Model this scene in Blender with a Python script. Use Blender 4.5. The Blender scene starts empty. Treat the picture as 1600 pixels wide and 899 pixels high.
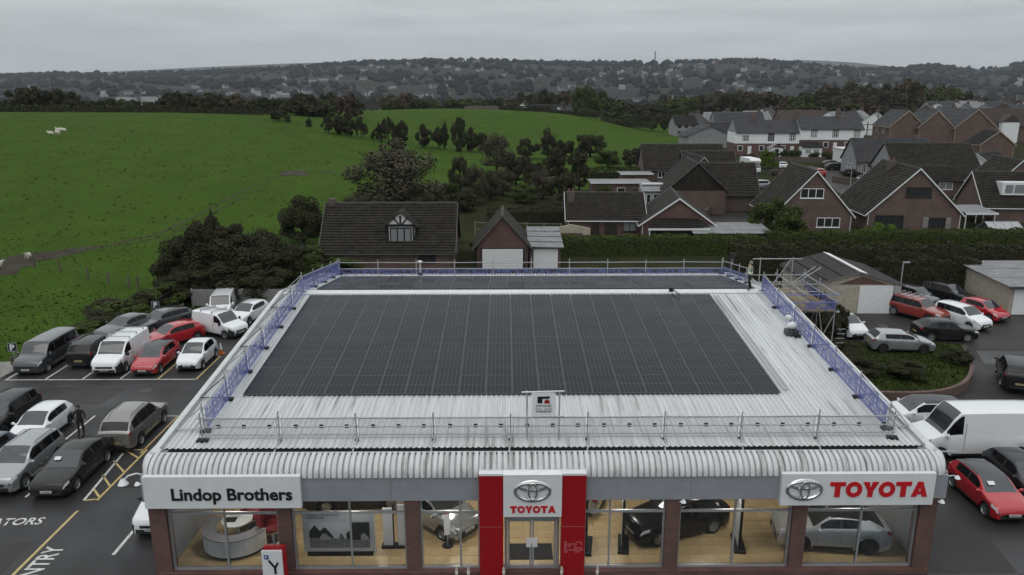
import bpy, bmesh, math, random
import numpy as np
from mathutils import Vector, Matrix
R = math.radians
random.seed(7)
S = bpy.context.scene
COL = S.collection
# ------------------------------------------------------------------ camera
CAM_H = 18.3
PITCH, YAW, FPX = R(14.5), R(0.57), 1200.0
cd = bpy.data.cameras.new('camera'); cam = bpy.data.objects.new('camera', cd); COL.objects.link(cam)
cam.location = (0, 0, CAM_H); cam.rotation_euler = (R(90) - PITCH, 0, -YAW)
cd.sensor_width = 36; cd.lens = 36 * FPX / 1600; cd.clip_start = 0.5; cd.clip_end = 30000
S.camera = cam
# ------------------------------------------------------------------ sky, sun, exposure
SUN_EL, SUN_AZ = 62, 200          # a veiled high sun behind the overcast
W = bpy.data.worlds.new('World'); S.world = W; W.use_nodes = True
nt = W.node_tree; nt.nodes.clear()
N = nt.nodes.new; LK = nt.links.new
out = N('ShaderNodeOutputWorld'); bg = N('ShaderNodeBackground'); LK(bg.outputs[0], out.inputs[0])
sky = N('ShaderNodeTexSky'); sky.sky_type = 'NISHITA'; sky.sun_disc = False
sky.sun_elevation = R(SUN_EL); sky.sun_rotation = R(SUN_AZ); sky.air_density = 2; sky.dust_density = 6
tc = N('ShaderNodeTexCoord'); sx = N('ShaderNodeSeparateXYZ'); LK(tc.outputs['Generated'], sx.inputs[0])
rmp = N('ShaderNodeValToRGB'); LK(sx.outputs['Z'], rmp.inputs[0])     # standard overcast sky: brighter towards the zenith
e = rmp.color_ramp.elements
e[0].position = 0.0; e[0].color = (.475, .515, .545, 1)
e[1].position = 1.0; e[1].color = (1.12, 1.16, 1.17, 1)
k = rmp.color_ramp.elements.new(.12); k.color = (.585, .635, .65, 1)
k = rmp.color_ramp.elements.new(.5); k.color = (.80, .84, .86, 1)
mp = N('ShaderNodeMapping'); LK(tc.outputs['Generated'], mp.inputs[0]); mp.inputs['Scale'].default_value = (3.2, 3.2, 30)
nz = N('ShaderNodeTexNoise'); LK(mp.outputs[0], nz.inputs[0]); nz.inputs['Scale'].default_value = 1.6; nz.inputs['Detail'].default_value = 6
mr = N('ShaderNodeMapRange'); LK(nz.outputs[0], mr.inputs[0])
mr.inputs[1].default_value = .3; mr.inputs[2].default_value = .7; mr.inputs[3].default_value = .88; mr.inputs[4].default_value = 1.12
mul = N('ShaderNodeVectorMath'); mul.operation = 'SCALE'; LK(rmp.outputs[0], mul.inputs[0]); LK(mr.outputs[0], mul.inputs['Scale'])
ns = N('ShaderNodeVectorMath'); ns.operation = 'SCALE'; LK(sky.outputs[0], ns.inputs[0]); ns.inputs['Scale'].default_value = .06
mx = N('ShaderNodeMix'); mx.data_type = 'RGBA'; mx.inputs[0].default_value = .93
LK(ns.outputs[0], mx.inputs[6]); LK(mul.outputs[0], mx.inputs[7]); LK(mx.outputs[2], bg.inputs[0]); bg.inputs[1].default_value = 1.0
sl = bpy.data.lights.new('sun', 'SUN'); so = bpy.data.objects.new('sun', sl); COL.objects.link(so)
sl.energy = .6; sl.angle = R(45); sl.color = (1, .97, .93)
so.rotation_euler = (R(90 - SUN_EL), 0, R(180 - SUN_AZ)); so.location = (0, 0, 120)
V = S.view_settings
V.view_transform = 'Standard'; V.look = 'None'; V.exposure = 0; V.gamma = 1; V.use_curve_mapping = False
S.render.engine = 'CYCLES'
S.cycles.use_denoising = True
S.cycles.max_bounces = 5; S.cycles.diffuse_bounces = 2; S.cycles.glossy_bounces = 2; S.cycles.adaptive_threshold = .02; S.cycles.transparent_max_bounces = 12
S.cycles.volume_bounces = 1; S.cycles.caustics_reflective = False; S.cycles.caustics_refractive = False
S.cycles.sample_clamp_indirect = 4

# ------------------------------------------------------------------ materials
MATS = {}
def mat(name, col, rough=.7, metal=0, var=0, scale=3, detail=4, bump=0, bscale=None, spec=.5, coat=0, stretch=None, col2=None, rough2=None, emit=None):
    if name in MATS: return MATS[name]
    m = bpy.data.materials.new(name); m.use_nodes = True; t = m.node_tree; b = t.nodes['Principled BSDF']
    b.inputs['Base Color'].default_value = (*col, 1); b.inputs['Roughness'].default_value = rough; b.inputs['Metallic'].default_value = metal
    b.inputs['Specular IOR Level'].default_value = spec; b.inputs['Coat Weight'].default_value = coat
    if emit: b.inputs['Emission Color'].default_value = (*emit[0], 1); b.inputs['Emission Strength'].default_value = emit[1]
    if var or col2 or bump or rough2 is not None:
        tc = t.nodes.new('ShaderNodeTexCoord'); mp = t.nodes.new('ShaderNodeMapping'); t.links.new(tc.outputs['Object'], mp.inputs[0])
        if stretch: mp.inputs['Scale'].default_value = stretch
        nz = t.nodes.new('ShaderNodeTexNoise'); t.links.new(mp.outputs[0], nz.inputs[0])
        nz.inputs['Scale'].default_value = scale; nz.inputs['Detail'].default_value = detail; nz.inputs['Roughness'].default_value = .65
        if var or col2:
            mr = t.nodes.new('ShaderNodeMapRange'); t.links.new(nz.outputs[0], mr.inputs[0]); mr.inputs[1].default_value = .3; mr.inputs[2].default_value = .7
            mx = t.nodes.new('ShaderNodeMix'); mx.data_type = 'RGBA'; t.links.new(mr.outputs[0], mx.inputs[0])
            c2 = col2 or tuple(min(1, c * (1 + var)) for c in col); c1 = col if col2 else tuple(c * (1 - var) for c in col)
            mx.inputs[6].default_value = (*c1, 1); mx.inputs[7].default_value = (*c2, 1); t.links.new(mx.outputs[2], b.inputs['Base Color'])
        if rough2 is not None:
            n2 = t.nodes.new('ShaderNodeTexNoise'); t.links.new(mp.outputs[0], n2.inputs[0]); n2.inputs['Scale'].default_value = scale * .6; n2.inputs['Detail'].default_value = 5
            m2 = t.nodes.new('ShaderNodeMapRange'); t.links.new(n2.outputs[0], m2.inputs[0])
            m2.inputs[1].default_value = .35; m2.inputs[2].default_value = .65; m2.inputs[3].default_value = rough; m2.inputs[4].default_value = rough2
            t.links.new(m2.outputs[0], b.inputs['Roughness'])
        if bump:
            n3 = t.nodes.new('ShaderNodeTexNoise'); t.links.new(tc.outputs['Object'], n3.inputs[0]); n3.inputs['Scale'].default_value = bscale or scale * 4; n3.inputs['Detail'].default_value = 3
            bp = t.nodes.new('ShaderNodeBump'); bp.inputs['Strength'].default_value = bump; bp.inputs['Distance'].default_value = .05
            t.links.new(n3.outputs[0], bp.inputs['Height']); t.links.new(bp.outputs[0], b.inputs['Normal'])
    MATS[name] = m; return m
def brick_mat(name, c1, c2, mortar, rot=False):
    m = mat(name, c1, .8); t = m.node_tree; b = t.nodes['Principled BSDF']
    tc = t.nodes.new('ShaderNodeTexCoord'); sp = t.nodes.new('ShaderNodeSeparateXYZ'); t.links.new(tc.outputs['Object'], sp.inputs[0])
    ad = t.nodes.new('ShaderNodeMath'); ad.operation = 'ADD'; t.links.new(sp.outputs[0], ad.inputs[0]); t.links.new(sp.outputs[1], ad.inputs[1])
    cb = t.nodes.new('ShaderNodeCombineXYZ'); t.links.new(ad.outputs[0], cb.inputs[0]); t.links.new(sp.outputs[2], cb.inputs[1])
    br = t.nodes.new('ShaderNodeTexBrick'); t.links.new(cb.outputs[0], br.inputs[0]); br.inputs['Scale'].default_value = 1
    br.inputs['Brick Width'].default_value = .225; br.inputs['Row Height'].default_value = .075; br.inputs['Mortar Size'].default_value = .008
    br.inputs['Color1'].default_value = (*c1, 1); br.inputs['Color2'].default_value = (*c2, 1); br.inputs['Mortar'].default_value = (*mortar, 1)
    nz = t.nodes.new('ShaderNodeTexNoise'); t.links.new(tc.outputs['Object'], nz.inputs[0]); nz.inputs['Scale'].default_value = .8; nz.inputs['Detail'].default_value = 5
    mr = t.nodes.new('ShaderNodeMapRange'); t.links.new(nz.outputs[0], mr.inputs[0]); mr.inputs[3].default_value = .6; mr.inputs[4].default_value = 1.4
    ml = t.nodes.new('ShaderNodeVectorMath'); ml.operation = 'SCALE'; t.links.new(br.outputs[0], ml.inputs[0]); t.links.new(mr.outputs[0], ml.inputs['Scale'])
    t.links.new(ml.outputs[0], b.inputs['Base Color']); return m
def glass_mat(name, tint=(.9, .93, .95), refl=.12):
    m = bpy.data.materials.new(name); m.use_nodes = True; t = m.node_tree; t.nodes.clear()
    o = t.nodes.new('ShaderNodeOutputMaterial'); mx = t.nodes.new('ShaderNodeMixShader'); tr = t.nodes.new('ShaderNodeBsdfTransparent'); gl = t.nodes.new('ShaderNodeBsdfGlossy')
    fr = t.nodes.new('ShaderNodeFresnel'); fr.inputs[0].default_value = 1.45; tr.inputs[0].default_value = (*tint, 1); gl.inputs['Roughness'].default_value = .02
    t.links.new(fr.outputs[0], mx.inputs[0]); t.links.new(tr.outputs[0], mx.inputs[1]); t.links.new(gl.outputs[0], mx.inputs[2]); t.links.new(mx.outputs[0], o.inputs[0])
    MATS[name] = m; return m
def mesh_mat(name, col, cover, scale, amp=.3):
    m = bpy.data.materials.new(name); m.use_nodes = True; t = m.node_tree; b = t.nodes['Principled BSDF']; o = t.nodes['Material Output']
    b.inputs['Base Color'].default_value = (*col, 1); b.inputs['Roughness'].default_value = .5
    tr = t.nodes.new('ShaderNodeBsdfTransparent'); mx = t.nodes.new('ShaderNodeMixShader')
    tc = t.nodes.new('ShaderNodeTexCoord'); nz = t.nodes.new('ShaderNodeTexNoise'); t.links.new(tc.outputs['Object'], nz.inputs[0]); nz.inputs['Scale'].default_value = scale; nz.inputs['Detail'].default_value = 5
    mr = t.nodes.new('ShaderNodeMapRange'); t.links.new(nz.outputs[0], mr.inputs[0]); mr.inputs[1].default_value = .35; mr.inputs[2].default_value = .62
    mr.inputs[3].default_value = max(0, cover - amp); mr.inputs[4].default_value = min(1, cover + amp)
    t.links.new(mr.outputs[0], mx.inputs[0]); t.links.new(tr.outputs[0], mx.inputs[1]); t.links.new(b.outputs[0], mx.inputs[2]); t.links.new(mx.outputs[0], o.inputs[0])
    MATS[name] = m; return m

# ------------------------------------------------------------------ mesh helpers
class MB:
    def __init__(s): s.v = []; s.f = []; s.m = []; s.cur = 0
    def quad(s, *p):
        n = len(s.v); s.v += [tuple(q) for q in p]; s.f.append(tuple(range(n, n + len(p)))); s.m.append(s.cur); return s
    def bx(s, x0, x1, y0, y1, z0, z1):
        n = len(s.v)
        s.v += [(x0, y0, z0), (x1, y0, z0), (x1, y1, z0), (x0, y1, z0), (x0, y0, z1), (x1, y0, z1), (x1, y1, z1), (x0, y1, z1)]
        for f in ((3, 2, 1, 0), (4, 5, 6, 7), (0, 1, 5, 4), (1, 2, 6, 5), (2, 3, 7, 6), (3, 0, 4, 7)):
            s.f.append(tuple(n + i for i in f)); s.m.append(s.cur)
        return s
    def box(s, c, d, rot=None):
        n = len(s.v); s.bx(-d[0] / 2, d[0] / 2, -d[1] / 2, d[1] / 2, -d[2] / 2, d[2] / 2)
        for i in range(n, len(s.v)):
            p = Vector(s.v[i]); p = rot @ p if rot else p; s.v[i] = tuple(p + Vector(c))
        return s
    def prism(s, poly, a, b, axis='y'):
        # poly: (u, w) pairs, extruded along axis from a to b
        def P(u, w, t): return (u, t, w) if axis == 'y' else ((t, u, w) if axis == 'x' else (u, w, t))
        n = len(s.v); k = len(poly)
        s.v += [P(u, w, a) for u, w in poly] + [P(u, w, b) for u, w in poly]
        s.f.append(tuple(range(n, n + k))); s.f.append(tuple(range(n + 2 * k - 1, n + k - 1, -1))); s.m += [s.cur] * 2
        for i in range(k):
            j = (i + 1) % k; s.f.append((n + j, n + i, n + k + i, n + k + j)); s.m.append(s.cur)
        return s
    def tube(s, p, q, r, n=6, r2=None, cap=True):
        p, q = Vector(p), Vector(q); d = q - p
        if d.length < 1e-6: return s
        d.normalize(); a = d.orthogonal().normalized(); b = d.cross(a); k = len(s.v); r2 = r if r2 is None else r2
        for c, rr in ((p, r), (q, r2)):
            for i in range(n):
                t = 2 * math.pi * i / n; s.v.append(tuple(c + (a * math.cos(t) + b * math.sin(t)) * rr))
        for i in range(n):
            j = (i + 1) % n; s.f.append((k + i, k + j, k + n + j, k + n + i)); s.m.append(s.cur)
        if cap: s.f.append(tuple(range(k + n - 1, k - 1, -1))); s.f.append(tuple(range(k + n, k + 2 * n))); s.m += [s.cur] * 2
        return s
    def lathe(s, prof, n=16, M=None):
        k = len(s.v); m = len(prof); M = M or Matrix()
        for r, z in prof:
            for i in range(n):
                t = 2 * math.pi * i / n; s.v.append(tuple(M @ Vector((r * math.cos(t), r * math.sin(t), z))))
        for a in range(m - 1):
            for i in range(n):
                j = (i + 1) % n; s.f.append((k + a * n + i, k + a * n + j, k + (a + 1) * n + j, k + (a + 1) * n + i)); s.m.append(s.cur)
        return s
    def ell(s, c, d, n=10, m=6, rot=None):
        k = len(s.v)
        M = Matrix.Translation(c) @ (rot.to_4x4() if rot else Matrix()) @ Matrix.Diagonal((d[0] / 2, d[1] / 2, d[2] / 2, 1))
        return s.lathe([(max(.001, math.sin(math.pi * i / m)), -math.cos(math.pi * i / m)) for i in range(m + 1)], n, M)
    def mesh(s, name, mats, smooth=None):
        me = bpy.data.meshes.new(name); me.from_pydata(s.v, [], s.f)
        for q in (mats if isinstance(mats, (list, tuple)) else [mats]): me.materials.append(q)
        if any(s.m): me.polygons.foreach_set('material_index', s.m)
        if smooth is not None:
            me.polygons.foreach_set('use_smooth', [True] * len(me.polygons)); me.set_sharp_from_angle(angle=R(smooth))
        me.update(); return me
    def build(s, name, mats, parent=None, loc=None, rz=0, smooth=None):
        return link(name, s.mesh(name, mats, smooth), parent, loc, rz)
def link(name, data, parent=None, loc=None, rz=0):
    o = bpy.data.objects.new(name, data); COL.objects.link(o)
    if parent is not None: o.parent = parent
    if loc is not None: o.location = loc
    if rz: o.rotation_euler = (0, 0, rz)
    return o
def tag(o, label, cat=None, group=None, kind=None):
    o['label'] = label
    if cat: o['category'] = cat
    if group: o['group'] = group
    if kind: o['kind'] = kind
    return o
def thing(name, label, cat, loc=(0, 0, 0), rz=0, group=None):
    o = bpy.data.objects.new(name, None); COL.objects.link(o); o.location = loc; o.rotation_euler = (0, 0, rz); o.empty_display_size = .2
    return tag(o, label, cat, group)
def struct(o, label): o['kind'] = 'structure'; o['label'] = label; return o
def clone(o, parent=None):
    c = o.copy(); COL.objects.link(c); c.parent = parent
    for ch in list(o.children): clone(ch, c)
    return c
def text_mesh(body, size, mat_, extrude=.01, bold=0, align='LEFT', sx=1):
    cu = bpy.data.curves.new('lettering', 'FONT'); cu.body = body; cu.size = size; cu.extrude = extrude; cu.offset = bold; cu.align_x = align; cu.resolution_u = 3
    o = bpy.data.objects.new('lettering_source', cu); COL.objects.link(o); bpy.context.view_layer.update()
    me = bpy.data.meshes.new_from_object(o.evaluated_get(bpy.context.evaluated_depsgraph_get())); bpy.data.objects.remove(o); bpy.data.curves.remove(cu)
    if sx != 1:
        for v in me.vertices: v.co.x *= sx
    me.materials.clear(); me.materials.append(mat_); return me

# ------------------------------------------------------------------ terrain heights and pixel-to-place helpers
TX = [-400, -150, -100, -60, -20, 20, 60, 120, 400]
TY = [-40, 66, 80, 120, 160, 210, 260, 300, 350, 450, 700, 1100]
TH = [[0] * 9, [0] * 9,
      [1, 1, 1, .9, .5, .3, .3, .3, .3],
      [5.4, 5.4, 5.3, 5.0, 3.2, 1.2, .8, .8, .8],
      [9.4, 9.4, 9.2, 8.3, 4.2, 1.7, 1.6, 1.6, 1.6],
      [12.2, 12.2, 12, 10.9, 6, 2.1, 2.2, 2.5, 2.5],
      [10.5, 10.6, 11, 10.5, 8.4, 5.4, 3.6, 4.6, 4.6],
      [6, 6.5, 8, 10, 11, 9.3, 4.8, 5.6, 5.6],
      [2, 2, 4, 6, 7, 6.2, 4.5, 6, 6],
      [-2, -2, -1, 0, 0, 0, 2, 3, 3],
      [-8, -8, -8, -8, -8, -8, -6, -5, -5],
      [-8] * 9]
def _cr(xs, ys, x):
    if x <= xs[0]: return ys[0]
    if x >= xs[-1]: return ys[-1]
    i = max(k for k in range(len(xs)) if xs[k] <= x); i = min(i, len(xs) - 2)
    h = xs[i + 1] - xs[i]; t = (x - xs[i]) / h
    def tan(k):
        if k == 0 or k == len(xs) - 1: return 0
        a = (ys[k] - ys[k - 1]) / (xs[k] - xs[k - 1]); b = (ys[k + 1] - ys[k]) / (xs[k + 1] - xs[k])
        return 0 if a * b <= 0 else 2 * a * b / (a + b)
    m0, m1 = tan(i) * h, tan(i + 1) * h
    return (2 * t**3 - 3 * t**2 + 1) * ys[i] + (t**3 - 2 * t**2 + t) * m0 + (-2 * t**3 + 3 * t**2) * ys[i + 1] + (t**3 - t**2) * m1
# skyline of the far hills (pixel column -> pixel row), turned into heights of a ridge 2.6 km away
SKX = [-900, 0, 150, 300, 420, 520, 640, 740, 860, 1000, 1150, 1250, 1330, 1420, 1470, 1530, 1600, 2500]
SKYY = [126, 124, 120, 117, 111, 105, 101, 96, 100, 101, 99, 104, 110, 106, 112, 104, 97, 92]
def far_h(x, y):
    col = 788 + 1200 * x / (y * 1.03)
    top = _cr(SKX, SKYY, col); ang = PITCH - math.atan((449.5 - top) / FPX) ; top_h = CAM_H - 2600 * math.tan(ang)
    f = _cr([1100, 1350, 1700, 2100, 2600, 3200], [0, .10, .36, .66, 1, .8], y)
    return -8 + (top_h + 8) * f + 2.5 * math.sin(x * .006 + y * .004) * min(1, max(0, (y - 1100) / 300))
def terr(x, y):
    if y > 1100: return far_h(x, y)
    return _cr(TY, [_cr(TX, r, x) for r in TH], y)
_cm = Matrix.Translation(cam.location) @ cam.rotation_euler.to_matrix().to_4x4()
def ray(px, py):
    d = (_cm.to_3x3() @ Vector(((px - 800) / FPX, (449.5 - py) / FPX, -1)))
    return Vector(cam.location), d
def G(px, py, z=0):
    o, d = ray(px, py); t = (z - o.z) / d.z; return o + d * t
def atY(px, py, Y):
    o, d = ray(px, py); return o + d * (Y / d.y)
def T(px, py, y0=30):
    o, d = ray(px, py); t = y0
    while t < 3000:
        p = o + d * t
        if p.z < terr(p.x, p.y): break
        t *= 1.004
    p.z = terr(p.x, p.y); return p
def ppm(Y, Z=0): return FPX / (Y * math.cos(PITCH) + (CAM_H - Z) * math.sin(PITCH))     # pixels per metre at a place
# ------------------------------------------------------------------ palette
asphalt = mat('wet_asphalt', (.014, .0125, .012), .26, var=.5, scale=.22, detail=9, bump=.12, bscale=30, rough2=.7, col2=(.046, .046, .050), spec=.35)
asphalt2 = mat('road_asphalt', (.018, .016, .015), .4, scale=.18, detail=9, bump=.1, bscale=30, rough2=.75, col2=(.038, .036, .036), spec=.3)
grass = mat('field_grass', (.033, .066, .009), 1, scale=.16, detail=10, bump=.6, bscale=3, col2=(.052, .092, .014), spec=.03)
verge = mat('rough_grass', (.020, .024, .011), 1, scale=.35, detail=9, bump=.6, bscale=4, col2=(.036, .040, .018), spec=.03)
country = mat('far_countryside', (.022, .0235, .024), 1, scale=.012, detail=8, col2=(.044, .047, .041), spec=.03)
mud = mat('churned_mud', (.026, .021, .013), .7, scale=.7, detail=9, bump=1, bscale=5, rough2=1, col2=(.052, .040, .030), spec=.2)
white_line = mat('white_road_paint', (.55, .55, .53), .6, var=.3, scale=5)
yellow_line = mat('yellow_road_paint', (.50, .38, .16), .6, var=.3, scale=5)
brick_red = brick_mat('red_brick', (.145, .062, .052), (.09, .047, .04), (.10, .085, .075))
brick_brown = brick_mat('brown_brick', (.145, .084, .068), (.095, .060, .051), (.105, .09, .08))
brick_dark = brick_mat('dark_brick', (.11, .08, .065), (.08, .06, .05), (.10, .09, .08))
steel = mat('galvanised_steel', (.36, .37, .385), .5, metal=.2, var=.3, scale=9)
steel_dark = mat('dark_steel', (.07, .07, .075), .5, metal=.3, var=.3, scale=8)
alu = mat('aluminium_frame', (.42, .43, .45), .4, metal=.5)
white_paint = mat('white_paint', (.74, .75, .76), .45, var=.05, scale=2)
cream_render = mat('pebble_dash', (.40, .36, .29), .9, var=.18, scale=3, bump=.4, bscale=40)
red_panel = mat('red_sign_panel', (.30, .006, .011), .35, var=.06, scale=1)
black_paint = mat('black_paint', (.012, .012, .013), .4)
grey_clad = mat('grey_fascia', (.26, .275, .305), .45, var=.08, scale=1)
sign_white = mat('sign_panel_white', (.66, .68, .70), .4, var=.05, scale=1.5)
chrome = mat('brushed_chrome', (.62, .63, .65), .22, metal=.9)
letter_red = mat('red_letters', (.50, .012, .02), .35)
rubber = mat('black_rubber', (.016, .016, .017), .8)
concrete = mat('concrete', (.22, .21, .20), .85, var=.3, scale=2, bump=.3)
glass = glass_mat('window_glass')
wood = mat('weathered_wood', (.10, .085, .07), .85, var=.4, scale=5, stretch=(1, 1, .2))

def slab(name, pts, z0, z1, m, label):
    b = MB(); b.prism([(p[0], p[1]) for p in pts], z0, z1, 'z'); return struct(b.build(name, m), label)
# ------------------------------------------------------------------ terrain sheet
def axis(segs):
    a = []
    for lo, hi, st in segs:
        n = max(1, round((hi - lo) / st)); a += [lo + (hi - lo) * i / n for i in range(n)]
    return a + [segs[-1][1]]
XS = axis([(-9000, -2500, 800), (-2500, -700, 90), (-700, -200, 25), (-200, 150, 5), (150, 500, 25), (500, 2500, 90), (2500, 9000, 800)])
YS = axis([(-120, 40, 20), (40, 360, 4), (360, 700, 20), (700, 1100, 50), (1100, 3200, 70), (3200, 9000, 900)])
tb = MB(); nx = len(XS)
def field_z(x, y): return terr(x, y) - (.06 if y < 72 else 0)
for y in YS:
    for x in XS: tb.v.append((x, y, field_z(x, y)))
for j in range(len(YS) - 1):
    for i in range(nx - 1):
        a = j * nx + i; tb.f.append((a, a + 1, a + nx + 1, a + nx))
        cx, cy = (XS[i] + XS[i + 1]) / 2, (YS[j] + YS[j + 1]) / 2
        if cy > 420: k = 2
        elif (cx < -20 and cy > 30) or (cy > 128 and cx < 14 + (cy - 128) * .42 and cx < 58): k = 0
        else: k = 1
        tb.m.append(k)
struct(tb.build('terrain', [grass, verge, country], smooth=60), 'green pasture rising behind the car park')
# pale ridge on the horizon
rb = MB(); xs = [-7000 + 350 * i for i in range(41)]
def ridge(o, xs, Y, f, dep):
    n = len(o.v)
    for yy, g in ((Y - dep, 0), (Y, 1), (Y + dep, .2)):
        for x in xs: o.v.append((x, yy, f(x) * g - 10 * (1 - g)))
    k = len(xs)
    for a in range(2):
        for i in range(k - 1): o.f.append((n + a * k + i, n + a * k + i + 1, n + (a + 1) * k + i + 1, n + (a + 1) * k + i)); o.m.append(0)
def far_ridge_h(x):
    c = 788 + 1200 * x / (6500 * 1.03)
    top = _cr([-600, 0, 180, 300, 420, 540, 900, 1150, 1220, 1290, 1400, 1440, 1500, 2200], [122, 121, 114, 108, 102, 98, 103, 104, 94, 97, 107, 102, 110, 104], c)
    return CAM_H - 6500 * math.tan(PITCH - math.atan((449.5 - top) / FPX))
ridge(rb, [-7000 + 200 * i for i in range(71)], 6500, far_ridge_h, 1500)
struct(rb.build('hills', country, smooth=80), 'pale hazy ridge along the horizon')
# ------------------------------------------------------------------ car parks, road, kerbs, markings
slab('car_park', [(-34, 20), (-13.2, 20), (-13.2, 58), (-15, 64), (-26.4, 64), (-33.6, 49)], -.3, .0, asphalt, 'wet asphalt customer car park left of the showroom')
slab('forecourt', [(-13.2, 20), (20, 20), (20, 26.0), (-13.2, 26.0)], -.3, .002, asphalt, 'wet asphalt strip in front of the showroom')
slab('service_yard', [(16.2, 20), (60, 20), (60, 63.2), (16.2, 63.2)], -.3, .0, asphalt2, 'wet asphalt yard right of the showroom')
slab('back_path', [(-13.2, 55), (16.2, 55), (16.2, 62), (-13.2, 62)], -.3, .0, asphalt2, 'dark path behind the showroom')
def line(p, q, w, m, name='bay_line', z=.006):
    p, q = Vector((p[0], p[1], 0)), Vector((q[0], q[1], 0)); d = (q - p).normalized(); n = Vector((-d.y, d.x, 0)) * w / 2
    b = MB(); b.quad(*[(a.x, a.y, z) for a in (p - n, q - n, q + n, p + n)])
    return struct(b.build(name, m), 'painted parking line on wet asphalt')
LX = [-33.5, -31.1, -29.9 + 1.2, -26.2, -23.8, -21.35]
for i, x in enumerate((-32.4, -29.9, -27.5, -25.05, -22.6, -20.1)):
    line((x, 47.1), (x, 51.6), .11, yellow_line if i >= 4 else white_line)
line((-32.5, 47.1), (-20.1, 47.1), .11, white_line)
line((-21.2, 51.6), (-20.1, 51.6), .11, yellow_line)
for x in (-28.5, -26.1, -23.7, -21.3): line((x, 36.9), (x, 41.4), .11, white_line)
for x in (-29.4, -27.0, -24.6, -22.2): line((x, 32.2), (x, 36.7), .11, white_line)
line((-18.9, 36.6), (-18.9, 41.3), .11, yellow_line); line((-19.6, 41.3), (-18.9, 41.3), .11, white_line)
# hatched strip
line((-18.75, 31.9), (-18.75, 37.0), .11, yellow_line); line((-20.6, 37.0), (-18.75, 37.0), .11, yellow_line)
line((-19.3, 31.9), (-18.85, 32.0), .1, yellow_line)
for a, b in (((-19.9, 37), (-18.8, 36.1)), ((-19.9, 35.8), (-18.8, 34.6)), ((-19.7, 34.3), (-18.8, 33.2)), ((-19.4, 32.9), (-18.8, 32.2))): line(a, b, .1, yellow_line)
line((-19.35, 31.9), (-19.8, 36.6), .12, white_line)
line((-19.15, 20), (-19.15, 31.0), .12, yellow_line)
line((-15.9, 27.6), (-15.9, 29.6), .14, white_line)
o = link('ground_lettering', text_mesh('ENTRY', .86, white_line, 0, .015, sx=.92), None, (-18.15, 25.75, .008), R(90)); struct(o, 'white word ENTRY painted along the yellow line'); o.scale = (1, 1.25, 1)
o = link('ground_lettering', text_mesh('ATORS', .80, white_line, 0, .012, sx=.86), None, (-22.35, 29.8, .008), R(3)); struct(o, 'white letters ATORS painted on the asphalt')
# worn darker patch of tarmac, kerb on the left edge
slab('footway', [(-36, 47.3), (-32.8, 47.3), (-32.6, 50.5), (-36, 50)], -.2, .12, concrete, 'pale pavement corner at the car park edge')
kb = MB(); kp = [(-33.0, 50.6), (-30.9, 55), (-27.5, 62)]
for (a, b2) in zip(kp[:-1], kp[1:]):
    d = Vector((b2[0] - a[0], b2[1] - a[1], 0)); kb.box(((a[0] + b2[0]) / 2, (a[1] + b2[1]) / 2, .06), (.14, d.length, .14), Matrix.Rotation(math.atan2(-d.x, d.y), 3, 'Z'))
struct(kb.build('kerb', concrete), 'concrete kerb between car park and field')
for i, (pts, m_, lb) in enumerate((([(-30, 43.2), (-24.2, 43.0), (-23.9, 45.6), (-29.4, 45.9)], asphalt2, 'dark repair patch in the car park aisle'), ([(-18.3, 33), (-15.6, 33.2), (-15.4, 38.5), (-18.1, 38.2)], asphalt2, 'long dark trench repair beside the showroom wall'), ([(-21.8, 26), (-19.6, 26.1), (-19.7, 28.6), (-21.9, 28.4)], asphalt2, 'dark repair patch near the painted letters'), ([(20, 26), (22.6, 25.6), (23.2, 28.2), (20.4, 28.6)], asphalt, 'grey repair patch in front of the red hatchback'), ([(33, 49.5), (38, 49.2), (38.6, 52), (34, 52.2)], asphalt, 'paler repair patch in the yard road'))):
    b = MB(); b.quad(*[(x, y, .003) for x, y in pts]); struct(b.build('tarmac_patch', m_), lb)
for x, y, lb in ((-22.5, 45.2, 'round iron manhole cover in the car park aisle'), (-16.6, 36.0, 'round iron manhole cover beside the showroom wall'), (30.2, 58.3, 'round iron manhole cover near the white garage door')):
    t_ = thing('manhole_cover', lb, 'manhole cover', (x, y, .004)); MB().lathe([(.001, .012), (.3, .012), (.33, .004), (.36, .004), (.36, 0)], 20).build('frame', steel_dark, t_); MB().bx(-.2, .2, -.02, .02, .012, .018).build('rib', rubber, t_)
# churned track and bare patches in the pasture, laid on the slope
def strip(name, pts, w, m, label, lift=.035, jag=.35):
    b = MB(); rnd = random.Random(3); P = []
    for i in range(len(pts) - 1):
        a, c = Vector(pts[i]), Vector(pts[i + 1]); n = max(2, int((c - a).length / 1.2))
        for k in range(n): P.append((a.lerp(c, k / n), w[i] + (w[i + 1] - w[i]) * k / n))
    P.append((Vector(pts[-1]), w[-1])); prev = None
    for i, (p, ww) in enumerate(P):
        d = (P[min(i + 1, len(P) - 1)][0] - P[max(i - 1, 0)][0]).normalized(); nrm = Vector((-d.y, d.x))
        row = []
        for s in np.linspace(-1, 1, 5):
            q = p + nrm * (ww / 2 * s * (1 + rnd.uniform(-jag, jag))); row.append((q.x, q.y, terr(q.x, q.y) + lift))
        if prev:
            for k in range(4): b.quad(prev[k], prev[k + 1], row[k + 1], row[k])
        prev = row
    return struct(b.build(name, m, smooth=80), label)
def P2(*pp): return [tuple(T(*q).xy) for q in pp]
strip('mud_track', P2((-60, 436), (10, 416), (60, 402), (110, 394), (165, 386)), [6, 5.2, 3.6, 2.2, .5], mud, 'churned brown mud at the gateway into the pasture')
strip('wheel_rut', P2((150, 389), (250, 366), (310, 338), (352, 314), (400, 290), (440, 276)), [.7, .4, .34, .3, .26, .2], mud, 'dark wheel rut curving up the pasture', jag=.5)
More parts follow.
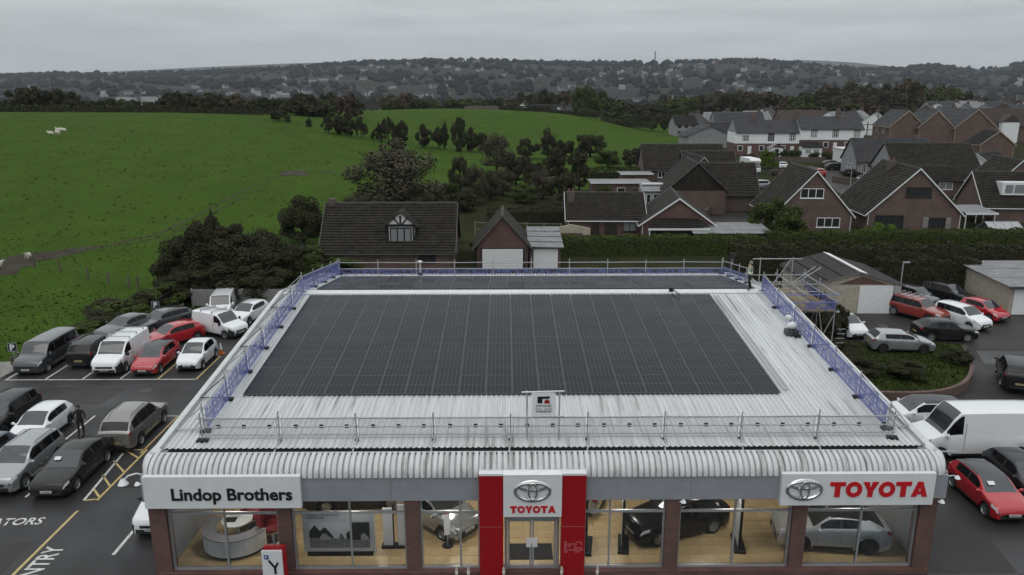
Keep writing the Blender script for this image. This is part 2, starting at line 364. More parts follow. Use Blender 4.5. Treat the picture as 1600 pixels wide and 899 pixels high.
strip('wheel_rut', P2((190, 384), (262, 370), (330, 336), (372, 312), (420, 288)), [.4, .26, .22, .2, .16], mud, 'fainter wheel rut beside the longer one', jag=.5)
strip('bare_patch', P2((440, 276), (458, 272), (477, 268)), [1.5, 4.5, 1.5], mud, 'bare dark patch of soil in the pasture', jag=.6)
strip('bare_patch', P2((500, 270), (522, 267)), [.8, 1.0], mud, 'small bare streak beside the dark soil patch', jag=.6)
# village road and drives
strip('road', P2((1352, 306), (1318, 292), (1300, 280), (1288, 268), (1262, 262), (1205, 268)), [7, 6, 5.5, 5, 5, 5], asphalt2, 'wet village road between the houses', jag=.05)
strip('road', P2((1288, 268), (1350, 262), (1420, 266)), [5, 5, 5], asphalt2, 'village road leading right past the bungalows', jag=.05)
strip('driveway', P2((1145, 362), (1143, 345), (1135, 330)), [6, 6, 5], asphalt2, 'wet grey driveway beside the brick bungalow', jag=.05)
# grass bank with a curved brick retaining wall inside the yard
isl = [(18.3, 44.5), (22.0, 43.2), (26.0, 43.2), (29.0, 45.0), (31.6, 48.8), (33.0, 52.2), (31.0, 53.0), (27.5, 52.5), (22, 54), (18.6, 55)]
def smooth_path(w, n=8):
    w = [Vector(p) for p in w]; o = []
    for i in range(len(w) - 1):
        p0, p1, p2, p3 = w[max(i - 1, 0)], w[i], w[i + 1], w[min(i + 2, len(w) - 1)]
        for k in range(n):
            t = k / n; o.append(.5 * (2 * p1 + (p2 - p0) * t + (2 * p0 - 5 * p1 + 4 * p2 - p3) * t * t + (3 * p1 - p0 - 3 * p2 + p3) * t**3))
    return o + [w[-1]]
curve = smooth_path(isl[:6])
slab('grass_island', [tuple(p) for p in curve] + isl[6:], -.2, .42, mat('bed_grass', (.020, .028, .009), 1, scale=.6, detail=9, col2=(.040, .056, .014), spec=.03, bump=.5, bscale=6), 'raised grass bed between showroom and yard')
wb_ = MB()
wp = isl[:6]
fine = curve
for a, c in zip(fine[:-1], fine[1:]):
    d = c - a; m_ = (a + c) / 2; hh = .62 if m_.x < 31 else .45
    wb_.box((m_.x, m_.y, hh / 2 - .05), (d.length + .03, .24, hh + .1), Matrix.Rotation(math.atan2(d.y, d.x), 3, 'Z'))
tag(wb_.build('retaining_wall', brick_brown), 'low curved brick wall holding the grass bed in the yard', 'wall')
slab('grass_corner', [(33, 40.5), (36, 38.5), (60, 38.5), (60, 47.5), (34.5, 47.5), (32.8, 44)], -.2, .14, verge, 'kerbed grass corner beside the yard road')

# ------------------------------------------------------------------ the showroom
X0, X1 = -13.35, 16.45
EY, EZ, RY, RZ, BY, BZ = 27.35, 4.80, 44.8, 6.45, 55.3, 5.05
roof_m = mat('white_roof_sheet', (.40, .41, .415), .4, scale=1.5, detail=10, stretch=(2.6, .07, 1), col2=(.65, .665, .67), rough2=.65)
def stains(m, sc, lo, hi, dark):
    t = m.node_tree; b = t.nodes['Principled BSDF']; src = b.inputs['Base Color'].links[0].from_socket
    tc = t.nodes.new('ShaderNodeTexCoord'); mp = t.nodes.new('ShaderNodeMapping'); t.links.new(tc.outputs['Generated' if False else 'Object'], mp.inputs[0]); mp.inputs['Scale'].default_value = sc
    gi = t.nodes.new('ShaderNodeObjectInfo'); ad = t.nodes.new('ShaderNodeVectorMath'); ad.operation = 'ADD'; t.links.new(mp.outputs[0], ad.inputs[0]); t.links.new(gi.outputs['Location'], ad.inputs[1])
    nz = t.nodes.new('ShaderNodeTexNoise'); t.links.new(ad.outputs[0], nz.inputs[0]); nz.inputs['Scale'].default_value = 1; nz.inputs['Detail'].default_value = 8; nz.inputs['Roughness'].default_value = .7
    mr = t.nodes.new('ShaderNodeMapRange'); t.links.new(nz.outputs[0], mr.inputs[0]); mr.inputs[1].default_value = lo; mr.inputs[2].default_value = hi
    mx = t.nodes.new('ShaderNodeMix'); mx.data_type = 'RGBA'; mx.blend_type = 'MULTIPLY'; t.links.new(mr.outputs[0], mx.inputs[0]); t.links.new(src, mx.inputs[6]); mx.inputs[7].default_value = (*dark, 1); t.links.new(mx.outputs[2], b.inputs['Base Color'])
stains(roof_m, (3.2, .16, .5), .54, .70, (.40, .385, .36))
show = thing('car_showroom', 'wide single-storey car showroom with ribbed white metal roof and glass front', 'showroom')
w = MB()
w.bx(X0 + .12, X0 + .32, 27.0, 55.0, 0, 4.75); w.bx(X1 - .32, X1 - .12, 27.0, 55.0, 0, 4.75); w.bx(X0 + .12, X1 - .12, 54.8, 55.0, 0, 4.9)
for s_ in (X0 + .12, X1 - .32): w.prism([(27.4, 4.7), (RY, RZ - .1), (54.9, 4.95)], s_, s_ + .2, 'x')
w.build('wall', grey_clad, show)
# side walls of the front bay, brick piers
PIERS = [(-13.5, -12.85), (-8.65, -8.13), (-3.8, -3.25), (6.13, 6.67), (11.0, 11.55), (15.85, 16.5)]
for a, b in PIERS: MB().bx(a, b, 26.12, 26.62, 0, 3.5).build('brick_pier', brick_red, show)
MB().bx(X0, X1, 26.02, 26.5, -.1, .2).build('plinth', brick_red, show)
# corrugated roof sheets
def sheet_mesh(y0, z0, y1, z1, wid=1.1, ribs=5):
    b = MB(); pr = []; p = wid / ribs
    for i in range(ribs):
        pr += [(i * p, 0), (i * p + p * .5, 0), (i * p + p * .6, .04), (i * p + p * .9, .04)]
    pr.append((wid, 0)); n = len(pr)
    for (y, z) in ((y0, z0), (y1, z1)):
        for u, h in pr: b.v.append((u, y, z + h))
    for i in range(n - 1): b.f.append((i, i + 1, n + i + 1, n + i)); b.m.append(0)
    return b.mesh('roof_sheet', roof_m)
roof = MB(); roof.prism([(RY - .45, RZ - .0), (RY - .42, RZ + .05), (RY, RZ + .11), (RY + .42, RZ + .03), (RY + .42, RZ - .03), (RY - .42, RZ - .02)], X0 + .1, X1 - .1, 'x')
roof = roof.build('ridge_cap', mat('ridge_capping', (.62, .63, .63), .4, var=.1), show)
nsh = 27; sw = (X1 - X0 - .2) / nsh
mf, mbk = sheet_mesh(EY, EZ, RY, RZ, sw), sheet_mesh(RY, RZ, BY, BZ, sw)
for i in range(nsh):
    link('roof_sheet', mf, roof, (X0 + .1 + i * sw, 0, 0)); link('roof_sheet', mbk, roof, (X0 + .1 + i * sw, 0, 0))
vb = mat('verge_flashing', (.55, .565, .57), .4, var=.12, scale=1.5)
for xa, xb in ((X0 - .22, X0 + .14), (X1 - .14, X1 + .22)):
    b = MB()
    for (ya, za, yb, zb) in ((26.9, EZ - .04, RY, RZ), (RY, RZ, BY, BZ)):
        b.v += [(xa, ya, za - .25), (xb, ya, za - .25), (xb, ya, za + .08), (xa, ya, za + .08), (xa, yb, zb - .25), (xb, yb, zb - .25), (xb, yb, zb + .08), (xa, yb, zb + .08)]
        n = len(b.v) - 8
        for f in ((0, 1, 2, 3), (7, 6, 5, 4), (3, 2, 6, 7), (0, 3, 7, 4), (2, 1, 5, 6), (1, 0, 4, 5)): b.f.append(tuple(n + i for i in f)); b.m.append(0)
    b.build('verge_flashing', vb, show)
# gutter behind the bullnose
g = MB(); g.bx(X0, X1, 26.86, 27.4, 4.42, 4.46); g.bx(X0, X1, 26.84, 26.88, 4.46, 4.86); g.bx(X0 + .02, X1 - .02, 27.4, 27.44, 4.42, 4.78)
g.build('gutter', mat('gutter_lining', (.035, .035, .036), .6), show)
MB().bx(X0 - .1, X1 + .1, 26.80, 26.90, 4.855, 4.885).build('coping', alu, show)
# bullnose canopy, curved ribbed sheets
def nose_mesh(wid, ribs=5):
    b = MB(); pr = []; p = wid / ribs
    for i in range(ribs):
        pr += [(i * p, -.05), (i * p + p * .13, -.05), (i * p + p * .24, .05), (i * p + p * .86, .05)]
    pr.append((wid, -.05)); n = len(pr); K = 8
    for k in range(K + 1):
        t = math.pi / 2 * k / K; cy, cz = 26.86 - .80 * math.sin(t), 4.24 + .60 * math.cos(t); ny, nz_ = -math.sin(t), math.cos(t)
        for u, h in pr: b.v.append((u, cy + ny * h, cz + nz_ * h))
    for k in range(K):
        for i in range(n - 1): b.f.append((k * n + i + 1, k * n + i, (k + 1) * n + i, (k + 1) * n + i + 1)); b.m.append(0)
    return b.mesh('canopy_sheet', roof_m, 40)
nm = nose_mesh((X1 - X0) / 27)
can = MB(); can.bx(X0, X1, 26.1, 26.16, 4.14, 4.23); can = can.build('canopy_trim', vb, show)
for i in range(27): link('canopy_sheet', nm, can, (X0 + i * (X1 - X0) / 27, 0, 0))
for x, sg in ((X0, -1), (X1, 1)):       # rounded end caps
    b = MB(); K, J = 8, 5; rows = []
    for k in range(K + 1):
        t = math.pi / 2 * k / K; row = []
        for j in range(J + 1):
            a = math.pi / 2 * j / J; rr = .32
            row.append((x + sg * rr * math.sin(t) * math.sin(a) + sg * .2 * math.sin(a) * math.cos(t), 26.86 - .80 * math.sin(t) * math.cos(a) - 0, 4.24 + .63 * math.cos(t)))
        row.append((row[-1][0], 27.6, row[-1][2])); rows.append(row)
    for k in range(K):
        for j in range(J + 1): b.quad(rows[k][j], rows[k][j + 1], rows[k + 1][j + 1], rows[k + 1][j])
    b.build('canopy_end', vb, can, smooth=50)
# fascia boards
FX = [X0 - .1, -7.6, -.97, 3.02, 10.6, X1 + .1]
for a, b in ((X0 - .28, -4.3), (-4.29, -.98), (3.03, 7.0), (7.01, X1 + .28)): MB().bx(a, b, 26.08, 26.2, 3.25, 4.21).build('fascia_panel', grey_clad, show)
for xa, xb in ((X0 - .3, X0 - .2), (X1 + .2, X1 + .3)): MB().bx(xa, xb, 26.21, 31.5, 3.25, 4.30).build('fascia_panel', grey_clad, show)
# glazing
BAYS = [(-12.85, -8.65), (-8.13, -3.8), (-3.25, -.97), (3.02, 6.13), (6.67, 11.0), (11.55, 15.85)]
MUL = [-10.72, -5.93, -1.72, 4.02, 8.83, 13.7]
for (a, b), m_ in zip(BAYS, MUL):
    f = MB()
    f.bx(a, a + .07, 26.28, 26.38, .2, 3.3); f.bx(b - .07, b, 26.28, 26.38, .2, 3.3); f.bx(m_ - .035, m_ + .035, 26.26, 26.36, .2, 3.3)
    f.bx(a, b, 26.275, 26.375, .2, .29); f.bx(a, b, 26.27, 26.37, 2.60, 2.68)
    f = f.build('shop_window', alu, show)
    for u, v in ((a + .07, m_ - .035), (m_ + .035, b - .07)):
        for z0, z1 in ((.29, 2.60), (2.68, 3.3)): MB().bx(u, v, 26.31, 26.325, z0, z1).build('pane', glass, f)
for x in (X0 + .25, X1 - .28):           # glazed return along each side
    f = MB()
    for y in (26.65, 28.7, 30.8, 32.9): f.bx(x, x + .08, y, y + .07, .2, 3.3)
    f.bx(x, x + .08, 26.72, 32.9, .2, .29); f.bx(x - .002, x + .078, 26.72, 32.9, 2.6, 2.68); f = f.build('shop_window', alu, show)
    for y in (26.72, 28.77, 30.87):
        MB().bx(x + .03, x + .045, y, y + 1.98, .29, 2.6).build('pane', glass, f)
# entrance doors
d = MB(); d.bx(-.03, .08, 26.2, 26.42, 0, 2.75); d.bx(1.97, 2.08, 26.2, 26.42, 0, 2.75); d.bx(.08, 1.97, 26.2, 26.42, 2.35, 2.75); d = d.build('entrance_frame', alu, show)
for a, b in ((.1, 1.01), (1.04, 1.95)):
    q = MB(); q.bx(a, a + .07, 26.25, 26.3, .06, 2.34); q.bx(b - .07, b, 26.25, 26.3, .06, 2.34); q.bx(a, b, 26.249, 26.299, .06, .34); q.bx(a, b, 26.249, 26.299, 2.25, 2.34)
    q = q.build('door', alu, show); MB().bx(a + .07, b - .07, 26.27, 26.28, .34, 2.25).build('pane', glass, q)
    hx = b - .1 if a < 1 else a + .1; MB().bx(hx - .1, hx + .1, 26.22, 26.24, 1.15, 1.55).build('push_plate', sign_white, q)
MB().bx(.15, 1.9, 26.8, 27.9, .205, .23).build('door_mat', rubber, show)
# interior
tile_m = mat('beige_floor_tile', (.50, .37, .20), .32, var=.14, scale=.8, rough2=.5)
grout = mat('floor_grout', (.22, .17, .11), .8)
fl = MB(); fl.bx(X0 + .33, X1 - .33, 26.5, 38, 0, .195); fl = fl.build('floor', grout, show)
tm = MB().bx(.008, .592, .008, .592, .19, .206).mesh('tile', tile_m); rest = MB(); nt_ = 0
for r in range(14):
    for c in range(49):
        x, y = -12.98 + c * .598, 26.52 + r * .6
        if r < 6: link('tile', tm, fl, (x, y, 0))
        else: rest.bx(x + .008, x + .59, y + .008, y + .592, .19, .206)
o = rest.build('tile', tile_m, fl); o['kind'] = 'stuff'
MB().bx(X0 + .33, X1 - .33, 36.5, 36.7, .2, 3.9).build('partition', mat('showroom_wall', (.45, .44, .42), .8, var=.1), show)
MB().bx(X0 + .33, X1 - .33, 26.45, 36.5, 3.55, 3.62).build('ceiling', white_paint, show)
lampm = mat('lit_diffuser', (.8, .8, .8), .5, emit=((1, .92, .80), 44))
for x in (-10.6, -6, -2.2, 1.0, 4.6, 8.8, 13.6):
    for y in (26.95, 30.6):
        t_ = thing('ceiling_light', 'square lit ceiling panel inside the showroom', 'ceiling light', (x, y, 3.5), 0, 'showroom ceiling lights')
        MB().bx(-.33, .33, -.33, .33, 0, .05).build('frame', alu, t_); MB().bx(-.28, .28, -.28, .28, -.006, -.001).build('diffuser', lampm, t_)

# ------------------------------------------------------------------ red pylons, signs
def emblem(parent, cx, cz, w_, h_, y):
    e = MB()
    def ring(cx, cz, rx, rz, t, dy):
        n = 36; k = len(e.v)
        for i in range(n):
            a = 2 * math.pi * i / n
            for (s, dd) in ((1, 0), (1 - t * .3, -.05), (1 - t * .75, -.05), (1 - t, 0)):
                e.v.append((cx + math.cos(a) * (rx - (1 - s) * w_), y + dd + dy, cz + math.sin(a) * (rz - (1 - s) * w_)))
        for i in range(n):
            j = (i + 1) % n
            for q in range(3): e.f.append((k + i * 4 + q, k + j * 4 + q, k + j * 4 + q + 1, k + i * 4 + q + 1)); e.m.append(0)
    ring(cx, cz, w_ / 2, h_ / 2, .10, 0)
    ring(cx, cz, w_ * .155, h_ * .43, .085, -.03)
    ring(cx, cz + h_ * .215, w_ * .40, h_ * .225, .085, -.015)
    return e.build('emblem', chrome, parent, smooth=50)
def ring_letter(b, cx, cz, rx, rz, t, y0, y1, n=24):
    k = len(b.v)
    for i in range(n):
        a = 2 * math.pi * i / n; c, s = math.cos(a), math.sin(a)
        for (r1, r2, y) in ((rx, rz, y0), (rx - t, rz - t, y0), (rx - t, rz - t, y1), (rx, rz, y1)): b.v.append((cx + c * r1, y, cz + s * r2))
    for i in range(n):
        j = (i + 1) % n
        for q in range(4): b.f.append((k + i * 4 + q, k + i * 4 + (q + 1) % 4, k + j * 4 + (q + 1) % 4, k + j * 4 + q)); b.m.append(0)
def toyota(parent, x0, z0, width, h, y, m):
    u = width / 6.0; t = h * .27; y1 = y + .04
    for i, ch in enumerate('TOYOTA'):
        b = MB(); cx = x0 + u * (i + .5); hw = u * .47
        if ch == 'T': b.bx(cx - hw, cx + hw, y, y1, z0 + h - t, z0 + h); b.bx(cx - t * .6, cx + t * .6, y - .001, y1, z0, z0 + h - t)
        elif ch == 'O': ring_letter(b, cx, z0 + h / 2, hw * 1.06, h / 2 * 1.03, t, y, y1)
        elif ch == 'Y':
            for s in (1, -1):
                pl = [(cx - s * hw, z0 + h), (cx - s * (hw - t * 1.35), z0 + h), (cx, z0 + h * .58), (cx, z0 + h * .36), (cx - s * t * .55, z0 + h * .36)]
                b.prism(pl if s > 0 else pl[::-1], y, y1)
            b.bx(cx - t * .58, cx + t * .58, y - .001, y1, z0, z0 + h * .45)
        else:
            for s in (1, -1):
                pl = [(cx - s * hw * 1.05, z0), (cx - s * t * .55, z0 + h), (cx, z0 + h), (cx, z0 + h * .66), (cx - s * (hw * 1.05 - t * 1.2), z0)]
                b.prism(pl, y, y1)
            b.bx(cx - hw * .62, cx + hw * .62, y - .001, y1 - .001, z0 + h * .17, z0 + h * .36)
        b.build('letter', m, parent)
for x, s in ((-.97, 'left'), (2.12, 'right')):
    t_ = thing('red_pylon', f'tall red entrance pylon on the {s} of the glass doors', 'pylon', (x, 25.8, 0), 0, 'red pylons framing the entrance')
    MB().bx(0, .9, 0, .42, 0, 2.28).build('panel', red_panel, t_); MB().bx(0, .9, 0, .42, 2.30, 4.42).build('panel', red_panel, t_)
    MB().bx(.01, .89, .02, .4, 2.275, 2.305).build('joint', sign_white, t_); MB().bx(-.01, .91, -.01, .43, 4.421, 4.5).build('cap', sign_white, t_)
    if s == 'right':
        b = MB(); rnd = random.Random(5)
        for r in range(6):
            u = .12
            while u < .8:
                q = rnd.uniform(.05, .13)
                if rnd.random() < .75: b.bx(u, min(.82, u + q), -.006, -.001, 1.62 - r * .085, 1.645 - r * .085)
                u += q + .04
        b.build('lettering', mat('pink_print', (.6, .25, .27), .5), t_)
t_ = thing('entrance_sign', 'white sign with chrome oval emblem and red TOYOTA above the entrance', 'sign', (0, 0, 0))
MB().bx(-.065, 2.115, 25.72, 26.15, 2.76, 4.46).build('panel', sign_white, t_); MB().bx(-.068, 2.118, 25.71, 26.16, 4.462, 4.5).build('cap', white_paint, t_)
emblem(t_, 1.02, 3.82, 1.42, .92, 25.72); toyota(t_, .17, 2.93, 1.72, .29, 25.70, letter_red)
t_ = thing('sign_board', 'long white sign board with chrome emblem and big red TOYOTA on the right', 'sign', (0, 0, 0))
MB().bx(10.35, 16.12, 25.86, 26.07, 3.1, 4.4).build('panel', sign_white, t_)
emblem(t_, 11.22, 3.75, 1.42, .92, 25.86); toyota(t_, 12.15, 3.45, 3.72, .62, 25.83, letter_red)
t_ = thing('sign_board', 'white sign board with black Lindop Brothers lettering on the left', 'sign', (0, 0, 0))
MB().bx(-13.45, -7.62, 25.86, 26.07, 3.1, 4.4).build('panel', sign_white, t_)
o = link('lettering', text_mesh('Lindop Brothers', .68, black_paint, .012, .017, sx=1.0), t_, (-12.45, 25.845, 3.45)); o.rotation_euler = (R(90), 0, 0)
# swan-neck and flood lamps on the front corners
def lamp(x, y, z, sg, label, n):
    t_ = thing('wall_lamp', label, 'lamp', (x, y, z)); t_.scale = (.9 if n == 4 else .5,) * 3
    b = MB(); pts = [(0, 0, 0), (sg * .25, -.12, .14), (sg * .55, -.25, .1), (sg * .75, -.32, -.1)][:n]
    for a, c in zip(pts[:-1], pts[1:]): b.tube(a, c, .035)
    b.build('arm', white_paint, t_)
    MB().lathe([(.06, .12), (.1, .06), (.22, -.14), (.2, -.15), (.02, .02)], 12, Matrix.Translation(pts[-1])).build('lamp_shade', white_paint, t_, smooth=50)
lamp(-13.66, 26.5, 4.15, -1, 'white swan-neck lamp on the left front corner', 4); lamp(-13.45, 25.82, 4.15, -1, 'small white lamp beside the Lindop Brothers sign', 2)
lamp(16.72, 26.1, 4.15, 1, 'white lamp on the right front corner under the canopy', 3)
lamp(16.4, 26.0, 3.15, 1, 'small white floodlight under the right end of the fascia', 2); lamp(6.6, 26.02, 3.2, 1, 'small white lamp over the pier right of the doors', 2)
# ------------------------------------------------------------------ solar arrays
def pv_mat():
    m = mat('pv_cells', (.016, .017, .022), .16); t = m.node_tree; b = t.nodes['Principled BSDF']; b.inputs['Specular IOR Level'].default_value = .5
    tc = t.nodes.new('ShaderNodeTexCoord'); sp = t.nodes.new('ShaderNodeSeparateXYZ'); t.links.new(tc.outputs['Object'], sp.inputs[0])
    def stripe(src, period, width, off=0):
        a = t.nodes.new('ShaderNodeMath'); a.operation = 'ADD'; t.links.new(src, a.inputs[0]); a.inputs[1].default_value = off
        d = t.nodes.new('ShaderNodeMath'); d.operation = 'DIVIDE'; t.links.new(a.outputs[0], d.inputs[0]); d.inputs[1].default_value = period
        f = t.nodes.new('ShaderNodeMath'); f.operation = 'FRACT'; t.links.new(d.outputs[0], f.inputs[0])
        l = t.nodes.new('ShaderNodeMath'); l.operation = 'LESS_THAN'; t.links.new(f.outputs[0], l.inputs[0]); l.inputs[1].default_value = width / period
        return l.outputs[0]
    sx_ = stripe(sp.outputs[0], .186, .014, -.012); sy_ = stripe(sp.outputs[1], .875, .022, -.0)
    mxx = t.nodes.new('ShaderNodeMath'); mxx.operation = 'MAXIMUM'; t.links.new(sx_, mxx.inputs[0]); t.links.new(sy_, mxx.inputs[1])
    mx = t.nodes.new('ShaderNodeMix'); mx.data_type = 'RGBA'; t.links.new(mxx.outputs[0], mx.inputs[0])
    mx.inputs[6].default_value = (.010, .0105, .0165, 1); mx.inputs[7].default_value = (.075, .08, .095, 1); t.links.new(mx.outputs[2], b.inputs['Base Color'])
    oi = t.nodes.new('ShaderNodeObjectInfo'); mr = t.nodes.new('ShaderNodeMapRange'); t.links.new(oi.outputs['Random'], mr.inputs[0]); mr.inputs[3].default_value = .2; mr.inputs[4].default_value = .32
    t.links.new(mr.outputs[0], b.inputs['Roughness']); return m
pvm = pv_mat(); pvm.node_tree.nodes['Principled BSDF'].inputs['Specular IOR Level'].default_value = .16; pv_frame = mat('module_frame', (.10, .105, .115), .4, metal=.4)
def pv_mesh(wd, ln):
    b = MB(); f = .016; b.cur = 1
    b.bx(0, wd, 0, f, 0, .04); b.bx(0, wd, ln - f, ln, 0, .04); b.bx(0, f, f, ln - f, 0, .04); b.bx(wd - f, wd, f, ln - f, 0, .04)
    b.cur = 0; b.quad((f, f, .034), (wd - f, f, .034), (wd - f, ln - f, .034), (f, ln - f, .034))
    return b.mesh('solar_panel', [pvm, pv_frame])
def array(x0, x1, cols, rows, ya, za, yb, zb, s0, pitch, label):
    ang = math.atan2(zb - za, yb - ya)
    r = thing('solar_array', label, 'solar array', (0, ya, za)); r.rotation_euler = (ang, 0, 0)
    wd = (x1 - x0) / cols; me = pv_mesh(wd - .016, pitch - .018); rl = MB(); rnd = random.Random(4)
    for i in range(rows):
        for u in (.25, .75): rl.bx(x0, x1, s0 + (i + u) * pitch - .02, s0 + (i + u) * pitch + .02, .042, .085)
    rl.build('mounting_rail', alu, r)
    for i in range(rows):
        for j in range(cols):
            o = link('solar_panel', me, r, (x0 + j * wd, s0 + i * pitch, .09)); o.rotation_euler = (rnd.uniform(-.002, .002), rnd.uniform(-.002, .002), 0)
    return r
array(-11.5, 12.2, 20, 7, EY, EZ, RY, RZ, 4.25, 1.78, 'large array of dark solar panels covering the front roof slope')
array(-11.5, 15.4, 23, 4, RY, RZ, BY, BZ, .75, 1.8, 'narrow strip of solar panels on the rear slope behind the ridge')
def zr(y): return EZ + (RZ - EZ) * (y - EY) / (RY - EY) if y < RY else RZ + (BZ - RZ) * (y - RY) / (BY - RY)
# cable tray beside the array
b = MB(); b.v = []; 
for xx in (12.45, 12.62): b.tube((xx, 31.9, zr(31.9) + .1), (xx, 43.9, zr(43.9) + .1), .03)
b.tube((12.45, 31.9, zr(31.9) + .1), (12.62, 31.9, zr(31.9) + .1), .03)
tag(b.build('cable_conduit', alu), 'pair of grey conduits running up the roof beside the large array', 'conduit')
# ------------------------------------------------------------------ scaffold guard rails
blue_mesh = mesh_mat('blue_guard_mesh', (.15, .17, .42), .66, 5, .32); back_mesh = mesh_mat('thin_blue_mesh', (.13, .15, .38), .36, 3.5); grey_mesh = mesh_mat('grey_guard_mesh', (.27, .28, .30), .30, 40, .12)
blue_tube = mat('blue_tube', (.16, .19, .5), .5, var=.3, scale=4)
def run(label, pts, nrm, mesh_m, heights, pw=.03, outrig=None, tags=False, meshpos=1):
    t_ = thing('guard_rail', label, 'guard rail', pts[0]); o0 = Vector(pts[0]); P = [Vector(p) - o0 for p in pts]; nrm = Vector(nrm)
    rnd = random.Random(len(pts))
    for i, p in enumerate(P):
        lean = nrm * rnd.uniform(.02, .12)
        MB().tube(p, p + Vector((0, 0, 1.22 + rnd.uniform(-.04, .1))) + lean, pw, 8).build('standard', steel, t_)
        MB().box(p + Vector((0, 0, .05)), (.42, .28, .10) if (not tags or i in (0, len(P) - 1)) else (.16, .14, .04), Matrix.Rotation(rnd.uniform(-.3, .3), 3, 'Z')).build('counterweight', rubber if (not tags or i in (0, len(P) - 1)) else steel_dark, t_)
        if outrig:
            b = MB(); q = p + nrm * outrig; b.tube(p + Vector((0, 0, .14)), q + Vector((0, 0, .12)), pw, 6); b.tube(p + lean + Vector((0, 0, 1.1)), q + Vector((0, 0, .12)), pw * .8, 6)
            b.build('outrigger', steel_dark if i % 2 else steel, t_)
        for h in heights:
            MB().box(p + lean * h + Vector((0, 0, h)), (.075, .075, .075)).build('coupler', steel, t_)
    for h in heights:
        for a, c in zip(P[:-1], P[1:]):
            d = (c - a).normalized() * .12; j = Vector((0, 0, rnd.uniform(-.015, .015)))
            MB().tube(a - d + Vector((0, 0, h)) + nrm * .06 * h + j, c + d + Vector((0, 0, h)) + nrm * .06 * h - j, pw * .9, 8).build('ledger', steel, t_)
    for i, (a, c) in enumerate(zip(P[:-1], P[1:])):
        if mesh_m:
            u = (c - a); a2, c2 = a + u * .03 - nrm * .04, c - u * .03 - nrm * .04
            m_ = MB(); K = 6; rows = []
            for k in range(K + 1):
                s = a2.lerp(c2, k / K) + nrm * rnd.uniform(-.02, .02); rows.append((s + Vector((0, 0, .1)), s + Vector((0, 0, meshpos))))
            for k in range(K): m_.quad(rows[k][0], rows[k + 1][0], rows[k + 1][1], rows[k][1])
            m_ = m_.build('mesh_panel', mesh_m, t_)
            fr = MB()
            for s, e_ in ((rows[0][0], rows[0][1]), (rows[-1][0], rows[-1][1]), (rows[0][0], rows[-1][0]), (rows[0][1], rows[-1][1])): fr.tube(s, e_, .012, 4)
            fr.build('mesh_edge', steel if tags else blue_tube, m_)
            if tags:
                for u_ in (.2, .55, .9):
                    s = a2.lerp(c2, u_); MB().box(s + Vector((0, -.03, .62)), (.15, .02, .15)).build('clip', black_paint, m_)
    return t_
fx = [-11.9 + 3.03 * i for i in range(10)]
run('front guard rail of tubes and grey mesh panels along the roof edge', [(x, 27.9, zr(27.9)) for x in fx], (0, -1, 0), grey_mesh, (.28, .62, 1.0), tags=True, meshpos=.92)
ly = [28.6 + 2.68 * i for i in range(7)] + [47.2, 49.8, 52.4, 54.6]
run('left guard rail with blue mesh panels climbing the roof edge', [(-12.05, y, zr(y)) for y in ly], (-1, 0, 0), blue_mesh, (.5, 1.0), outrig=1.2, meshpos=.98)
run('right guard rail with blue mesh panels climbing the roof edge', [(15.5, y, zr(y)) for y in ly[:7]], (1, 0, 0), blue_mesh, (.5, 1.0), outrig=.9, meshpos=.98)
run('short right guard rail on the rear roof slope beyond the worker', [(15.9, y, zr(y)) for y in (48.6, 50.6, 52.6, 54.6)], (1, 0, 0), back_mesh, (.5, 1.0), meshpos=.6)
run('rear guard rail of tubes and blue mesh behind the roof ridge', [(-12.05 + 2.8 * i, 54.75, zr(54.75) - .1) for i in range(11)], (0, 1, 0), back_mesh, (.12, .55, 1.0), meshpos=.5)
b = MB()
for i in range(10): b.tube((-12 + 2.96 * i, 27.12, 4.66), (-12 + 2.96 * (i + 1) - .05, 27.12, 4.66), .035, 8)
for x in fx[1:-1]: b.tube((x - .1, 27.0, 4.6), (x + .05, 27.9, 5.0), .04, 6); b.box((x, 27.1, 4.7), (.3, .12, .1))
tag(b.build('scaffold_tube', steel), 'long scaffold tube laid in the front gutter with clamps', 'scaffold tube')
# outer toe tubes along both verges
for x, s in ((-13.25, 'left'), (16.3, 'right')):
    b = MB(); b.tube((x, 27.2, zr(27.2) + .14), (x, RY, RZ + .16), .035, 8); b.tube((x, RY, RZ + .16), (x, 54.5, zr(54.5) + .14), .035, 8)
    tag(b.build('scaffold_tube', steel), f'scaffold tube lying along the {s} verge of the roof', 'scaffold tube')
# access tower at the rear right corner
t_ = thing('scaffold_tower', 'scaffold access tower with boarded deck and blue panels at the rear right roof corner', 'scaffold', (16.5, 45.6, 0))
for (x, y, h) in ((0, 0, 6.5), (2.1, 0, 6.4), (4.0, 0, 6.2), (0, 2.6, 7.8), (2.1, 2.6, 7.8), (4.0, 2.6, 6.4), (0, 5.2, 6.5), (2.1, 5.2, 6.4), (4, 5.2, 6.4)): MB().tube((x, y, -.02), (x, y, h), .035, 8).build('standard', steel, t_)
for z in (.4, 2.6, 4.9, 5.5, 6.0):
    for y in (0, 2.6, 5.2): MB().tube((-.3, y, z), (4.3, y, z), .032, 6).build('ledger', steel if z < 5.2 or y else blue_tube, t_)
    for x in (0, 2.1, 4): MB().tube((x, -.3, z + .06), (x, 5.5, z + .06), .032, 6).build('transom', steel, t_)
MB().tube((-.5, 2.6, 7.7), (2.7, 2.6, 7.7), .035, 8).build('top_beam', steel, t_)
for p, q in (((.3, 2.6, 5.0), (2.0, 2.6, 7.7)), ((2.1, 2.6, 6), (3.6, 2.6, 7.2)), ((2.1, 0, .4), (4, 0, 4.8)), ((4, 0, .4), (4, 2.6, 4.8)), ((4, 5.2, .4), (4, 2.6, 4.8)), ((2.4, 2.7, 6), (4.0, 2.7, 7.1))): MB().tube(p, q, .03, 6).build('brace', steel, t_)
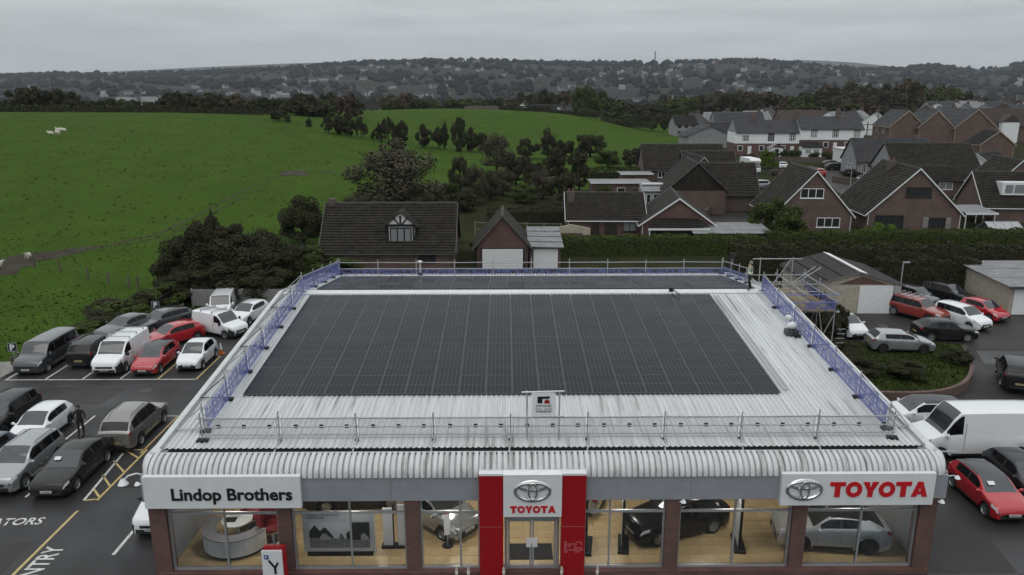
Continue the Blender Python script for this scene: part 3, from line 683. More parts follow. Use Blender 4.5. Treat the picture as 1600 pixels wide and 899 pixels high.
board = mat('scaffold_board', (.20, .15, .09), .85, var=.4, scale=4, stretch=(1, .2, 1))
for i in range(16): MB().bx(.05 + i * .245, .28 + i * .245, -.2, 5.4, 4.98, 5.02).build('board', board if i % 5 != 3 else steel_dark, t_)
MB().bx(2.1, 4.0, -.06, -.05, 5.05, 5.5).build('mesh_panel', back_mesh, t_)
MB().bx(4.05, 4.06, .05, 2.5, 5.05, 5.6).build('mesh_panel', back_mesh, t_); MB().bx(4.05, 4.06, 2.7, 5.1, 5.05, 5.6).build('mesh_panel', back_mesh, t_)
for z in (1.3, 1.6, 1.9, 2.2, 2.9, 3.2, 3.5, 3.8): MB().tube((4.25, -.1, z), (4.75, -.1, z), .02, 6).build('rung', steel, t_)
b = MB(); b.ell((0, 0, .16), (.9, .6, .34), 12, 6); b.ell((.2, .12, .28), (.5, .36, .3), 10, 6)
tag(b.build('dust_sheet', mat('pale_sheet', (.5, .52, .53), .8, var=.2, bump=.5), None, (17.9, 49.3, 5.02), smooth=60), 'crumpled pale sheet left on the scaffold deck', 'sheet')
# white sack and dark box by the right rail, tool on the ridge
b = MB(); b.ell((0, 0, .5), (.55, .45, .42), 12, 7); b.ell((-.12, .25, .85), (.4, .36, .34), 10, 6); b = b.build('sack', mat('white_sack', (.62, .63, .64), .7, var=.2, bump=.4), thing('tool_pile', 'white sacks on a dark box beside the right guard rail', 'sacks', (15.0, 38.2, zr(38.2))), smooth=60)
MB().bx(-.32, .3, -.3, .22, 0, .3).build('box', steel_dark, b.parent); MB().bx(.0, .34, -.5, -.3, 0, .16).build('foot', rubber, b.parent)
t_ = thing('hand_tool', 'dark cordless tool with a long handle lying on the roof ridge', 'tool', (10.0, 44.5, RZ + .1))
MB().bx(-.12, .12, -.1, .1, 0, .2).build('body', rubber, t_); MB().tube((0, 0, .2), (.3, -1.1, .03), .03).build('handle', rubber, t_)
# roof pipe on the rear slope
t_ = thing('vent_pipe', 'slim grey vent pipe with white cap standing on the rear slope', 'vent pipe', (-6.1, 54.2, zr(54.2)))
MB().lathe([(.07, 0), (.07, 1.0)], 10).build('pipe', steel, t_); MB().lathe([(.02, 1.12), (.16, 1.08), (.16, 1.0), (.02, 1.0)], 10).build('cap', white_paint, t_); MB().lathe([(.2, 0), (.1, .22)], 10).build('flashing', rubber, t_)
# edmunds banner
t_ = thing('banner_frame', 'white edmunds roofing banner hung between two scaffold poles', 'banner', (1.5, 27.75, zr(27.75)))
for x in (-.64, .62): MB().tube((x, 0, .1), (x, 0, 2.15), .032, 8).build('standard', steel, t_)
MB().tube((-.85, -.05, 2.12), (.8, -.05, 2.16), .03, 8).build('ledger', sign_white, t_); MB().tube((-.8, -.05, 1.08), (.8, -.05, 1.1), .03, 8).build('ledger', steel, t_)
ban = MB(); K = 8
for k in range(K):
    a, c = -.46 + .92 * k / K, -.46 + .92 * (k + 1) / K; f = lambda u: -.09 + .012 * math.sin(u * 9)
    ban.quad((a, f(a), 1.12), (c, f(c), 1.12), (c, f(c), 2.12), (a, f(a), 2.12))
ban = ban.build('banner', mat('banner_vinyl', (.72, .73, .75), .5), t_)
lg = MB(); lg.bx(-.24, -.05, -.112, -.108, 1.68, 1.96); lg.prism([(-.05, 1.87), (.2, 1.87), (.235, 1.9), (.235, 1.94), (.2, 1.97), (-.05, 1.96)], -.112, -.108); lg.build('logo_mark', black_paint, ban)
lg = MB(); lg.prism([(.02, 1.68), (.24, 1.68), (.23, 1.75), (.19, 1.81), (.14, 1.835), (.08, 1.82), (.04, 1.78)], -.112, -.108); lg.build('logo_dot', red_panel, ban)
gp = mat('grey_print', (.12, .12, .13), .6)
for s, sz, z, bo in (('edmunds', .17, 1.53, .001), ('07768 851739', .105, 1.30, .004)):
    o = link('lettering', text_mesh(s, sz, gp, .001, bo, 'CENTER'), ban, (0, -.108, z)); o.rotation_euler = (R(90), 0, 0)
bb = MB(); bb.bx(-.33, -.05, -.110, -.107, 1.43, 1.455); bb.bx(.02, .33, -.110, -.107, 1.43, 1.455); bb.build('print_line', gp, ban)

# ------------------------------------------------------------------ vehicles
PAINTS = {}
def paint(n, c, metal=.0, rough=.16):
    if n not in PAINTS: dk = max(c) < .05; PAINTS[n] = mat('car_paint_' + n, c, rough, metal=metal, coat=.25 if dk else 1, spec=.3 if dk else .5, var=.02)
    return PAINTS[n]
for n, c, me_ in (('white', (.74, .76, .78), 0), ('red', (.42, .012, .02), 0), ('black', (.012, .012, .013), 0), ('grey', (.062, .064, .070), .3), ('silver', (.34, .35, .36), .5), ('dark', (.03, .031, .034), .2), ('blue', (.045, .055, .085), .3), ('taupe', (.235, .225, .21), .45), ('orange', (.27, .035, .026), 0), ('brownblack', (.020, .019, .018), .15)): paint(n, c, me_)
car_glass = mat('car_glass', (.004, .004, .005), .08, spec=.3); wind_glass = mat('windscreen_glass', (.03, .033, .038), .05, spec=1)
trim = mat('black_trim', (.018, .018, .019), .55); tyre_m = mat('tyre', (.014, .014, .014), .85); rim_m = mat('alloy_rim', (.36, .37, .38), .35, metal=.7); rim_d = mat('dark_rim', (.06, .06, .065), .35, metal=.5)
lamp_m = mat('headlamp_lens', (.50, .52, .54), .12, spec=.8); tail_m = mat('tail_lamp', (.22, .01, .012), .2); plate_w = mat('white_plate', (.6, .6, .58), .5); plate_y = mat('yellow_plate', (.48, .36, .10), .5)
platetxt = mat('plate_print', (.2, .2, .19), .6, var=.9, scale=30)
TYPES = {
 'hatch': dict(L=4.0, W=1.76, H=1.49, clr=.2, r=.315, fo=.78, wb=2.52, nose=.66, hood=.84, cowl=(.98, .99), head=1.9, rh=(3.42, 1.42), rw=(3.88, 1.02), tail=.98, belt=(.97, 1.06), win=[(1.42, 2.22), (2.32, 3.2)], tum=.74),
 'suv': dict(L=4.6, W=1.87, H=1.70, clr=.24, r=.365, fo=.9, wb=2.69, nose=.84, hood=1.02, cowl=(1.2, 1.14), head=2.1, rh=(4.1, 1.63), rw=(4.5, 1.18), tail=1.14, belt=(1.1, 1.18), win=[(1.62, 2.5), (2.6, 3.45), (3.55, 4.1)], tum=.76),
 'estate': dict(L=4.75, W=1.84, H=1.47, clr=.19, r=.33, fo=.92, wb=2.8, nose=.66, hood=.83, cowl=(1.28, .96), head=2.2, rh=(4.1, 1.38), rw=(4.62, 1.0), tail=.95, belt=(.95, 1.02), win=[(1.75, 2.6), (2.7, 3.5), (3.6, 4.15)], tum=.74),
 'saloon': dict(L=4.85, W=1.86, H=1.46, clr=.18, r=.34, fo=.95, wb=2.84, nose=.68, hood=.86, cowl=(1.32, .98), head=2.3, rh=(3.75, 1.36), rw=(4.55, 1.06), tail=1.0, belt=(.98, 1.06), win=[(1.8, 2.65), (2.75, 3.6)], tum=.72),
 'coupe_suv': dict(L=4.39, W=1.8, H=1.56, clr=.21, r=.35, fo=.88, wb=2.64, nose=.76, hood=.95, cowl=(1.3, 1.08), head=2.05, rh=(3.35, 1.5), rw=(4.15, 1.16), tail=1.08, belt=(1.04, 1.2), win=[(1.6, 2.35), (2.45, 3.15)], tum=.73),
 'mpv': dict(L=4.25, W=1.75, H=1.64, clr=.2, r=.31, fo=.82, wb=2.62, nose=.75, hood=.93, cowl=(.95, 1.08), head=1.75, rh=(3.85, 1.58), rw=(4.18, 1.05), tail=1.0, belt=(1.02, 1.06), win=[(1.25, 2.1), (2.2, 3.05), (3.15, 3.8)], tum=.78),
 'small_van': dict(L=4.4, W=1.82, H=1.82, clr=.22, r=.32, fo=.85, wb=2.75, nose=.8, hood=1.0, cowl=(.98, 1.14), head=1.7, rh=(4.28, 1.78), rw=(4.37, 1.15), tail=1.1, belt=(1.1, 1.12), win=[(1.2, 1.95)], tum=.86),
 'van': dict(L=5.0, W=2.0, H=1.98, clr=.23, r=.345, fo=.98, wb=2.95, nose=.86, hood=1.08, cowl=(.92, 1.25), head=1.72, rh=(4.88, 1.94), rw=(4.97, 1.2), tail=1.1, belt=(1.2, 1.22), win=[(1.15, 2.0)], tum=.87),
 'minibus': dict(L=5.1, W=1.95, H=1.93, clr=.2, r=.34, fo=.93, wb=3.1, nose=.84, hood=1.04, cowl=(.95, 1.2), head=1.72, rh=(4.95, 1.88), rw=(5.06, 1.2), tail=1.1, belt=(1.14, 1.16), win=[(1.15, 2.0), (2.1, 3.3), (3.4, 4.7)], tum=.85),
 'big_van': dict(L=6.6, W=2.05, H=2.62, clr=.28, r=.36, fo=1.0, wb=4.1, nose=.98, hood=1.22, cowl=(1.0, 1.42), head=1.95, rh=(6.48, 2.58), rw=(6.57, 1.4), tail=1.2, belt=(1.38, 1.4), win=[(1.25, 2.05)], tum=.87),
 'pickup': dict(L=5.25, W=1.84, H=1.76, clr=.28, r=.38, fo=.92, wb=3.05, nose=.9, hood=1.06, cowl=(1.35, 1.16), head=2.0, rh=(5.05, 1.7), rw=(5.2, 1.2), tail=1.12, belt=(1.12, 1.16), win=[(1.62, 2.4), (2.5, 3.2), (3.5, 4.9)], tum=.78),
}
WHEELS = {}
def wheel_meshes(r, dark, spokes):
    k = (round(r, 3), dark, spokes)
    if k not in WHEELS:
        Mx = Matrix.Rotation(R(-90), 4, 'X'); w_ = .105
        t = MB(); t.lathe([(r * .62, -w_), (r * .95, -w_), (r, -w_ * .7), (r, w_ * .7), (r * .95, w_), (r * .66, w_)], 20, Mx)
        q = MB(); q.lathe([(r * .67, w_ * .96), (r * .63, w_ * .7), (r * .6, w_ * .35), (.001, w_ * .3)], 20, Mx)
        for i in range(spokes):
            a = 2 * math.pi * i / spokes + .3; q.box((math.cos(a) * r * .34, w_ * .62, math.sin(a) * r * .34), (r * .58, .03, r * .15), Matrix.Rotation(-a, 3, 'Y'))
        q.lathe([(r * .17, w_ * .8), (.001, w_ * .85)], 12, Mx)
        q2 = MB(); q2.lathe([(r * .6, w_ * .33), (.001, w_ * .28)], 16, Mx)
        WHEELS[k] = (t.mesh('wheel', tyre_m, 40), q.mesh('rim', rim_d if dark else rim_m, 40))
    return WHEELS[k]
def car(name, label, cat, loc, head, typ, pnt, group=None, roof=None, rails=False, bars=False, dark_rim=False, front_seen=True, black_bumper=False, note=False, spokes=5, open_=False, **ov):
    d = dict(TYPES[typ]); fs = ov.get('L', d['L']) / d['L']
    for k_ in ('fo', 'wb', 'head'): d[k_] *= fs
    for k_ in ('cowl', 'rh', 'rw'): d[k_] = (d[k_][0] * fs, d[k_][1])
    d['win'] = [(a * fs, c * fs) for a, c in d['win']]; d.update(ov); L, Wd, H = d['L'], d['W'], d['H']; hw = Wd / 2
    root = thing(name, label, cat, loc, math.atan2(head[1], head[0]), group)
    cs, cz = d['cowl']; hs = d['head']; rs, rz_ = d['rh']; ws, wz = d['rw']; clr = d['clr']; b0, b1 = d['belt']; van = d['tum'] > .82
    ax = (d['fo'], d['fo'] + d['wb']); ra = d['r'] + .06
    TS = [0, .05, .16, cs, hs, (hs + rs) / 2, rs, ws, max(L - .03, ws + .012), L]; TZ = [d['nose'] - .12, d['nose'], d['hood'] - .05, cz, H - .03, H, rz_, wz, d['tail'], d['tail'] - .12]
    if cs > .5: TS.insert(3, cs * .55); TZ.insert(3, d['hood'] + (cz - d['hood']) * .45)
    def top(s): return float(_cr(TS, TZ, s))
    def belt(s): return min(top(s) - .035, float(np.interp(s, [0, .16, cs, L], [d['nose'] - .14, d['hood'] - .12, b0, b1])))
    def wid(s): return hw * float(np.interp(s, [0, .06, .25, .7, 1.5, L - 1.2, L - .35, L - .06, L], [.76, .86, .94, .985, 1, 1, .975 if not van else .99, .90 if not van else .97, .84 if not van else .95]))
    def zb(s):
        z = clr + float(np.interp(s, [0, .25, L - .3, L], [.08, 0, 0, .1]))
        for a in ax:
            if abs(s - a) < ra: z = max(z, d['r'] + math.sqrt(ra * ra - (s - a)**2) * 1.0)
        return z
    def ring(s):
        w_, t_, bl, z0 = wid(s), top(s), belt(s), zb(s); h = bl - z0; g = min(1, max(0, (t_ - bl) / (H - b0)))
        w5 = w_ * .955; w6 = w_ * (.90 - (.90 - d['tum']) * g); z6 = t_ - (.02 + .05 * g)
        half = [(0, z0 + .02), (w_ * .86, z0 + .02), (w_ * .955, z0), (w_ * .985, z0 + .14 * h), (w_, z0 + .5 * h), (w_ * .985, z0 + .82 * h), (w5, bl),
                (w5 + (w6 - w5) * .07, bl + (z6 - bl) * .07), (w5 + (w6 - w5) * .9, bl + (z6 - bl) * .9), (w6, z6), (w6 * .9, t_ - .012 * (1 + g)), (w6 * .5, t_), (0, t_ + .008)]
        return half
    st = set(np.round(np.linspace(0, L, 22), 3)) | set(TS) | {cs + .05, hs - .03, rs + .05, ws - .06, .1, .42, .47, L - .22, L - .45, L - .08}
    for a in ax: st |= {round(a + ra * math.cos(math.pi * i / 10) * .998, 3) for i in range(11)} | {round(a - ra - .004, 3), round(a + ra + .004, 3)}
    for a, c in d['win']: st |= {a, c}
    st = sorted(s for s in st if 0 <= s <= L); ss = [st[0]]
    for s in st[1:]:
        if s - ss[-1] > .006: ss.append(s)
    rings = [ring(s) for s in ss]; nh = len(rings[0]); full = []
    for s, h in zip(ss, rings):
        full.append([Vector((L / 2 - s, y, z)) for y, z in h] + [Vector((L / 2 - s, -y, z)) for y, z in h[-2:0:-1]])
    nr = len(full[0])
    body = MB(); ws_, rw_, sides, tops, pillars = MB(), MB(), {}, MB(), {}
    for i in range(len(ss) - 1):
        s0, s1 = ss[i], ss[i + 1]; sm = (s0 + s1) / 2
        for j in range(nr):
            j2 = (j + 1) % nr; jj = j if j < nh - 1 else nr - 1 - j; q = (full[i][j], full[i][j2], full[i + 1][j2], full[i + 1][j])
            dst = body
            if jj in (10, 11) and cs + .045 < sm < hs - .028: dst = ws_
            elif jj in (10, 11) and rs + .045 < sm < ws - .058 and not van: dst = rw_
            elif jj == 7:
                for k, (a, c) in enumerate(d['win']):
                    if a < sm < c: dst = sides.setdefault((k, j < nh - 1), MB())
                if dst is body and d['win'][0][0] < sm < d['win'][-1][1]: dst = pillars.setdefault((int(sm * 2), j < nh - 1), MB())
            elif roof is not None and jj >= 9 and hs - .03 < sm < rs + .05: dst = tops
            dst.quad(*q)
    body.quad(*full[0]); body.quad(*reversed(full[-1]))
    def weld(b):
        bm = bmesh.new(); me = b.mesh('t', trim); bm.from_mesh(me); bmesh.ops.remove_doubles(bm, verts=bm.verts, dist=.0005); bmesh.ops.recalc_face_normals(bm, faces=bm.faces)
        bm.to_mesh(me); bm.free(); return me
    def fin(b, nm, m_, par, ang=38):
        me = weld(b); me.name = nm; me.materials.clear(); me.materials.append(m_)
        me.polygons.foreach_set('use_smooth', [True] * len(me.polygons)); me.set_sharp_from_angle(angle=R(ang)); return link(nm, me, par)
    bo = fin(body, 'body', paint_of(pnt), root)
    if ws_.f: fin(ws_, 'windscreen', wind_glass, root)
    if rw_.f: fin(rw_, 'rear_window', car_glass, root)
    for k in sorted(sides): fin(sides[k], 'side_window', car_glass, root)
    for k in sorted(pillars): fin(pillars[k], 'window_pillar', trim, root)
    if tops.f: fin(tops, 'roof', roof, root)
    # conforming patches lifted off the body
    def patch(nm, sa, sb, ja, jb, m_, off, sides_=(0, 1), par=root):
        I = [i for i, s in enumerate(ss) if sa - 1e-4 <= s <= sb + 1e-4]
        if len(I) < 2: return
        for sd in sides_:
            b = MB()
            def P(i, j):
                jx = j if sd == 0 else (nr - j) % nr; c = full[i][jx]
                e1 = full[min(i + 1, len(ss) - 1)][jx] - full[max(i - 1, 0)][jx]; e2 = full[i][(jx + 1) % nr] - full[i][(jx - 1) % nr]
                n = e1.cross(e2); n = n.normalized() if n.length > 1e-9 else Vector((0, 0, 1))
                if n.dot(c - Vector((c.x * .8, 0, .6))) < 0: n = -n
                return c + n * off
            for i, i2 in zip(I[:-1], I[1:]):
                for j in range(ja, jb): b.quad(P(i, j), P(i, j + 1), P(i2, j + 1), P(i2, j))
            fin(b, nm, m_, par)
    patch('headlight_surround', 0, .47, 5, 7, trim, .005); patch('headlight', .05, .42, 5, 7, lamp_m, .011)
    patch('taillight', L - .22, L - .03, 5, 7, tail_m, .008)
    lowm = trim
    patch('sill_trim', ax[0] + ra + .02, ax[1] - ra - .02, 2, 3, trim, .006)
    if black_bumper: patch('bumper', 0, ax[0] - ra, 2, 5, trim, .012)
    # grille, bumper openings, plates
    fx_ = L / 2; nz0 = d['nose']
    MB().box((fx_ + .004, 0, nz0 - .20), (.02, hw * (1.0 if not van else 1.1), .13)).build('grille', trim, root)
    MB().box((fx_ + .004, 0, clr + .19), (.02, hw * 1.4, .18)).build('bumper_intake', trim, root)
    for sgn, pm, xx, zz in ((1, plate_w, fx_ + .02, clr + .27), (-1, plate_y, -fx_ - .008, .62 if not van else .55)):
        p_ = MB().box((xx, 0, zz), (.012, .52, .115)).build('number_plate', pm, root); MB().box((xx + sgn * .008, 0, zz), (.004, .40, .055)).build('plate_print', platetxt, p_)
    if not van or typ == 'minibus': MB().box((-fx_ - .002, 0, clr + .16), (.02, hw * 1.2, .14)).build('rear_bumper_trim', trim, root)
    else:
        b = MB(); b.box((-fx_ - .003, 0, (d['tail'] + clr) / 2 + .3), (.012, .02, H * .62)); b.build('door_gap', trim, root)
    for y in (1, -1):
        q = MB(); q.ell((fx_ - cs - .22, y * (hw + .1), b0 + .05), (.13, .22, .16 if not van else .3), 10, 6); q.box((fx_ - cs - .2, y * (hw - .02), b0 + .02), (.07, .14, .05)); q.build('door_mirror', paint_of(pnt) if not black_bumper else trim, root, smooth=50)
        for (a, c) in d['win'][:2]:
            MB().box((fx_ - c + .12, y * (hw * .992 + .006), (b0 + b1) / 2 - .12), (.17, .02, .03)).build('door_handle', trim if black_bumper else paint_of(pnt), root)
        if not van:
            for s in (d['win'][0][0] - .12, d['win'][0][1] + .05, d['win'][min(1, len(d['win']) - 1)][1] - .0):
                if s < L - 1.0: MB().box((fx_ - s, y * (hw * .999), clr + .38), (.012, .012, b0 - clr - .55)).build('door_gap', trim, root)
        else: MB().box((fx_ - d['win'][0][1] - .1, y * (hw * .998), (H + clr) / 2 - .12), (.014, .014, H * .55)).build('door_gap', trim, root)
        for a in ax:
            t, q = wheel_meshes(d['r'], dark_rim, spokes)
            wo = link('wheel', t, root, (fx_ - a, y * (hw - .125), d['r'])); wo.rotation_euler = (0, 0, 0 if y > 0 else math.pi); link('rim', q, wo)
    ub = MB(); ub.bx(-L / 2 + .2, L / 2 - .2, -hw * .72, hw * .72, clr - .02, clr + .3); ub.build('underbody', trim, root)
    if rails:
        for y in (1, -1):
            b = MB(); yy = y * hw * d['tum'] * .93; b.tube((fx_ - hs - .25, yy, H - .01), (fx_ - hs - .4, yy, H + .045), .018); b.tube((fx_ - hs - .4, yy, H + .045), (fx_ - rs + .4, yy, H + .03), .018); b.tube((fx_ - rs + .4, yy, H + .03), (fx_ - rs + .2, yy, H - .04), .018); b.build('roof_rail', trim if pnt != 'black' else rim_m, root)
    if bars:
        for s in bars: b = MB(); b.box((fx_ - s, 0, H + .1), (.06, hw * 1.6, .05)); b.box((fx_ - s, hw * .78, H + .04), (.07, .06, .12)); b.box((fx_ - s, -hw * .78, H + .04), (.07, .06, .12)); b.build('roof_bar', alu, root)
    if note: MB().box((fx_ - (cs + hs) / 2 + .05, -hw * .35, (cz + H) / 2 + .03), (.2, .3, .012), Matrix.Rotation(math.atan2(H - cz, hs - cs), 3, 'Y')).build('windscreen_card', sign_white, root)
    return root
def paint_of(p): return PAINTS[p] if isinstance(p, str) else p
DN, UP = (0, -1), (0, 1)
blackroof = mat('black_roof_panel', (.014, .014, .015), .2, coat=.5)
glassroof = mat('glass_roof_panel', (.03, .032, .036), .1)
row1 = 'cars parked in the left car park'
car('people_carrier', 'dark grey people carrier van at the left end of the upper parking row', 'van', (-31.4, 50.2, 0), DN, 'minibus', 'grey', row1)
car('hatchback', 'black hatchback reversed in with yellow rear plate between two vans', 'car', (-28.6, 51.2, 0), UP, 'suv', 'black', row1, rails=True)
car('panel_van', 'white panel van with three roof bars in the upper parking row', 'van', (-26.2, 50.0, 0), DN, 'van', 'white', row1, black_bumper=True, bars=(2.3, 3.3, 4.3))
car('hatchback', 'red hatchback with dark glass roof in front of another red car', 'car', (-23.7, 49.6, 0), DN, 'hatch', 'red', row1, roof=glassroof, L=4.35)
car('hatchback', 'small boxy white hatchback in the last bay by the roof edge', 'car', (-21.15, 50.2, 0), DN, 'hatch', 'white', row1, L=3.75, H=1.58, W=1.7)
car('saloon', 'dull grey saloon mostly hidden behind the white panel van', 'car', (-29.1, 56.8, 0), (-.4, -.92), 'saloon', 'grey', row1)
car('estate_car', 'grey estate car with bright window trim beside the field hedge', 'car', (-27.0, 58.4, 0), (-.55, -.83), 'estate', 'grey', row1, rails=True)
car('hatchback', 'bright red car parked side-on behind the red hatchback', 'car', (-24.6, 54.6, 0), (-.62, -.78), 'hatch', 'red', row1, L=4.3)
car('small_van', 'small white van with faded lettering and roof bars facing right', 'van', (-21.9, 56.8, 0), (.88, -.47), 'small_van', 'white', row1, bars=(2.2, 3.4), black_bumper=True)
car('small_van', 'plain white van furthest back against the grey fence', 'van', (-23.6, 62.0, 0), (.2, -.98), 'small_van', 'white', row1)
car('hatchback', 'white hatchback furthest back beside the roof verge', 'car', (-20.9, 60.4, 0), (-.25, -.97), 'hatch', 'white', row1)
car('suv', 'black car at the left edge beside the white hatchback', 'car', (-27.9, 39.9, 0), DN, 'suv', 'black', row1, dark_rim=True)
car('hatchback', 'glossy white hatchback nose-on beside the standing man', 'car', (-25.25, 38.9, 0), DN, 'hatch', 'white', row1, dark_rim=True)
car('suv', 'silver brown off-roader seen from behind with roof rails', 'car', (-20.15, 38.9, 0), UP, 'suv', 'taupe', row1, rails=True, L=4.8, H=1.85, W=1.88)
car('suv', 'grey SUV nose-on in the lower left parking row', 'car', (-23.5, 34.4, 0), DN, 'suv', 'silver', row1, note=False, black_bumper=False, rails=True)
car('saloon', 'black saloon with a card in the windscreen beside the yellow hatching', 'car', (-21.0, 34.3, 0), DN, 'saloon', 'brownblack', row1, note=True)
car('hatchback', 'dark blue car cut off by the left picture edge', 'car', (-26.0, 34.9, 0), DN, 'hatch', 'blue', row1)
car('suv', 'white and silver car peeking out behind the left corner of the showroom', 'car', (-14.75, 30.9, 0), DN, 'suv', 'white', row1, black_bumper=True)
row2 = 'cars in the yard right of the showroom'
car('panel_van', 'long high-roofed white van standing side-on at the right edge', 'van', (24.3, 36.3, 0), (-1, 0), 'big_van', 'white', row2)
car('suv', 'white car with dark roof half hidden behind the long white van', 'car', (23.3, 39.6, 0), (-1, .05), 'suv', 'white', row2, roof=glassroof)
car('hatchback', 'red hatchback with black roof in the right foreground', 'car', (22.0, 31.4, 0), DN, 'hatch', 'red', row2, roof=blackroof, note=True)
car('hatchback', 'dark grey car beside the red hatchback at the right edge', 'car', (24.4, 32.6, 0), DN, 'hatch', 'dark', row2)
car('hatchback', 'white car corner at the bottom right below the red hatchback', 'car', (24.2, 27.4, 0), DN, 'hatch', 'white', row2)
car('hatchback', 'white hatchback half behind the dark shrub by the white garage door', 'car', (26.4, 56.6, 0), (.12, -.99), 'hatch', 'white', row2)
car('hatchback', 'silver grey hatchback parked side-on on the grass bed', 'car', (27.9, 51.3, .42), (1, -.08), 'hatch', 'silver', row2, L=4.37, H=1.44, dark_rim=True)
car('hatchback', 'black hatchback with silver spoked wheels beside the grass bed', 'car', (33.2, 55.0, 0), (1, -.06), 'coupe_suv', 'black', row2)
car('estate_car', 'white people carrier nose-on between two red vehicles', 'car', (36.6, 58.6, 0), (.34, -.94), 'mpv', 'white', row2, L=4.4)
car('pickup_truck', 'faded red pickup with canopy and roof rack', 'pickup', (33.9, 60.6, 0), (.5, -.86), 'pickup', 'orange', row2, bars=(2.6, 3.1, 3.6, 4.1))
car('estate_car', 'grey car behind the red pickup under the hedge', 'car', (35.8, 64.6, 0), (.5, -.86), 'mpv', 'grey', row2)
car('hatchback', 'bright red small hatchback beside the pale outbuilding', 'car', (39.6, 60.6, 0), (.35, -.94), 'hatch', 'red', row2, L=3.7)
car('hatchback', 'black car hidden behind the red small hatchback', 'car', (39.2, 65.3, 0), (.5, -.86), 'suv', 'black', row2)
car('hatchback', 'black car on the grass corner at the right edge showing its rear', 'car', (32.6, 45.8, .14), (.45, .9), 'suv', 'black', row2)
sr = 'cars on display inside the showroom'
car('coupe_suv', 'silver two-tone crossover with black roof inside the right showroom window', 'car', (13.3, 27.95, .206), (-1, .12), 'coupe_suv', paint('bright_silver', (.52, .53, .54), .3), sr, roof=blackroof, dark_rim=True)
car('coupe_suv', 'glossy black car behind a pier in the middle of the right windows', 'car', (7.2, 28.9, .206), (-.93, -.36), 'coupe_suv', 'black', sr)
car('hatchback', 'silver grey car partly behind the right red pylon', 'car', (2.5, 31.2, .206), (-.9, .44), 'hatch', 'silver', sr)
car('hatchback', 'silver hatchback facing the window left of the entrance', 'car', (-2.95, 29.6, .206), (.74, -.67), 'hatch', 'silver', sr)
car('suv', 'black car behind the poster stand inside the showroom', 'car', (-6.6, 31.3, .206), (1, .1), 'estate', 'black', sr)
# ------------------------------------------------------------------ things inside the showroom
t_ = thing('reception_desk', 'curved white reception desk with dark plinth behind the left window', 'desk', (-11.0, 28.15, .206))
def arc_wall(r0, r1, a0, a1, z0, z1, n=18):
    b = MB()
    for i in range(n):
        a, c = R(a0 + (a1 - a0) * i / n), R(a0 + (a1 - a0) * (i + 1) / n)
        p = [(math.cos(q) * r, math.sin(q) * r) for q in (a, c) for r in (r0, r1)]
        k = len(b.v); b.v += [(x, y, z) for z in (z0, z1) for x, y in p]
        for f in ((0, 2, 3, 1), (4, 5, 7, 6), (0, 4, 6, 2), (1, 3, 7, 5)): b.f.append(tuple(k + j for j in f)); b.m.append(0)
        if i == 0: b.f.append((k, k + 1, k + 5, k + 4)); b.m.append(0)
        if i == n - 1: b.f.append((k + 2, k + 6, k + 7, k + 3)); b.m.append(0)
    return b
desk_w = mat('desk_laminate', (.80, .81, .82), .35, var=.04); red_seat = mat('red_upholstery', (.26, .016, .022), .7, var=.15)
arc_wall(1.25, 1.33, 150, 345, .12, .82).build('front_panel', desk_w, t_, smooth=30); arc_wall(1.15, 1.28, 150, 345, 0, .118).build('base', rubber, t_, smooth=30)
arc_wall(.85, 1.36, 150, 345, .821, .86).build('counter_top', mat('grey_counter', (.2, .2, .21), .4), t_, smooth=30)
MB().lathe([(.001, .80), (.62, .80), (.62, .76), (.06, .75), (.06, .0), (.3, .0)], 24, Matrix.Translation((-.1, .35, .06))).build('round_top', desk_w, t_, smooth=30)
MB().bx(-.55, -.1, .1, .4, .865, .9).build('keyboard', rubber, t_)
for x, y, rz_, lb in ((-9.62, 28.3, .6, 'red tub chair at the right end of the reception desk'), (-10.6, 29.3, .1, 'red tub chair behind the reception desk')):
    c = thing('tub_chair', lb, 'chair', (x, y, .206), rz_, 'red chairs at the reception desk')
    c.scale = (1.6,) * 3; MB().ell((0, 0, .42), (.62, .6, .26), 14, 6).build('seat', red_seat, c, smooth=50); arc_wall(.28, .38, -30, 210, .3, .95, 14).build('backrest', red_seat, c, smooth=40)
    MB().lathe([(.26, .0), (.24, .03), (.05, .05), (.05, .35)], 14).build('pedestal', chrome, c, smooth=40)
t_ = thing('poster_stand', 'big white poster stand showing cars on a forest road', 'poster stand', (-6.6, 27.15, .206))
MB().bx(-1.42, 1.42, 0, .1, .2, 1.95).build('panel', sign_white, t_); MB().bx(-1.3, 1.3, -.02, .28, 0, .2).build('base', rubber, t_)
def flat(name, polys, y, m, par):
    b = MB()
    for p in polys: b.quad(*[(u, y, z) for u, z in p])
    return b.build(name, m, par)
pr = flat('print', [[(-1.18, .36), (1.22, .36), (1.22, 1.5), (-1.18, 1.5)]], -.004, mat('poster_sky', (.80, .82, .84), .5, var=.06), t_)
fo = mat('poster_forest', (.035, .04, .032), .6, var=.5, scale=9)
flat('print_forest', [[(-1.18, .8), (-.2, .8), (-.35, 1.05), (-.55, 1.3), (-.75, 1.12), (-.95, 1.38), (-1.18, 1.1)], [(.3, .72), (1.22, .72), (1.22, 1.5), (.55, 1.5), (.5, 1.2), (.28, 1.0)]], -.006, fo, pr)
flat('print_road', [[(-1.18, .36), (1.22, .36), (1.22, .74), (-1.18, .82)]], -.008, mat('poster_road', (.24, .245, .25), .6, var=.3, scale=5), pr)
for x, s, m_ in ((-.55, .42, 'silver'), (.1, .2, 'grey'), (.62, .5, 'dark'), (1.0, .34, 'silver')):
    flat('print_car', [[(x - s * .5, .72), (x + s * .5, .72), (x + s * .5, .85), (x + s * .28, .9), (x + s * .1, 1.0), (x - s * .25, 1.0), (x - s * .45, .88)]], -.011, mat('poster_' + m_, {'silver': (.45, .46, .47), 'grey': (.2, .2, .2), 'dark': (.03, .03, .03)}[m_], .5), pr)
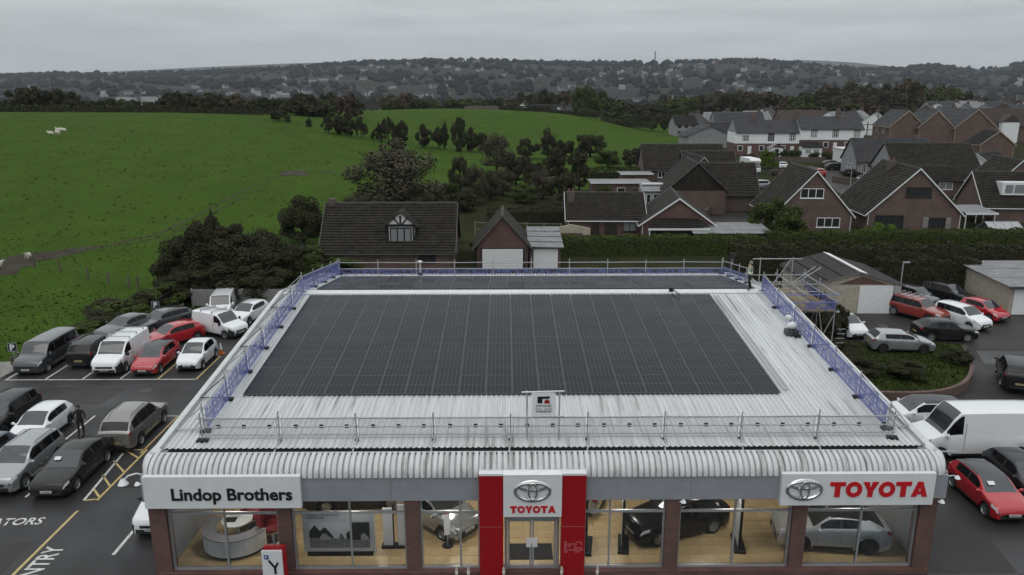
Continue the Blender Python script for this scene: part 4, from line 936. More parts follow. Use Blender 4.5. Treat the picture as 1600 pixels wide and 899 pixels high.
for s, x, z, sz in (('BUILDING A BETTER WORLD', -1.2, 1.78, .12), ('BEYOND ZERO', -1.2, 1.66, .12)):
    o = link('lettering', text_mesh(s, sz, gp, .001, .001, sx=.8), pr, (x, -.006, z)); o.rotation_euler = (R(90), 0, 0)
for x, y, lb in ((4.72, 27.2, 'tall black and white display board edge-on left of the black car'), (9.42, 27.2, 'tall black and white display board edge-on beside the silver crossover'), (3.2, 27.1, 'slim dark display board next to the right red pylon')):
    t_ = thing('display_board', lb, 'display board', (x, y, .206), R(-9), 'display boards in the showroom')
    MB().bx(-.05, .05, 0, 1.1, .12, 2.35).build('panel', black_paint, t_); MB().bx(-.07, -.051, .06, 1.04, .25, 2.2).build('poster', sign_white, t_); MB().bx(-.2, .25, -.1, 1.2, 0, .12).build('base', rubber, t_)
for x, h, lb in ((-4.75, 1.75, 'narrow white slab sign on a dark base beside the poster stand'), (-4.15, 1.9, 'second wider slab sign between the poster stand and the pier')):
    t_ = thing('slab_sign', lb, 'sign', (x, 27.7, .206)); MB().bx(-.2, .2, 0, .12, .1, h).build('panel', sign_white, t_); MB().bx(-.28, .28, -.1, .25, 0, .1).build('base', rubber, t_)
    MB().bx(.2, .24, .0, .14, .1, h + .1).build('edge', black_paint, t_)
t_ = thing('info_stand', 'leaning price stand with red header in front of the silver hatchback', 'sign', (-2.35, 27.8, .206), .2)
MB().lathe([(.001, .03), (.22, .02), (.24, 0)], 14).build('base', rubber, t_); MB().tube((0, 0, .02), (0, .05, .5), .02).build('stem', steel, t_)
MB().box((0, .12, .95), (.26, .03, .95), Matrix.Rotation(R(-10), 3, 'X')).build('panel', sign_white, t_); MB().box((0, .2, 1.42), (.265, .035, .16), Matrix.Rotation(R(-10), 3, 'X')).build('header', red_panel, t_)
# ------------------------------------------------------------------ forecourt furniture
t_ = thing('wayfinding_sign', 'white wayfinding sign with a parking symbol and arrow on a red back panel', 'sign', (-8.62, 25.3, 0))
MB().bx(-.4, .42, .06, .22, .02, 1.78).build('back_panel', red_panel, t_); MB().bx(-.46, .3, -.03, .055, .02, 1.66).build('panel', sign_white, t_)
MB().bx(-.37, -.2, -.04, -.031, 1.32, 1.5).build('parking_symbol', mat('sign_blue', (.02, .05, .22), .4), t_)
o = link('lettering', text_mesh('P', .17, sign_white, .001, .003), t_, (-.335, -.042, 1.345)); o.rotation_euler = (R(90), 0, 0)
b = MB(); b.prism([(-.24, 1.25), (-.17, 1.30), (.02, 1.02), (-.05, .97)], -.04, -.031); b.prism([(.0, 1.02), (.1, 1.2), (.17, 1.17), (.06, .95)], -.041, -.032); b.bx(-.03, .06, -.042, -.033, .7, 1.02); b.build('arrow', black_paint, t_)
cream = mat('cream_post', (.42, .38, .30), .6)
for i, x in enumerate((-1.85, -1.4, -.06, 2.14, 3.5)):
    t_ = thing('bollard', ['pale post left of the entrance, outermost', 'pale post left of the entrance, nearer the pylon', 'pale post at the foot of the left red pylon', 'pale post at the foot of the right red pylon', 'pale post right of the entrance pylons'][i], 'bollard', (x, 25.55, 0), 0, 'posts along the shop front')
    MB().lathe([(.055, 0), (.055, .68), (.03, .74), (.001, .75)], 10).build('post', cream, t_, smooth=40); MB().lathe([(.058, .5), (.058, .6)], 10).build('band', white_paint, t_)
def psign(px, py, h, lb):
    p = G(px, py); t_ = thing('parking_sign', lb, 'sign', (p.x, p.y, 0), R(8))
    MB().tube((0, 0, 0), (0, 0, h), .03, 8).build('post', steel, t_); MB().bx(-.32, .32, -.05, -.03, h - .62, h).build('plate', mat('sign_black_blue', (.02, .024, .035), .4), t_)
    b = MB(); b.bx(-.29, .29, -.055, -.051, h - .035, h - .02); b.bx(-.29, .29, -.055, -.051, h - .6, h - .585); b.bx(-.29, -.275, -.055, -.051, h - .585, h - .035); b.bx(.275, .29, -.055, -.051, h - .585, h - .035); b.build('border', white_paint, t_)
    o = link('lettering', text_mesh('P', .58, white_paint, .003, .02), t_, (-.17, -.055, h - .52)); o.rotation_euler = (R(90), 0, 0)
psign(25, 574, 1.75, 'blue P parking sign at the left kerb near the grey people carrier'); psign(246, 500, 1.6, 'blue P parking sign beside the grey estate car and hedge')
p = G(346, 553); t_ = thing('traffic_cone', 'white and orange traffic cone beside the small white van', 'cone', (p.x, p.y, 0))
MB().bx(-.2, .2, -.2, .2, 0, .05).build('base', mat('cone_orange', (.5, .16, .03), .6), t_); MB().lathe([(.15, .05), (.1, .35)], 12).build('lower_cone', MATS['cone_orange'], t_, smooth=40); MB().lathe([(.1, .35), (.035, .78), (.001, .78)], 12).build('sleeve', white_paint, t_, smooth=40)
# low timber rail along the hedge side, grey board fence at the back
def rail_fence(name, lb, pts, h, rails, m, post_w=.12, every=1, cat='fence'):
    t_ = thing(name, lb, cat, (pts[0][0], pts[0][1], terr(*pts[0][:2]))); o0 = t_.location.copy()
    Q = [Vector((x, y, terr(x, y))) - o0 for x, y in pts]
    for q in Q: MB().bx(q.x - post_w / 2, q.x + post_w / 2, q.y - post_w / 2, q.y + post_w / 2, q.z - .1, q.z + h).build('post', m, t_)
    for r, rad in rails:
        for a, c in zip(Q[:-1], Q[1:]): MB().tube(a + Vector((0, 0, r)), c + Vector((0, 0, r)), rad, 5).build('rail' if rad > .02 else 'wire', m, t_)
    return t_
rail_fence('knee_rail', 'low timber knee rail between parked cars and the hedge', [(-33.5 + 6.3 * i / 6, 49.6 + 13.2 * i / 6) for i in range(7)], .7, [(.62, .07)], wood)
bf = thing('board_fence', 'pale grey board fence behind the furthest white cars', 'fence', (-27, 64.3, 0)); gw = mat('grey_boards', (.21, .205, .20), .85, var=.25, scale=4, stretch=(1, 1, .3))
for i in range(6): MB().bx(i * 2.2 - .06, i * 2.2 + .06, -.06, .06, 0, 1.65).build('post', gw, bf)
for i in range(5):
    for k in range(6): MB().bx(i * 2.2 + .06, i * 2.2 + 2.14, -.03, .02, .1 + k * .25, .335 + k * .25).build('board', gw, bf)
fp = [T(*q).xy for q in ((2, 418), (54, 419), (94, 425), (138, 437), (170, 446), (202, 451), (216, 453), (254, 461))]
rail_fence('stock_fence', 'wire stock fence on dark timber posts below the mud track', [tuple(q) for q in fp], 1.25, [(.3, .008), (.65, .008), (1.05, .008)], wood, .14)
# ------------------------------------------------------------------ people and sheep
def skin(verts, edges, rad, sub=1):
    me = bpy.data.meshes.new('figure'); me.from_pydata(verts, edges, []); o = bpy.data.objects.new('figure_source', me); COL.objects.link(o)
    m_ = o.modifiers.new('s', 'SKIN'); sv = me.skin_vertices[0].data
    for i, r in enumerate(rad): sv[i].radius = r if isinstance(r, tuple) else (r, r)
    sv[0].use_root = True; o.modifiers.new('d', 'SUBSURF').levels = sub; bpy.context.view_layer.update()
    res = bpy.data.meshes.new_from_object(o.evaluated_get(bpy.context.evaluated_depsgraph_get())); bpy.data.objects.remove(o); bpy.data.meshes.remove(me)
    res.polygons.foreach_set('use_smooth', [True] * len(res.polygons)); return res
def person(lb, loc, rz_, arms, legs, jacket, trouser, shoe, skin_m, hair_m, vest=None, scale=1):
    V_ = [(0, 0, .95), (0, 0, 1.12), (0, .01, 1.32), (0, 0, 1.46), (0, -.01, 1.54), (0, -.02, 1.64), (0, -.01, 1.73)]
    rad = [(.15, .11), (.14, .10), (.165, .11), (.08, .07), (.052, .055), (.075, .092), (.06, .072)]
    E_ = [(0, 1), (1, 2), (2, 3), (3, 4), (4, 5), (5, 6)]
    def chain(root, pts, rs):
        k = root
        for p, r in zip(pts, rs): V_.append(p); rad.append(r); E_.append((k, len(V_) - 1)); k = len(V_) - 1
        return k
    for sg, leg in zip((1, -1), legs): chain(0, [(sg * .1, 0, .88)] + leg, [.095, .068, .05, .042, .035])
    for sg, arm in zip((1, -1), arms):
        k = chain(2, [(sg * .19, 0, 1.42)] + arm, [.068, .05, .036, .034])
        h = Vector(arm[-1]); dr = (h - Vector(arm[-2])).normalized(); sd = dr.orthogonal().normalized()
        for f in range(4):
            q = h + dr * .03 + sd * (.03 - .02 * f); chain(k, [tuple(q), tuple(q + dr * (.045 + .008 * (f % 3)) + Vector((0, -.01, 0)))], [.010, .008])
        q = h + sd * .045; chain(k, [tuple(q), tuple(q + dr * .04)], [.011, .009])
    me = skin(V_, E_, rad)
    for m_ in (jacket, trouser, shoe, skin_m): me.materials.append(m_)
    wr = [Vector(a[-2]) for a in arms]
    for p in me.polygons:
        c = p.center
        i = 2 if c.z < .11 else (1 if c.z < .93 and abs(c.x) < .2 else 0)
        if c.z > 1.53: i = 3
        for a in arms:
            if (c - Vector(a[-1])).length < .1: i = 3
        p.material_index = i
    t_ = thing('person', lb, 'person', loc, rz_); t_.scale = (scale,) * 3
    bo = link('body', me, t_)
    b = MB(); b.lathe([(.001, 1.80), (.06, 1.785), (.093, 1.73), (.098, 1.67), (.09, 1.62)], 14, Matrix.Translation((0, .012, -.005))); b.build('hair' if not vest else 'cap', hair_m, t_, smooth=60)
    b = MB()
    for x in (-.03, .03): b.ell((x, -.102, 1.652), (.02, .012, .012), 6, 4)
    b.build('eyes', black_paint, t_); b = MB(); b.ell((0, -.115, 1.625), (.022, .03, .035), 6, 4); b.build('nose', skin_m, t_, smooth=60); MB().ell((0, -.1, 1.588), (.045, .012, .012), 6, 4).build('mouth', mat('lip', (.2, .07, .06), .6), t_)
    if vest:
        b = MB(); pr_ = [(.185, 1.0), (.18, 1.12), (.195, 1.3), (.17, 1.42), (.1, 1.475)]
        b.lathe(pr_, 18, Matrix.Diagonal((1, .74, 1, 1))); v = b.build('hi_vis_vest', vest, t_, smooth=60)
        b = MB(); b.lathe([(.187, 1.06), (.187, 1.11)], 18, Matrix.Diagonal((1, .75, 1, 1))); b.lathe([(.196, 1.2), (.199, 1.25)], 18, Matrix.Diagonal((1, .75, 1, 1))); b.build('reflective_band', white_paint, v)
    return t_
skin_c = mat('skin_tone', (.42, .26, .19), .6); dark_cl = mat('dark_clothing', (.010, .010, .012), .9, var=.3); grey_cl = mat('grey_sweater', (.15, .155, .165), .9); 
stand = [[(.11, -.01, .5), (.115, .02, .1), (.12, -.04, .05), (.125, -.14, .04)], [(-.11, -.02, .5), (-.13, .02, .1), (-.135, -.04, .05), (-.145, -.14, .04)]]
walk = [[(.1, -.1, .5), (.11, -.02, .1), (.115, -.08, .05), (.12, -.18, .04)], [(-.1, .02, .5), (-.12, .2, .12), (-.12, .14, .06), (-.125, .04, .04)]]
person('roof worker in white and yellow hi-vis vest with a hand raised to his head', (14.75, 44.7, RZ + .11), R(-80), [[(.25, -.03, 1.17), (.17, -.2, 1.36), (.12, -.17, 1.55)], [(-.25, .04, 1.15), (-.2, -.12, .98), (-.16, -.18, .97)]], walk, grey_cl, dark_cl, rubber, skin_c, mat('worker_cap', (.22, .19, .16), .7), vest=mat('hi_vis', (.62, .66, .42), .6))
p = G(128, 680); person('man in dark clothes standing between the white hatchback and the off-roader', (p.x, p.y, 0), R(15), [[(.27, .03, 1.16), (.27, -.04, .93), (.27, -.06, .85)], [(-.27, .03, 1.16), (-.28, -.03, .93), (-.28, -.05, .85)]], stand, dark_cl, dark_cl, rubber, skin_c, black_paint)
wool = mat('sheep_wool', (.60, .56, .48), .95, var=.12, scale=6, bump=.6, bscale=18); face = mat('sheep_face', (.35, .30, .25), .8)
SV = [(0, 0, .62), (.28, 0, .64), (.45, 0, .68), (.56, 0, .84), (.68, 0, .9), (.80, 0, .84), (-.28, 0, .63), (-.48, 0, .6), (-.55, 0, .5)]
SR = [.25, .25, .18, .10, .085, .05, .25, .16, .04]; SE = [(0, 1), (1, 2), (2, 3), (3, 4), (4, 5), (0, 6), (6, 7), (7, 8)]
for x, root in ((.34, 1), (-.36, 6)):
    for y in (.13, -.13):
        k = root
        for q, r in (((x, y, .42), .08), ((x + (.02 if root == 1 else -.05), y, .24), .045), ((x, y, .04), .035)): SV.append(q); SR.append(r); SE.append((k, len(SV) - 1)); k = len(SV) - 1
for y in (.1, -.1): SV.append((.62, y, .93)); SR.append(.03); SE.append((4, len(SV) - 1))
sm_ = skin(SV, SE, SR); sm_.materials.append(wool); sm_.materials.append(face)
for p in sm_.polygons:
    if p.center.x > .63 or p.center.z < .26: p.material_index = 1
for i, (px, py, rz_, lb) in enumerate(((92, 208, 2.9, 'white sheep at the back of the small group on the pasture'), (100, 208, 3.0, 'white sheep at the right of the small group on the pasture'), (80, 211, 3.2, 'smaller sheep lying at the left of the group on the pasture'), (91, 212, 2.7, 'cream sheep at the front of the group on the pasture'), (45, 408, -1.5, 'white sheep by the fence at the mud track'), (-3, 421, .4, 'white sheep cut off by the left picture edge'))):
    p = T(px, py); o = tag(link('sheep', sm_, None, (p.x, p.y, p.z + (-.25 if 'lying' in lb else 0)), rz_), lb, 'sheep', 'sheep on the pasture')
    o.scale = (1.15,) * 3 if i < 4 else (.95,) * 3

# ------------------------------------------------------------------ houses
tile_br = mat('brown_roof_tile', (.025, .0215, .017), .75, var=.55, scale=1.6, bump=.5, bscale=14, rough2=.95, spec=.25)
tile_dk = mat('dark_roof_tile', (.019, .018, .0165), .75, var=.5, scale=1.4, bump=.5, bscale=14, rough2=.95, spec=.25)
tile_gr = mat('grey_slate', (.042, .042, .047), .6, var=.35, scale=1.4, bump=.3, bscale=12, rough2=.8, spec=.3)
tile_rd = mat('red_brown_tile', (.05, .034, .029), .8, var=.4, scale=1.4, bump=.4, bscale=12)
render_w = mat('white_render', (.74, .76, .77), .8, var=.07, scale=1.2); render_g = mat('grey_render', (.26, .265, .275), .85, var=.2, scale=1.5); upvc = mat('white_upvc', (.72, .73, .74), .4)
brown_fr = mat('brown_window_frame', (.028, .022, .018), .5); hglass = mat('house_glass', (.03, .032, .035), .07, spec=.8); net = mat('net_curtain_glass', (.22, .23, .24), .12, spec=.7); flat_roof = mat('felt_roof', (.19, .195, .20), .7, var=.25, scale=1.2)
cream_fr = mat('cream_frame', (.45, .38, .27), .5); verge_m = mat('verge_mortar', (.15, .145, .14), .9, var=.2); far_wall = mat('far_pale_wall', (.36, .37, .38), .9, var=.2); pot = mat('chimney_pot', (.16, .09, .06), .8)
ridge_m = mat('ridge_tile', (.062, .055, .048), .8, var=.4, scale=3)
def slope(b, a0, a1, b1, b0, n, th=.085):
    a0, a1, b0, b1 = map(Vector, (a0, a1, b0, b1)); nrm = (a1 - a0).cross(b0 - a0)
    if nrm.length < 1e-6: nrm = (a1 - a0).cross(b1 - a0)
    nrm.normalize(); nrm = nrm if nrm.z > 0 else -nrm
    for k in range(n):
        t0, t1 = k / n, (k + 1) / n
        l0, l1, u0, u1 = a0.lerp(b0, t0), a1.lerp(b1, t0), a0.lerp(b0, t1), a1.lerp(b1, t1)
        b.quad(l0 + nrm * th, l1 + nrm * th, u1, u0); b.quad(l0 - nrm * .02, l1 - nrm * .02, l1 + nrm * th, l0 + nrm * th)
def window(par, face, u, z, w_, h, dims, fm, gm=None, split=2, sill=True, proud=.04):
    W2, D2 = dims; gm = gm or hglass
    def P(a, dd, zz):     # a along the face, dd outwards
        return {'F': (a, -D2 - dd, zz), 'B': (-a, D2 + dd, zz), 'L': (-W2 - dd, -a, zz), 'R': (W2 + dd, a, zz)}[face]
    def bxx(b, a0, a1, d0, d1, z0, z1):
        p, q = P(a0, d0, z0), P(a1, d1, z1); b.bx(min(p[0], q[0]), max(p[0], q[0]), min(p[1], q[1]), max(p[1], q[1]), z0, z1)
    f = MB(); t = min(.09, w_ * .12)
    bxx(f, u - w_ / 2, u + w_ / 2, -.06, proud, z + h - t, z + h); bxx(f, u - w_ / 2, u + w_ / 2, -.06, proud, z, z + t)
    for k in range(split + 1):
        c = u - w_ / 2 + t / 2 + (w_ - t) * k / split; bxx(f, c - t / 2, c + t / 2, -.06, proud - .003, z + t, z + h - t)
    if sill: bxx(f, u - w_ / 2 - .08, u + w_ / 2 + .08, 0, proud + .06, z - .07, z - .002)
    f = f.build('window', fm, par); g = MB(); bxx(g, u - w_ / 2 + t / 2, u + w_ / 2 - t / 2, .002, .012, z + t / 2, z + h - t / 2); g.build('pane', gm, f); return f
def house(name, label, x, y, rz_, w_, d_, eave, ridge_, axis, wall, roofm, wins=(), doors=(), chim=(), oh=.35, barge=None, courses=14, cat='house', group=None, hip=(0, 0), base=None, gable=None, gut=True):
    z0 = terr(x, y) if base is None else base; t_ = thing(name, label, cat, (x, y, z0), rz_, group); W2, D2 = w_ / 2, d_ / 2
    def M(u, v, z): return (u, v, z) if axis == 'x' else (v, u, z)
    U, Vv = (W2, D2) if axis == 'x' else (D2, W2)         # ridge runs along U
    b = MB(); b.bx(-W2, W2, -D2, D2, -.6, eave)
    for s, hp in zip((-1, 1), hip):
        if hp == 0:
            q = [M(s * U, -Vv, eave), M(s * U, Vv, eave), M(s * U, 0, ridge_ - .05)]; q2 = [M(s * (U - .2), -Vv, eave), M(s * (U - .2), Vv, eave), M(s * (U - .2), 0, ridge_ - .05)]
            b.quad(*q); b.quad(*q2)
    b.build('wall', wall, t_)
    if gable:
        for s in (-1, 1):
            if hip[0] == 0: g = MB(); g.quad(M(s * (U + .01), -Vv, eave), M(s * (U + .01), Vv, eave), M(s * (U + .01), 0, ridge_ - .05)); g.build('gable_cladding', gable, t_)
    slp = (ridge_ - eave) / Vv; ez = eave - oh * slp * .9
    for sv in (-1, 1):
        r = MB(); slope(r, M(-U - (oh * .7), sv * (Vv + oh), ez + .08), M(U + (oh * .7), sv * (Vv + oh), ez + .08), M(U + oh * .7 - hip[1] * 1, 0, ridge_ + .08), M(-U - oh * .7 + hip[0], 0, ridge_ + .08), courses)
        r.build('roof_slope', roofm, t_)
        if gut: g = MB(); p, q = Vector(M(-U - oh * .5, sv * (Vv + oh + .04), ez)), Vector(M(U + oh * .5, sv * (Vv + oh + .04), ez)); g.tube(p, q, .06, 6); g.build('gutter', barge or steel_dark, t_)
    for s, hp in zip((-1, 1), hip):
        if hp: r = MB(); slope(r, M(s * (U + oh * .7), -Vv - oh, ez + .08), M(s * (U + oh * .7), Vv + oh, ez + .08), M(s * (U + oh * .7 - hp), 0, ridge_ + .08), M(s * (U + oh * .7 - hp), 0, ridge_ + .08), courses); r.build('roof_slope', roofm, t_)
        elif True:
            for sv in (-1, 1):
                g = MB(); p, q = Vector(M(s * (U + oh * .72), sv * (Vv + oh), ez - .08)), Vector(M(s * (U + oh * .72), 0, ridge_ - .1)); th = .05; e = Vector(M(s * th, 0, 0)); up = Vector((0, 0, .21 if barge else .1)); p, q = (p, q) if barge else (p + Vector((0, 0, .12)), q + Vector((0, 0, .12)))
                k = len(g.v); g.v += [tuple(a) for a in (p, q, q + up, p + up, p + e, q + e, q + up + e, p + up + e)]
                for f in ((0, 1, 2, 3), (4, 5, 6, 7), (0, 1, 5, 4), (3, 2, 6, 7), (0, 3, 7, 4), (1, 2, 6, 5)): g.f.append(tuple(k + i for i in f)); g.m.append(0)
                g.build('barge_board', barge or verge_m, t_)
    rc = MB(); rc.tube(M(-U - oh * .7 + hip[0], 0, ridge_ + .07), M(U + oh * .7 - hip[1], 0, ridge_ + .07), .11, 6); rc.build('ridge_tiles', ridge_m, t_)
    for sg in (-1, 1): MB().tube((sg * (W2 - .15), -D2 - .06, -.2), (sg * (W2 - .15), -D2 - .06, eave - .1), .045, 6).build('downpipe', barge or steel_dark, t_)
    for wv in wins: window(t_, wv[0], wv[1], wv[2], wv[3], wv[4], (W2, D2), wv[5], *(wv[6:]))
    for (fc, u, w2, h2, m_) in doors:
        f = window(t_, fc, u, .0, w2, h2, (W2, D2), m_, m_, 1, False, .05); f.name = 'door'
    for (u, v, h2, s2) in chim:
        c = MB(); c.bx(u - s2 / 2, u + s2 / 2, v - s2 * .35, v + s2 * .35, ridge_ - 1.0, ridge_ + h2); c = c.build('chimney', brick_dark, t_)
        for k in (-.25, .25): MB().lathe([(.13, ridge_ + h2), (.1, ridge_ + h2 + .38), (.07, ridge_ + h2 + .38)], 8, Matrix.Translation((u + k * s2, v, 0))).build('chimney_pot', pot, c)
    return t_
def HX(px, Y, Z=1): return (px - 788) / ppm(Y, Z)
# dormer bungalow behind the roof
h1 = house('dormer_bungalow', 'dark tiled bungalow with a black and white gabled dormer behind the roof', -11.9, 80.8, 0, 13.4, 8.6, 2.0, 6.2, 'x', brick_brown, tile_br, wins=[('F', 4, .8, 1.8, 1.1, brown_fr)], courses=19, base=.4)
dx = -.05 + HX(632, 79) + 11.9
b = MB(); b.bx(dx - 1.35, dx + 1.35, -3.6, 0, 2.5, 4.55); b.prism([(dx - 1.35, 4.55), (dx + 1.35, 4.55), (dx, 5.75)], -3.6, 0, 'y'); dm = b.build('dormer', mat('dormer_panel', (.62, .62, .60), .8), h1)
for s in (-1, 1): r = MB(); slope(r, (dx + s * 1.75, -3.9, 4.25), (dx + s * 1.75, .2, 4.25), (dx, .2, 5.9), (dx, -3.9, 5.9), 9); r.build('dormer_roof', tile_br, dm)
tb_ = MB(); tb_.bx(dx - 1.36, dx + 1.36, -3.66, -3.6, 4.35, 4.6); tb_.bx(dx - .09, dx + .09, -3.67, -3.6, 4.6, 5.5)
for s in (-1, 1):
    tb_.box((dx + s * .45, -3.63, 4.95), (.14, .06, .95), Matrix.Rotation(R(-s * -38), 3, 'Y')); tb_.bx(dx + s * 1.3 - .09, dx + s * 1.3 + .09, -3.665, -3.6, 2.6, 4.36)
tb_.build('timber_frame', black_paint, dm); MB().bx(dx - 1.5, dx + 1.5, -3.75, -3.55, 2.42, 2.58).build('sill', upvc, dm)
wf = MB()
for k in range(4): wf.bx(dx - 1.05 + k * .7 - .06, dx - 1.05 + k * .7 + .06, -3.65, -3.58, 2.75, 4.2)
wf.bx(dx - 1.1, dx + 1.1, -3.652, -3.58, 4.15, 4.27); wf.bx(dx - 1.1, dx + 1.1, -3.652, -3.58, 2.68, 2.8); wf.build('window_frame', black_paint, dm)
MB().bx(dx - 1.02, dx + 1.02, -3.625, -3.6, 2.8, 4.15).build('pane', net, dm)
MB().bx(-6.5, -5.9, -.3, .4, 5.9, 6.7).build('chimney', brick_brown, h1)
# brick garage with white door
g1 = house('brick_garage', 'red brick gabled garage with a wide white door', -.2, 80.2, 0, 5.2, 6.2, 2.55, 5.5, 'y', brick_red, tile_br, courses=14, base=.3, cat='garage', oh=.45)
MB().bx(-2.25, 2.25, -3.14, -3.09, .0, 2.25).build('door_frame', black_paint, g1)
for k in range(7): MB().bx(-2.08, 2.08, -3.19, -3.145, .05 + k * .3, .335 + k * .3).build('door_panel', upvc, g1)
g2 = thing('lean_to_garage', 'small white-doored lean-to joined to the right of the brick garage', 'garage', (4.3, 80.0, .3))
MB().bx(-1.7, 1.5, -2.4, 2.4, -.3, 2.3).build('wall', brick_brown, g2); b = MB(); slope(b, (-1.9, -2.8, 2.3), (1.8, -2.8, 2.2), (1.6, 2.6, 3.5), (-1.9, 2.6, 3.5), 4); b.build('roof_slope', flat_roof, g2)
MB().bx(-1.3, 1.2, -2.46, -2.42, .0, 2.05).build('door', upvc, g2)
# L-shaped brick bungalow
Yb = 94
b1_ = house('brick_bungalow', 'long brick bungalow with brown tiles left of its white-trimmed gable', HX(945, Yb), Yb + 2, R(-2), 9.4, 7.5, 2.5, 5.2, 'x', brick_red, tile_br, wins=[('F', 2.9, 1.0, 1.6, 1.2, brown_fr, net)], doors=[('F', -1.3, 1.0, 2.1, brown_fr), ('F', .6, 1.5, 2.0, brown_fr)], chim=[(-4.2, -1.2, .3, .9)], barge=upvc, base=.5)
house('bungalow_wing', 'brick gable wing with white barge boards at the right of the long bungalow', HX(1052, Yb), Yb, R(-6), 8.6, 9.5, 2.4, 5.5, 'y', brick_red, tile_br, wins=[('F', -2.6, .7, 1.6, 1.5, brown_fr, hglass), ('F', 2.4, .9, 1.2, 1.2, brown_fr, hglass)], barge=upvc, base=.4)
b = thing('porch_roof', 'low dark porch roof with white fascia on the bungalow gable', 'porch', (HX(1050, 89), Yb - 5.6, .4)); r = MB(); slope(r, (-3.2, -1.2, 2.3), (4.0, -1.2, 2.5), (2.8, 1.0, 3.2), (-1.9, 1.0, 3.2), 6); r.build('roof_slope', tile_dk, b); MB().bx(-3.2, 4.0, -1.28, -1.21, 2.12, 2.34).build('fascia', upvc, b)
for x in (-3.0, 3.8): MB().bx(x - .06, x + .06, -1.15, -1.05, 0, 2.12).build('post', upvc, b)
t_ = thing('garden_shed_roof', 'long flat pale roof of a low shed behind the hedge', 'shed', (HX(1138, 88), 88, .3)); MB().bx(-4.2, 4.2, -1.4, 1.4, -.3, 2.0).build('wall', brick_dark, t_); r = MB(); slope(r, (-4.6, -1.8, 2.0), (4.6, -1.8, 2.0), (4.2, 1.8, 2.7), (-4.2, 1.8, 2.7), 3, .02); r.build('roof_sheet', flat_roof, t_)
MB().bx(-.6, .6, -1.44, -1.4, 0, 1.8).build('door', wood, t_)
b = thing('arched_wall', 'rendered garden wall with a brick arch left of the bungalow', 'wall', (HX(893, 90), 91, .3)); MB().bx(-2.3, 2.3, -.15, .15, -.3, 1.2).build('wall', cream_render, b); MB().prism([(-2.3, 1.2), (2.3, 1.2), (2.3, 1.8), (0, 2.25), (-2.3, 1.8)], -.15, .15).build('coping', cream_render, b); MB().bx(-1.4, 1.4, -.2, -.16, .2, 1.25).build('niche', brick_dark, b)
# house with hipped tile-hung gable behind
Yc = 112
house('gabled_bungalow', 'brick bungalow with dark tile-hung gable behind the long bungalow', HX(1083, Yc), Yc + 2, R(-3), 8.6, 9, 3.3, 7.2, 'y', brick_brown, tile_br, wins=[('F', 4.0 - 9, 1, 1, 1, upvc)][:0], gable=tile_br, base=.9, oh=.4)
house('bungalow_wing', 'dark roofed wing running right from the tile-hung gable', HX(1135, Yc), Yc + 4, R(-3), 9.5, 7.5, 2.6, 6.6, 'x', brick_brown, tile_br, wins=[('F', -1.8, 1.0, 1.5, 1.3, cream_fr, net)], doors=[('F', 3.0, 2.4, 2.1, brick_dark)], base=.9)
t_ = thing('bay_extension', 'grey flat-roofed extension with white bay windows', 'extension', (HX(1022, 114), 114, .9)); MB().bx(-2.0, 2.2, -1.8, 2.5, -.4, 2.9).build('wall', render_g, t_)
r = MB(); slope(r, (-2.3, -2.1, 2.9), (2.5, -2.1, 2.9), (2.4, 2.6, 3.7), (-2.0, 2.6, 3.7), 4, .03); r.build('roof_sheet', flat_roof, t_); MB().bx(-1.8, 2.4, .6, 1.3, 3.55, 3.75).build('skylight', upvc, t_)
for u, ww in ((-1.2, .7), (.1, 1.3), (1.5, .8)): window(t_, 'F', u, .6, ww, 1.9, (2.1, 1.8), upvc, hglass, 1)
t_ = thing('brick_outbuilding', 'long flat-roofed brick outbuilding beside the trees', 'outbuilding', (HX(967, 122), 122, terr(18, 122))); MB().bx(-4.6, 4.4, -2, 2, -.4, 2.8).build('wall', brick_brown, t_); MB().bx(-4.9, 4.6, -2.3, 2.3, 2.805, 2.98).build('roof', flat_roof, t_); MB().bx(-4.9, 4.6, -2.36, -2.31, 2.75, 3.0).build('fascia', upvc, t_)
window(t_, 'F', .0, .9, 1.3, 1.2, (4.5, 2), upvc, hglass, 1); window(t_, 'F', 3.2, .9, .9, 1.2, (4.5, 2), upvc, hglass, 2)
t_ = thing('brick_shed', 'small flat-roofed brick shed behind the long outbuilding', 'shed', (HX(992, 136), 136, terr(24, 136))); MB().bx(-2.6, 2.6, -1.6, 1.6, -.4, 2.5).build('wall', brick_brown, t_); MB().bx(-2.9, 2.9, -1.9, 1.9, 2.505, 2.66).build('roof', flat_roof, t_); MB().bx(-1.3, -.3, -1.65, -1.6, 0, 2.0).build('door', brown_fr, t_); MB().bx(-2.9, 2.9, -1.96, -1.91, 2.44, 2.68).build('fascia', upvc, t_)
Yd = 148
hh = house('dark_roofed_house', 'wide dark-roofed house with two small skylights at the field edge', HX(1062, Yd), Yd, R(-2), 15, 9, 2.4, 6.6, 'x', brick_brown, tile_br, wins=[('F', -4.2, .8, 1.4, 1.1, upvc)])
for u in (.6, 1.9): MB().box((u, -2.2, 4.75), (.6, .5, .06), Matrix.Rotation(R(43), 3, 'X')).build('skylight', white_paint, hh)
house('dark_roofed_house', 'dark roofed house half hidden between skylight house and terrace', HX(1105, 138), 139, R(-2), 9, 8, 2.4, 6.2, 'x', brick_brown, tile_br)
house('gabled_cottage', 'narrow steep gable between the dark roofs', HX(1083, 128), 128, R(4), 6, 9, 3.3, 6.6, 'y', brick_brown, tile_dk, barge=steel)
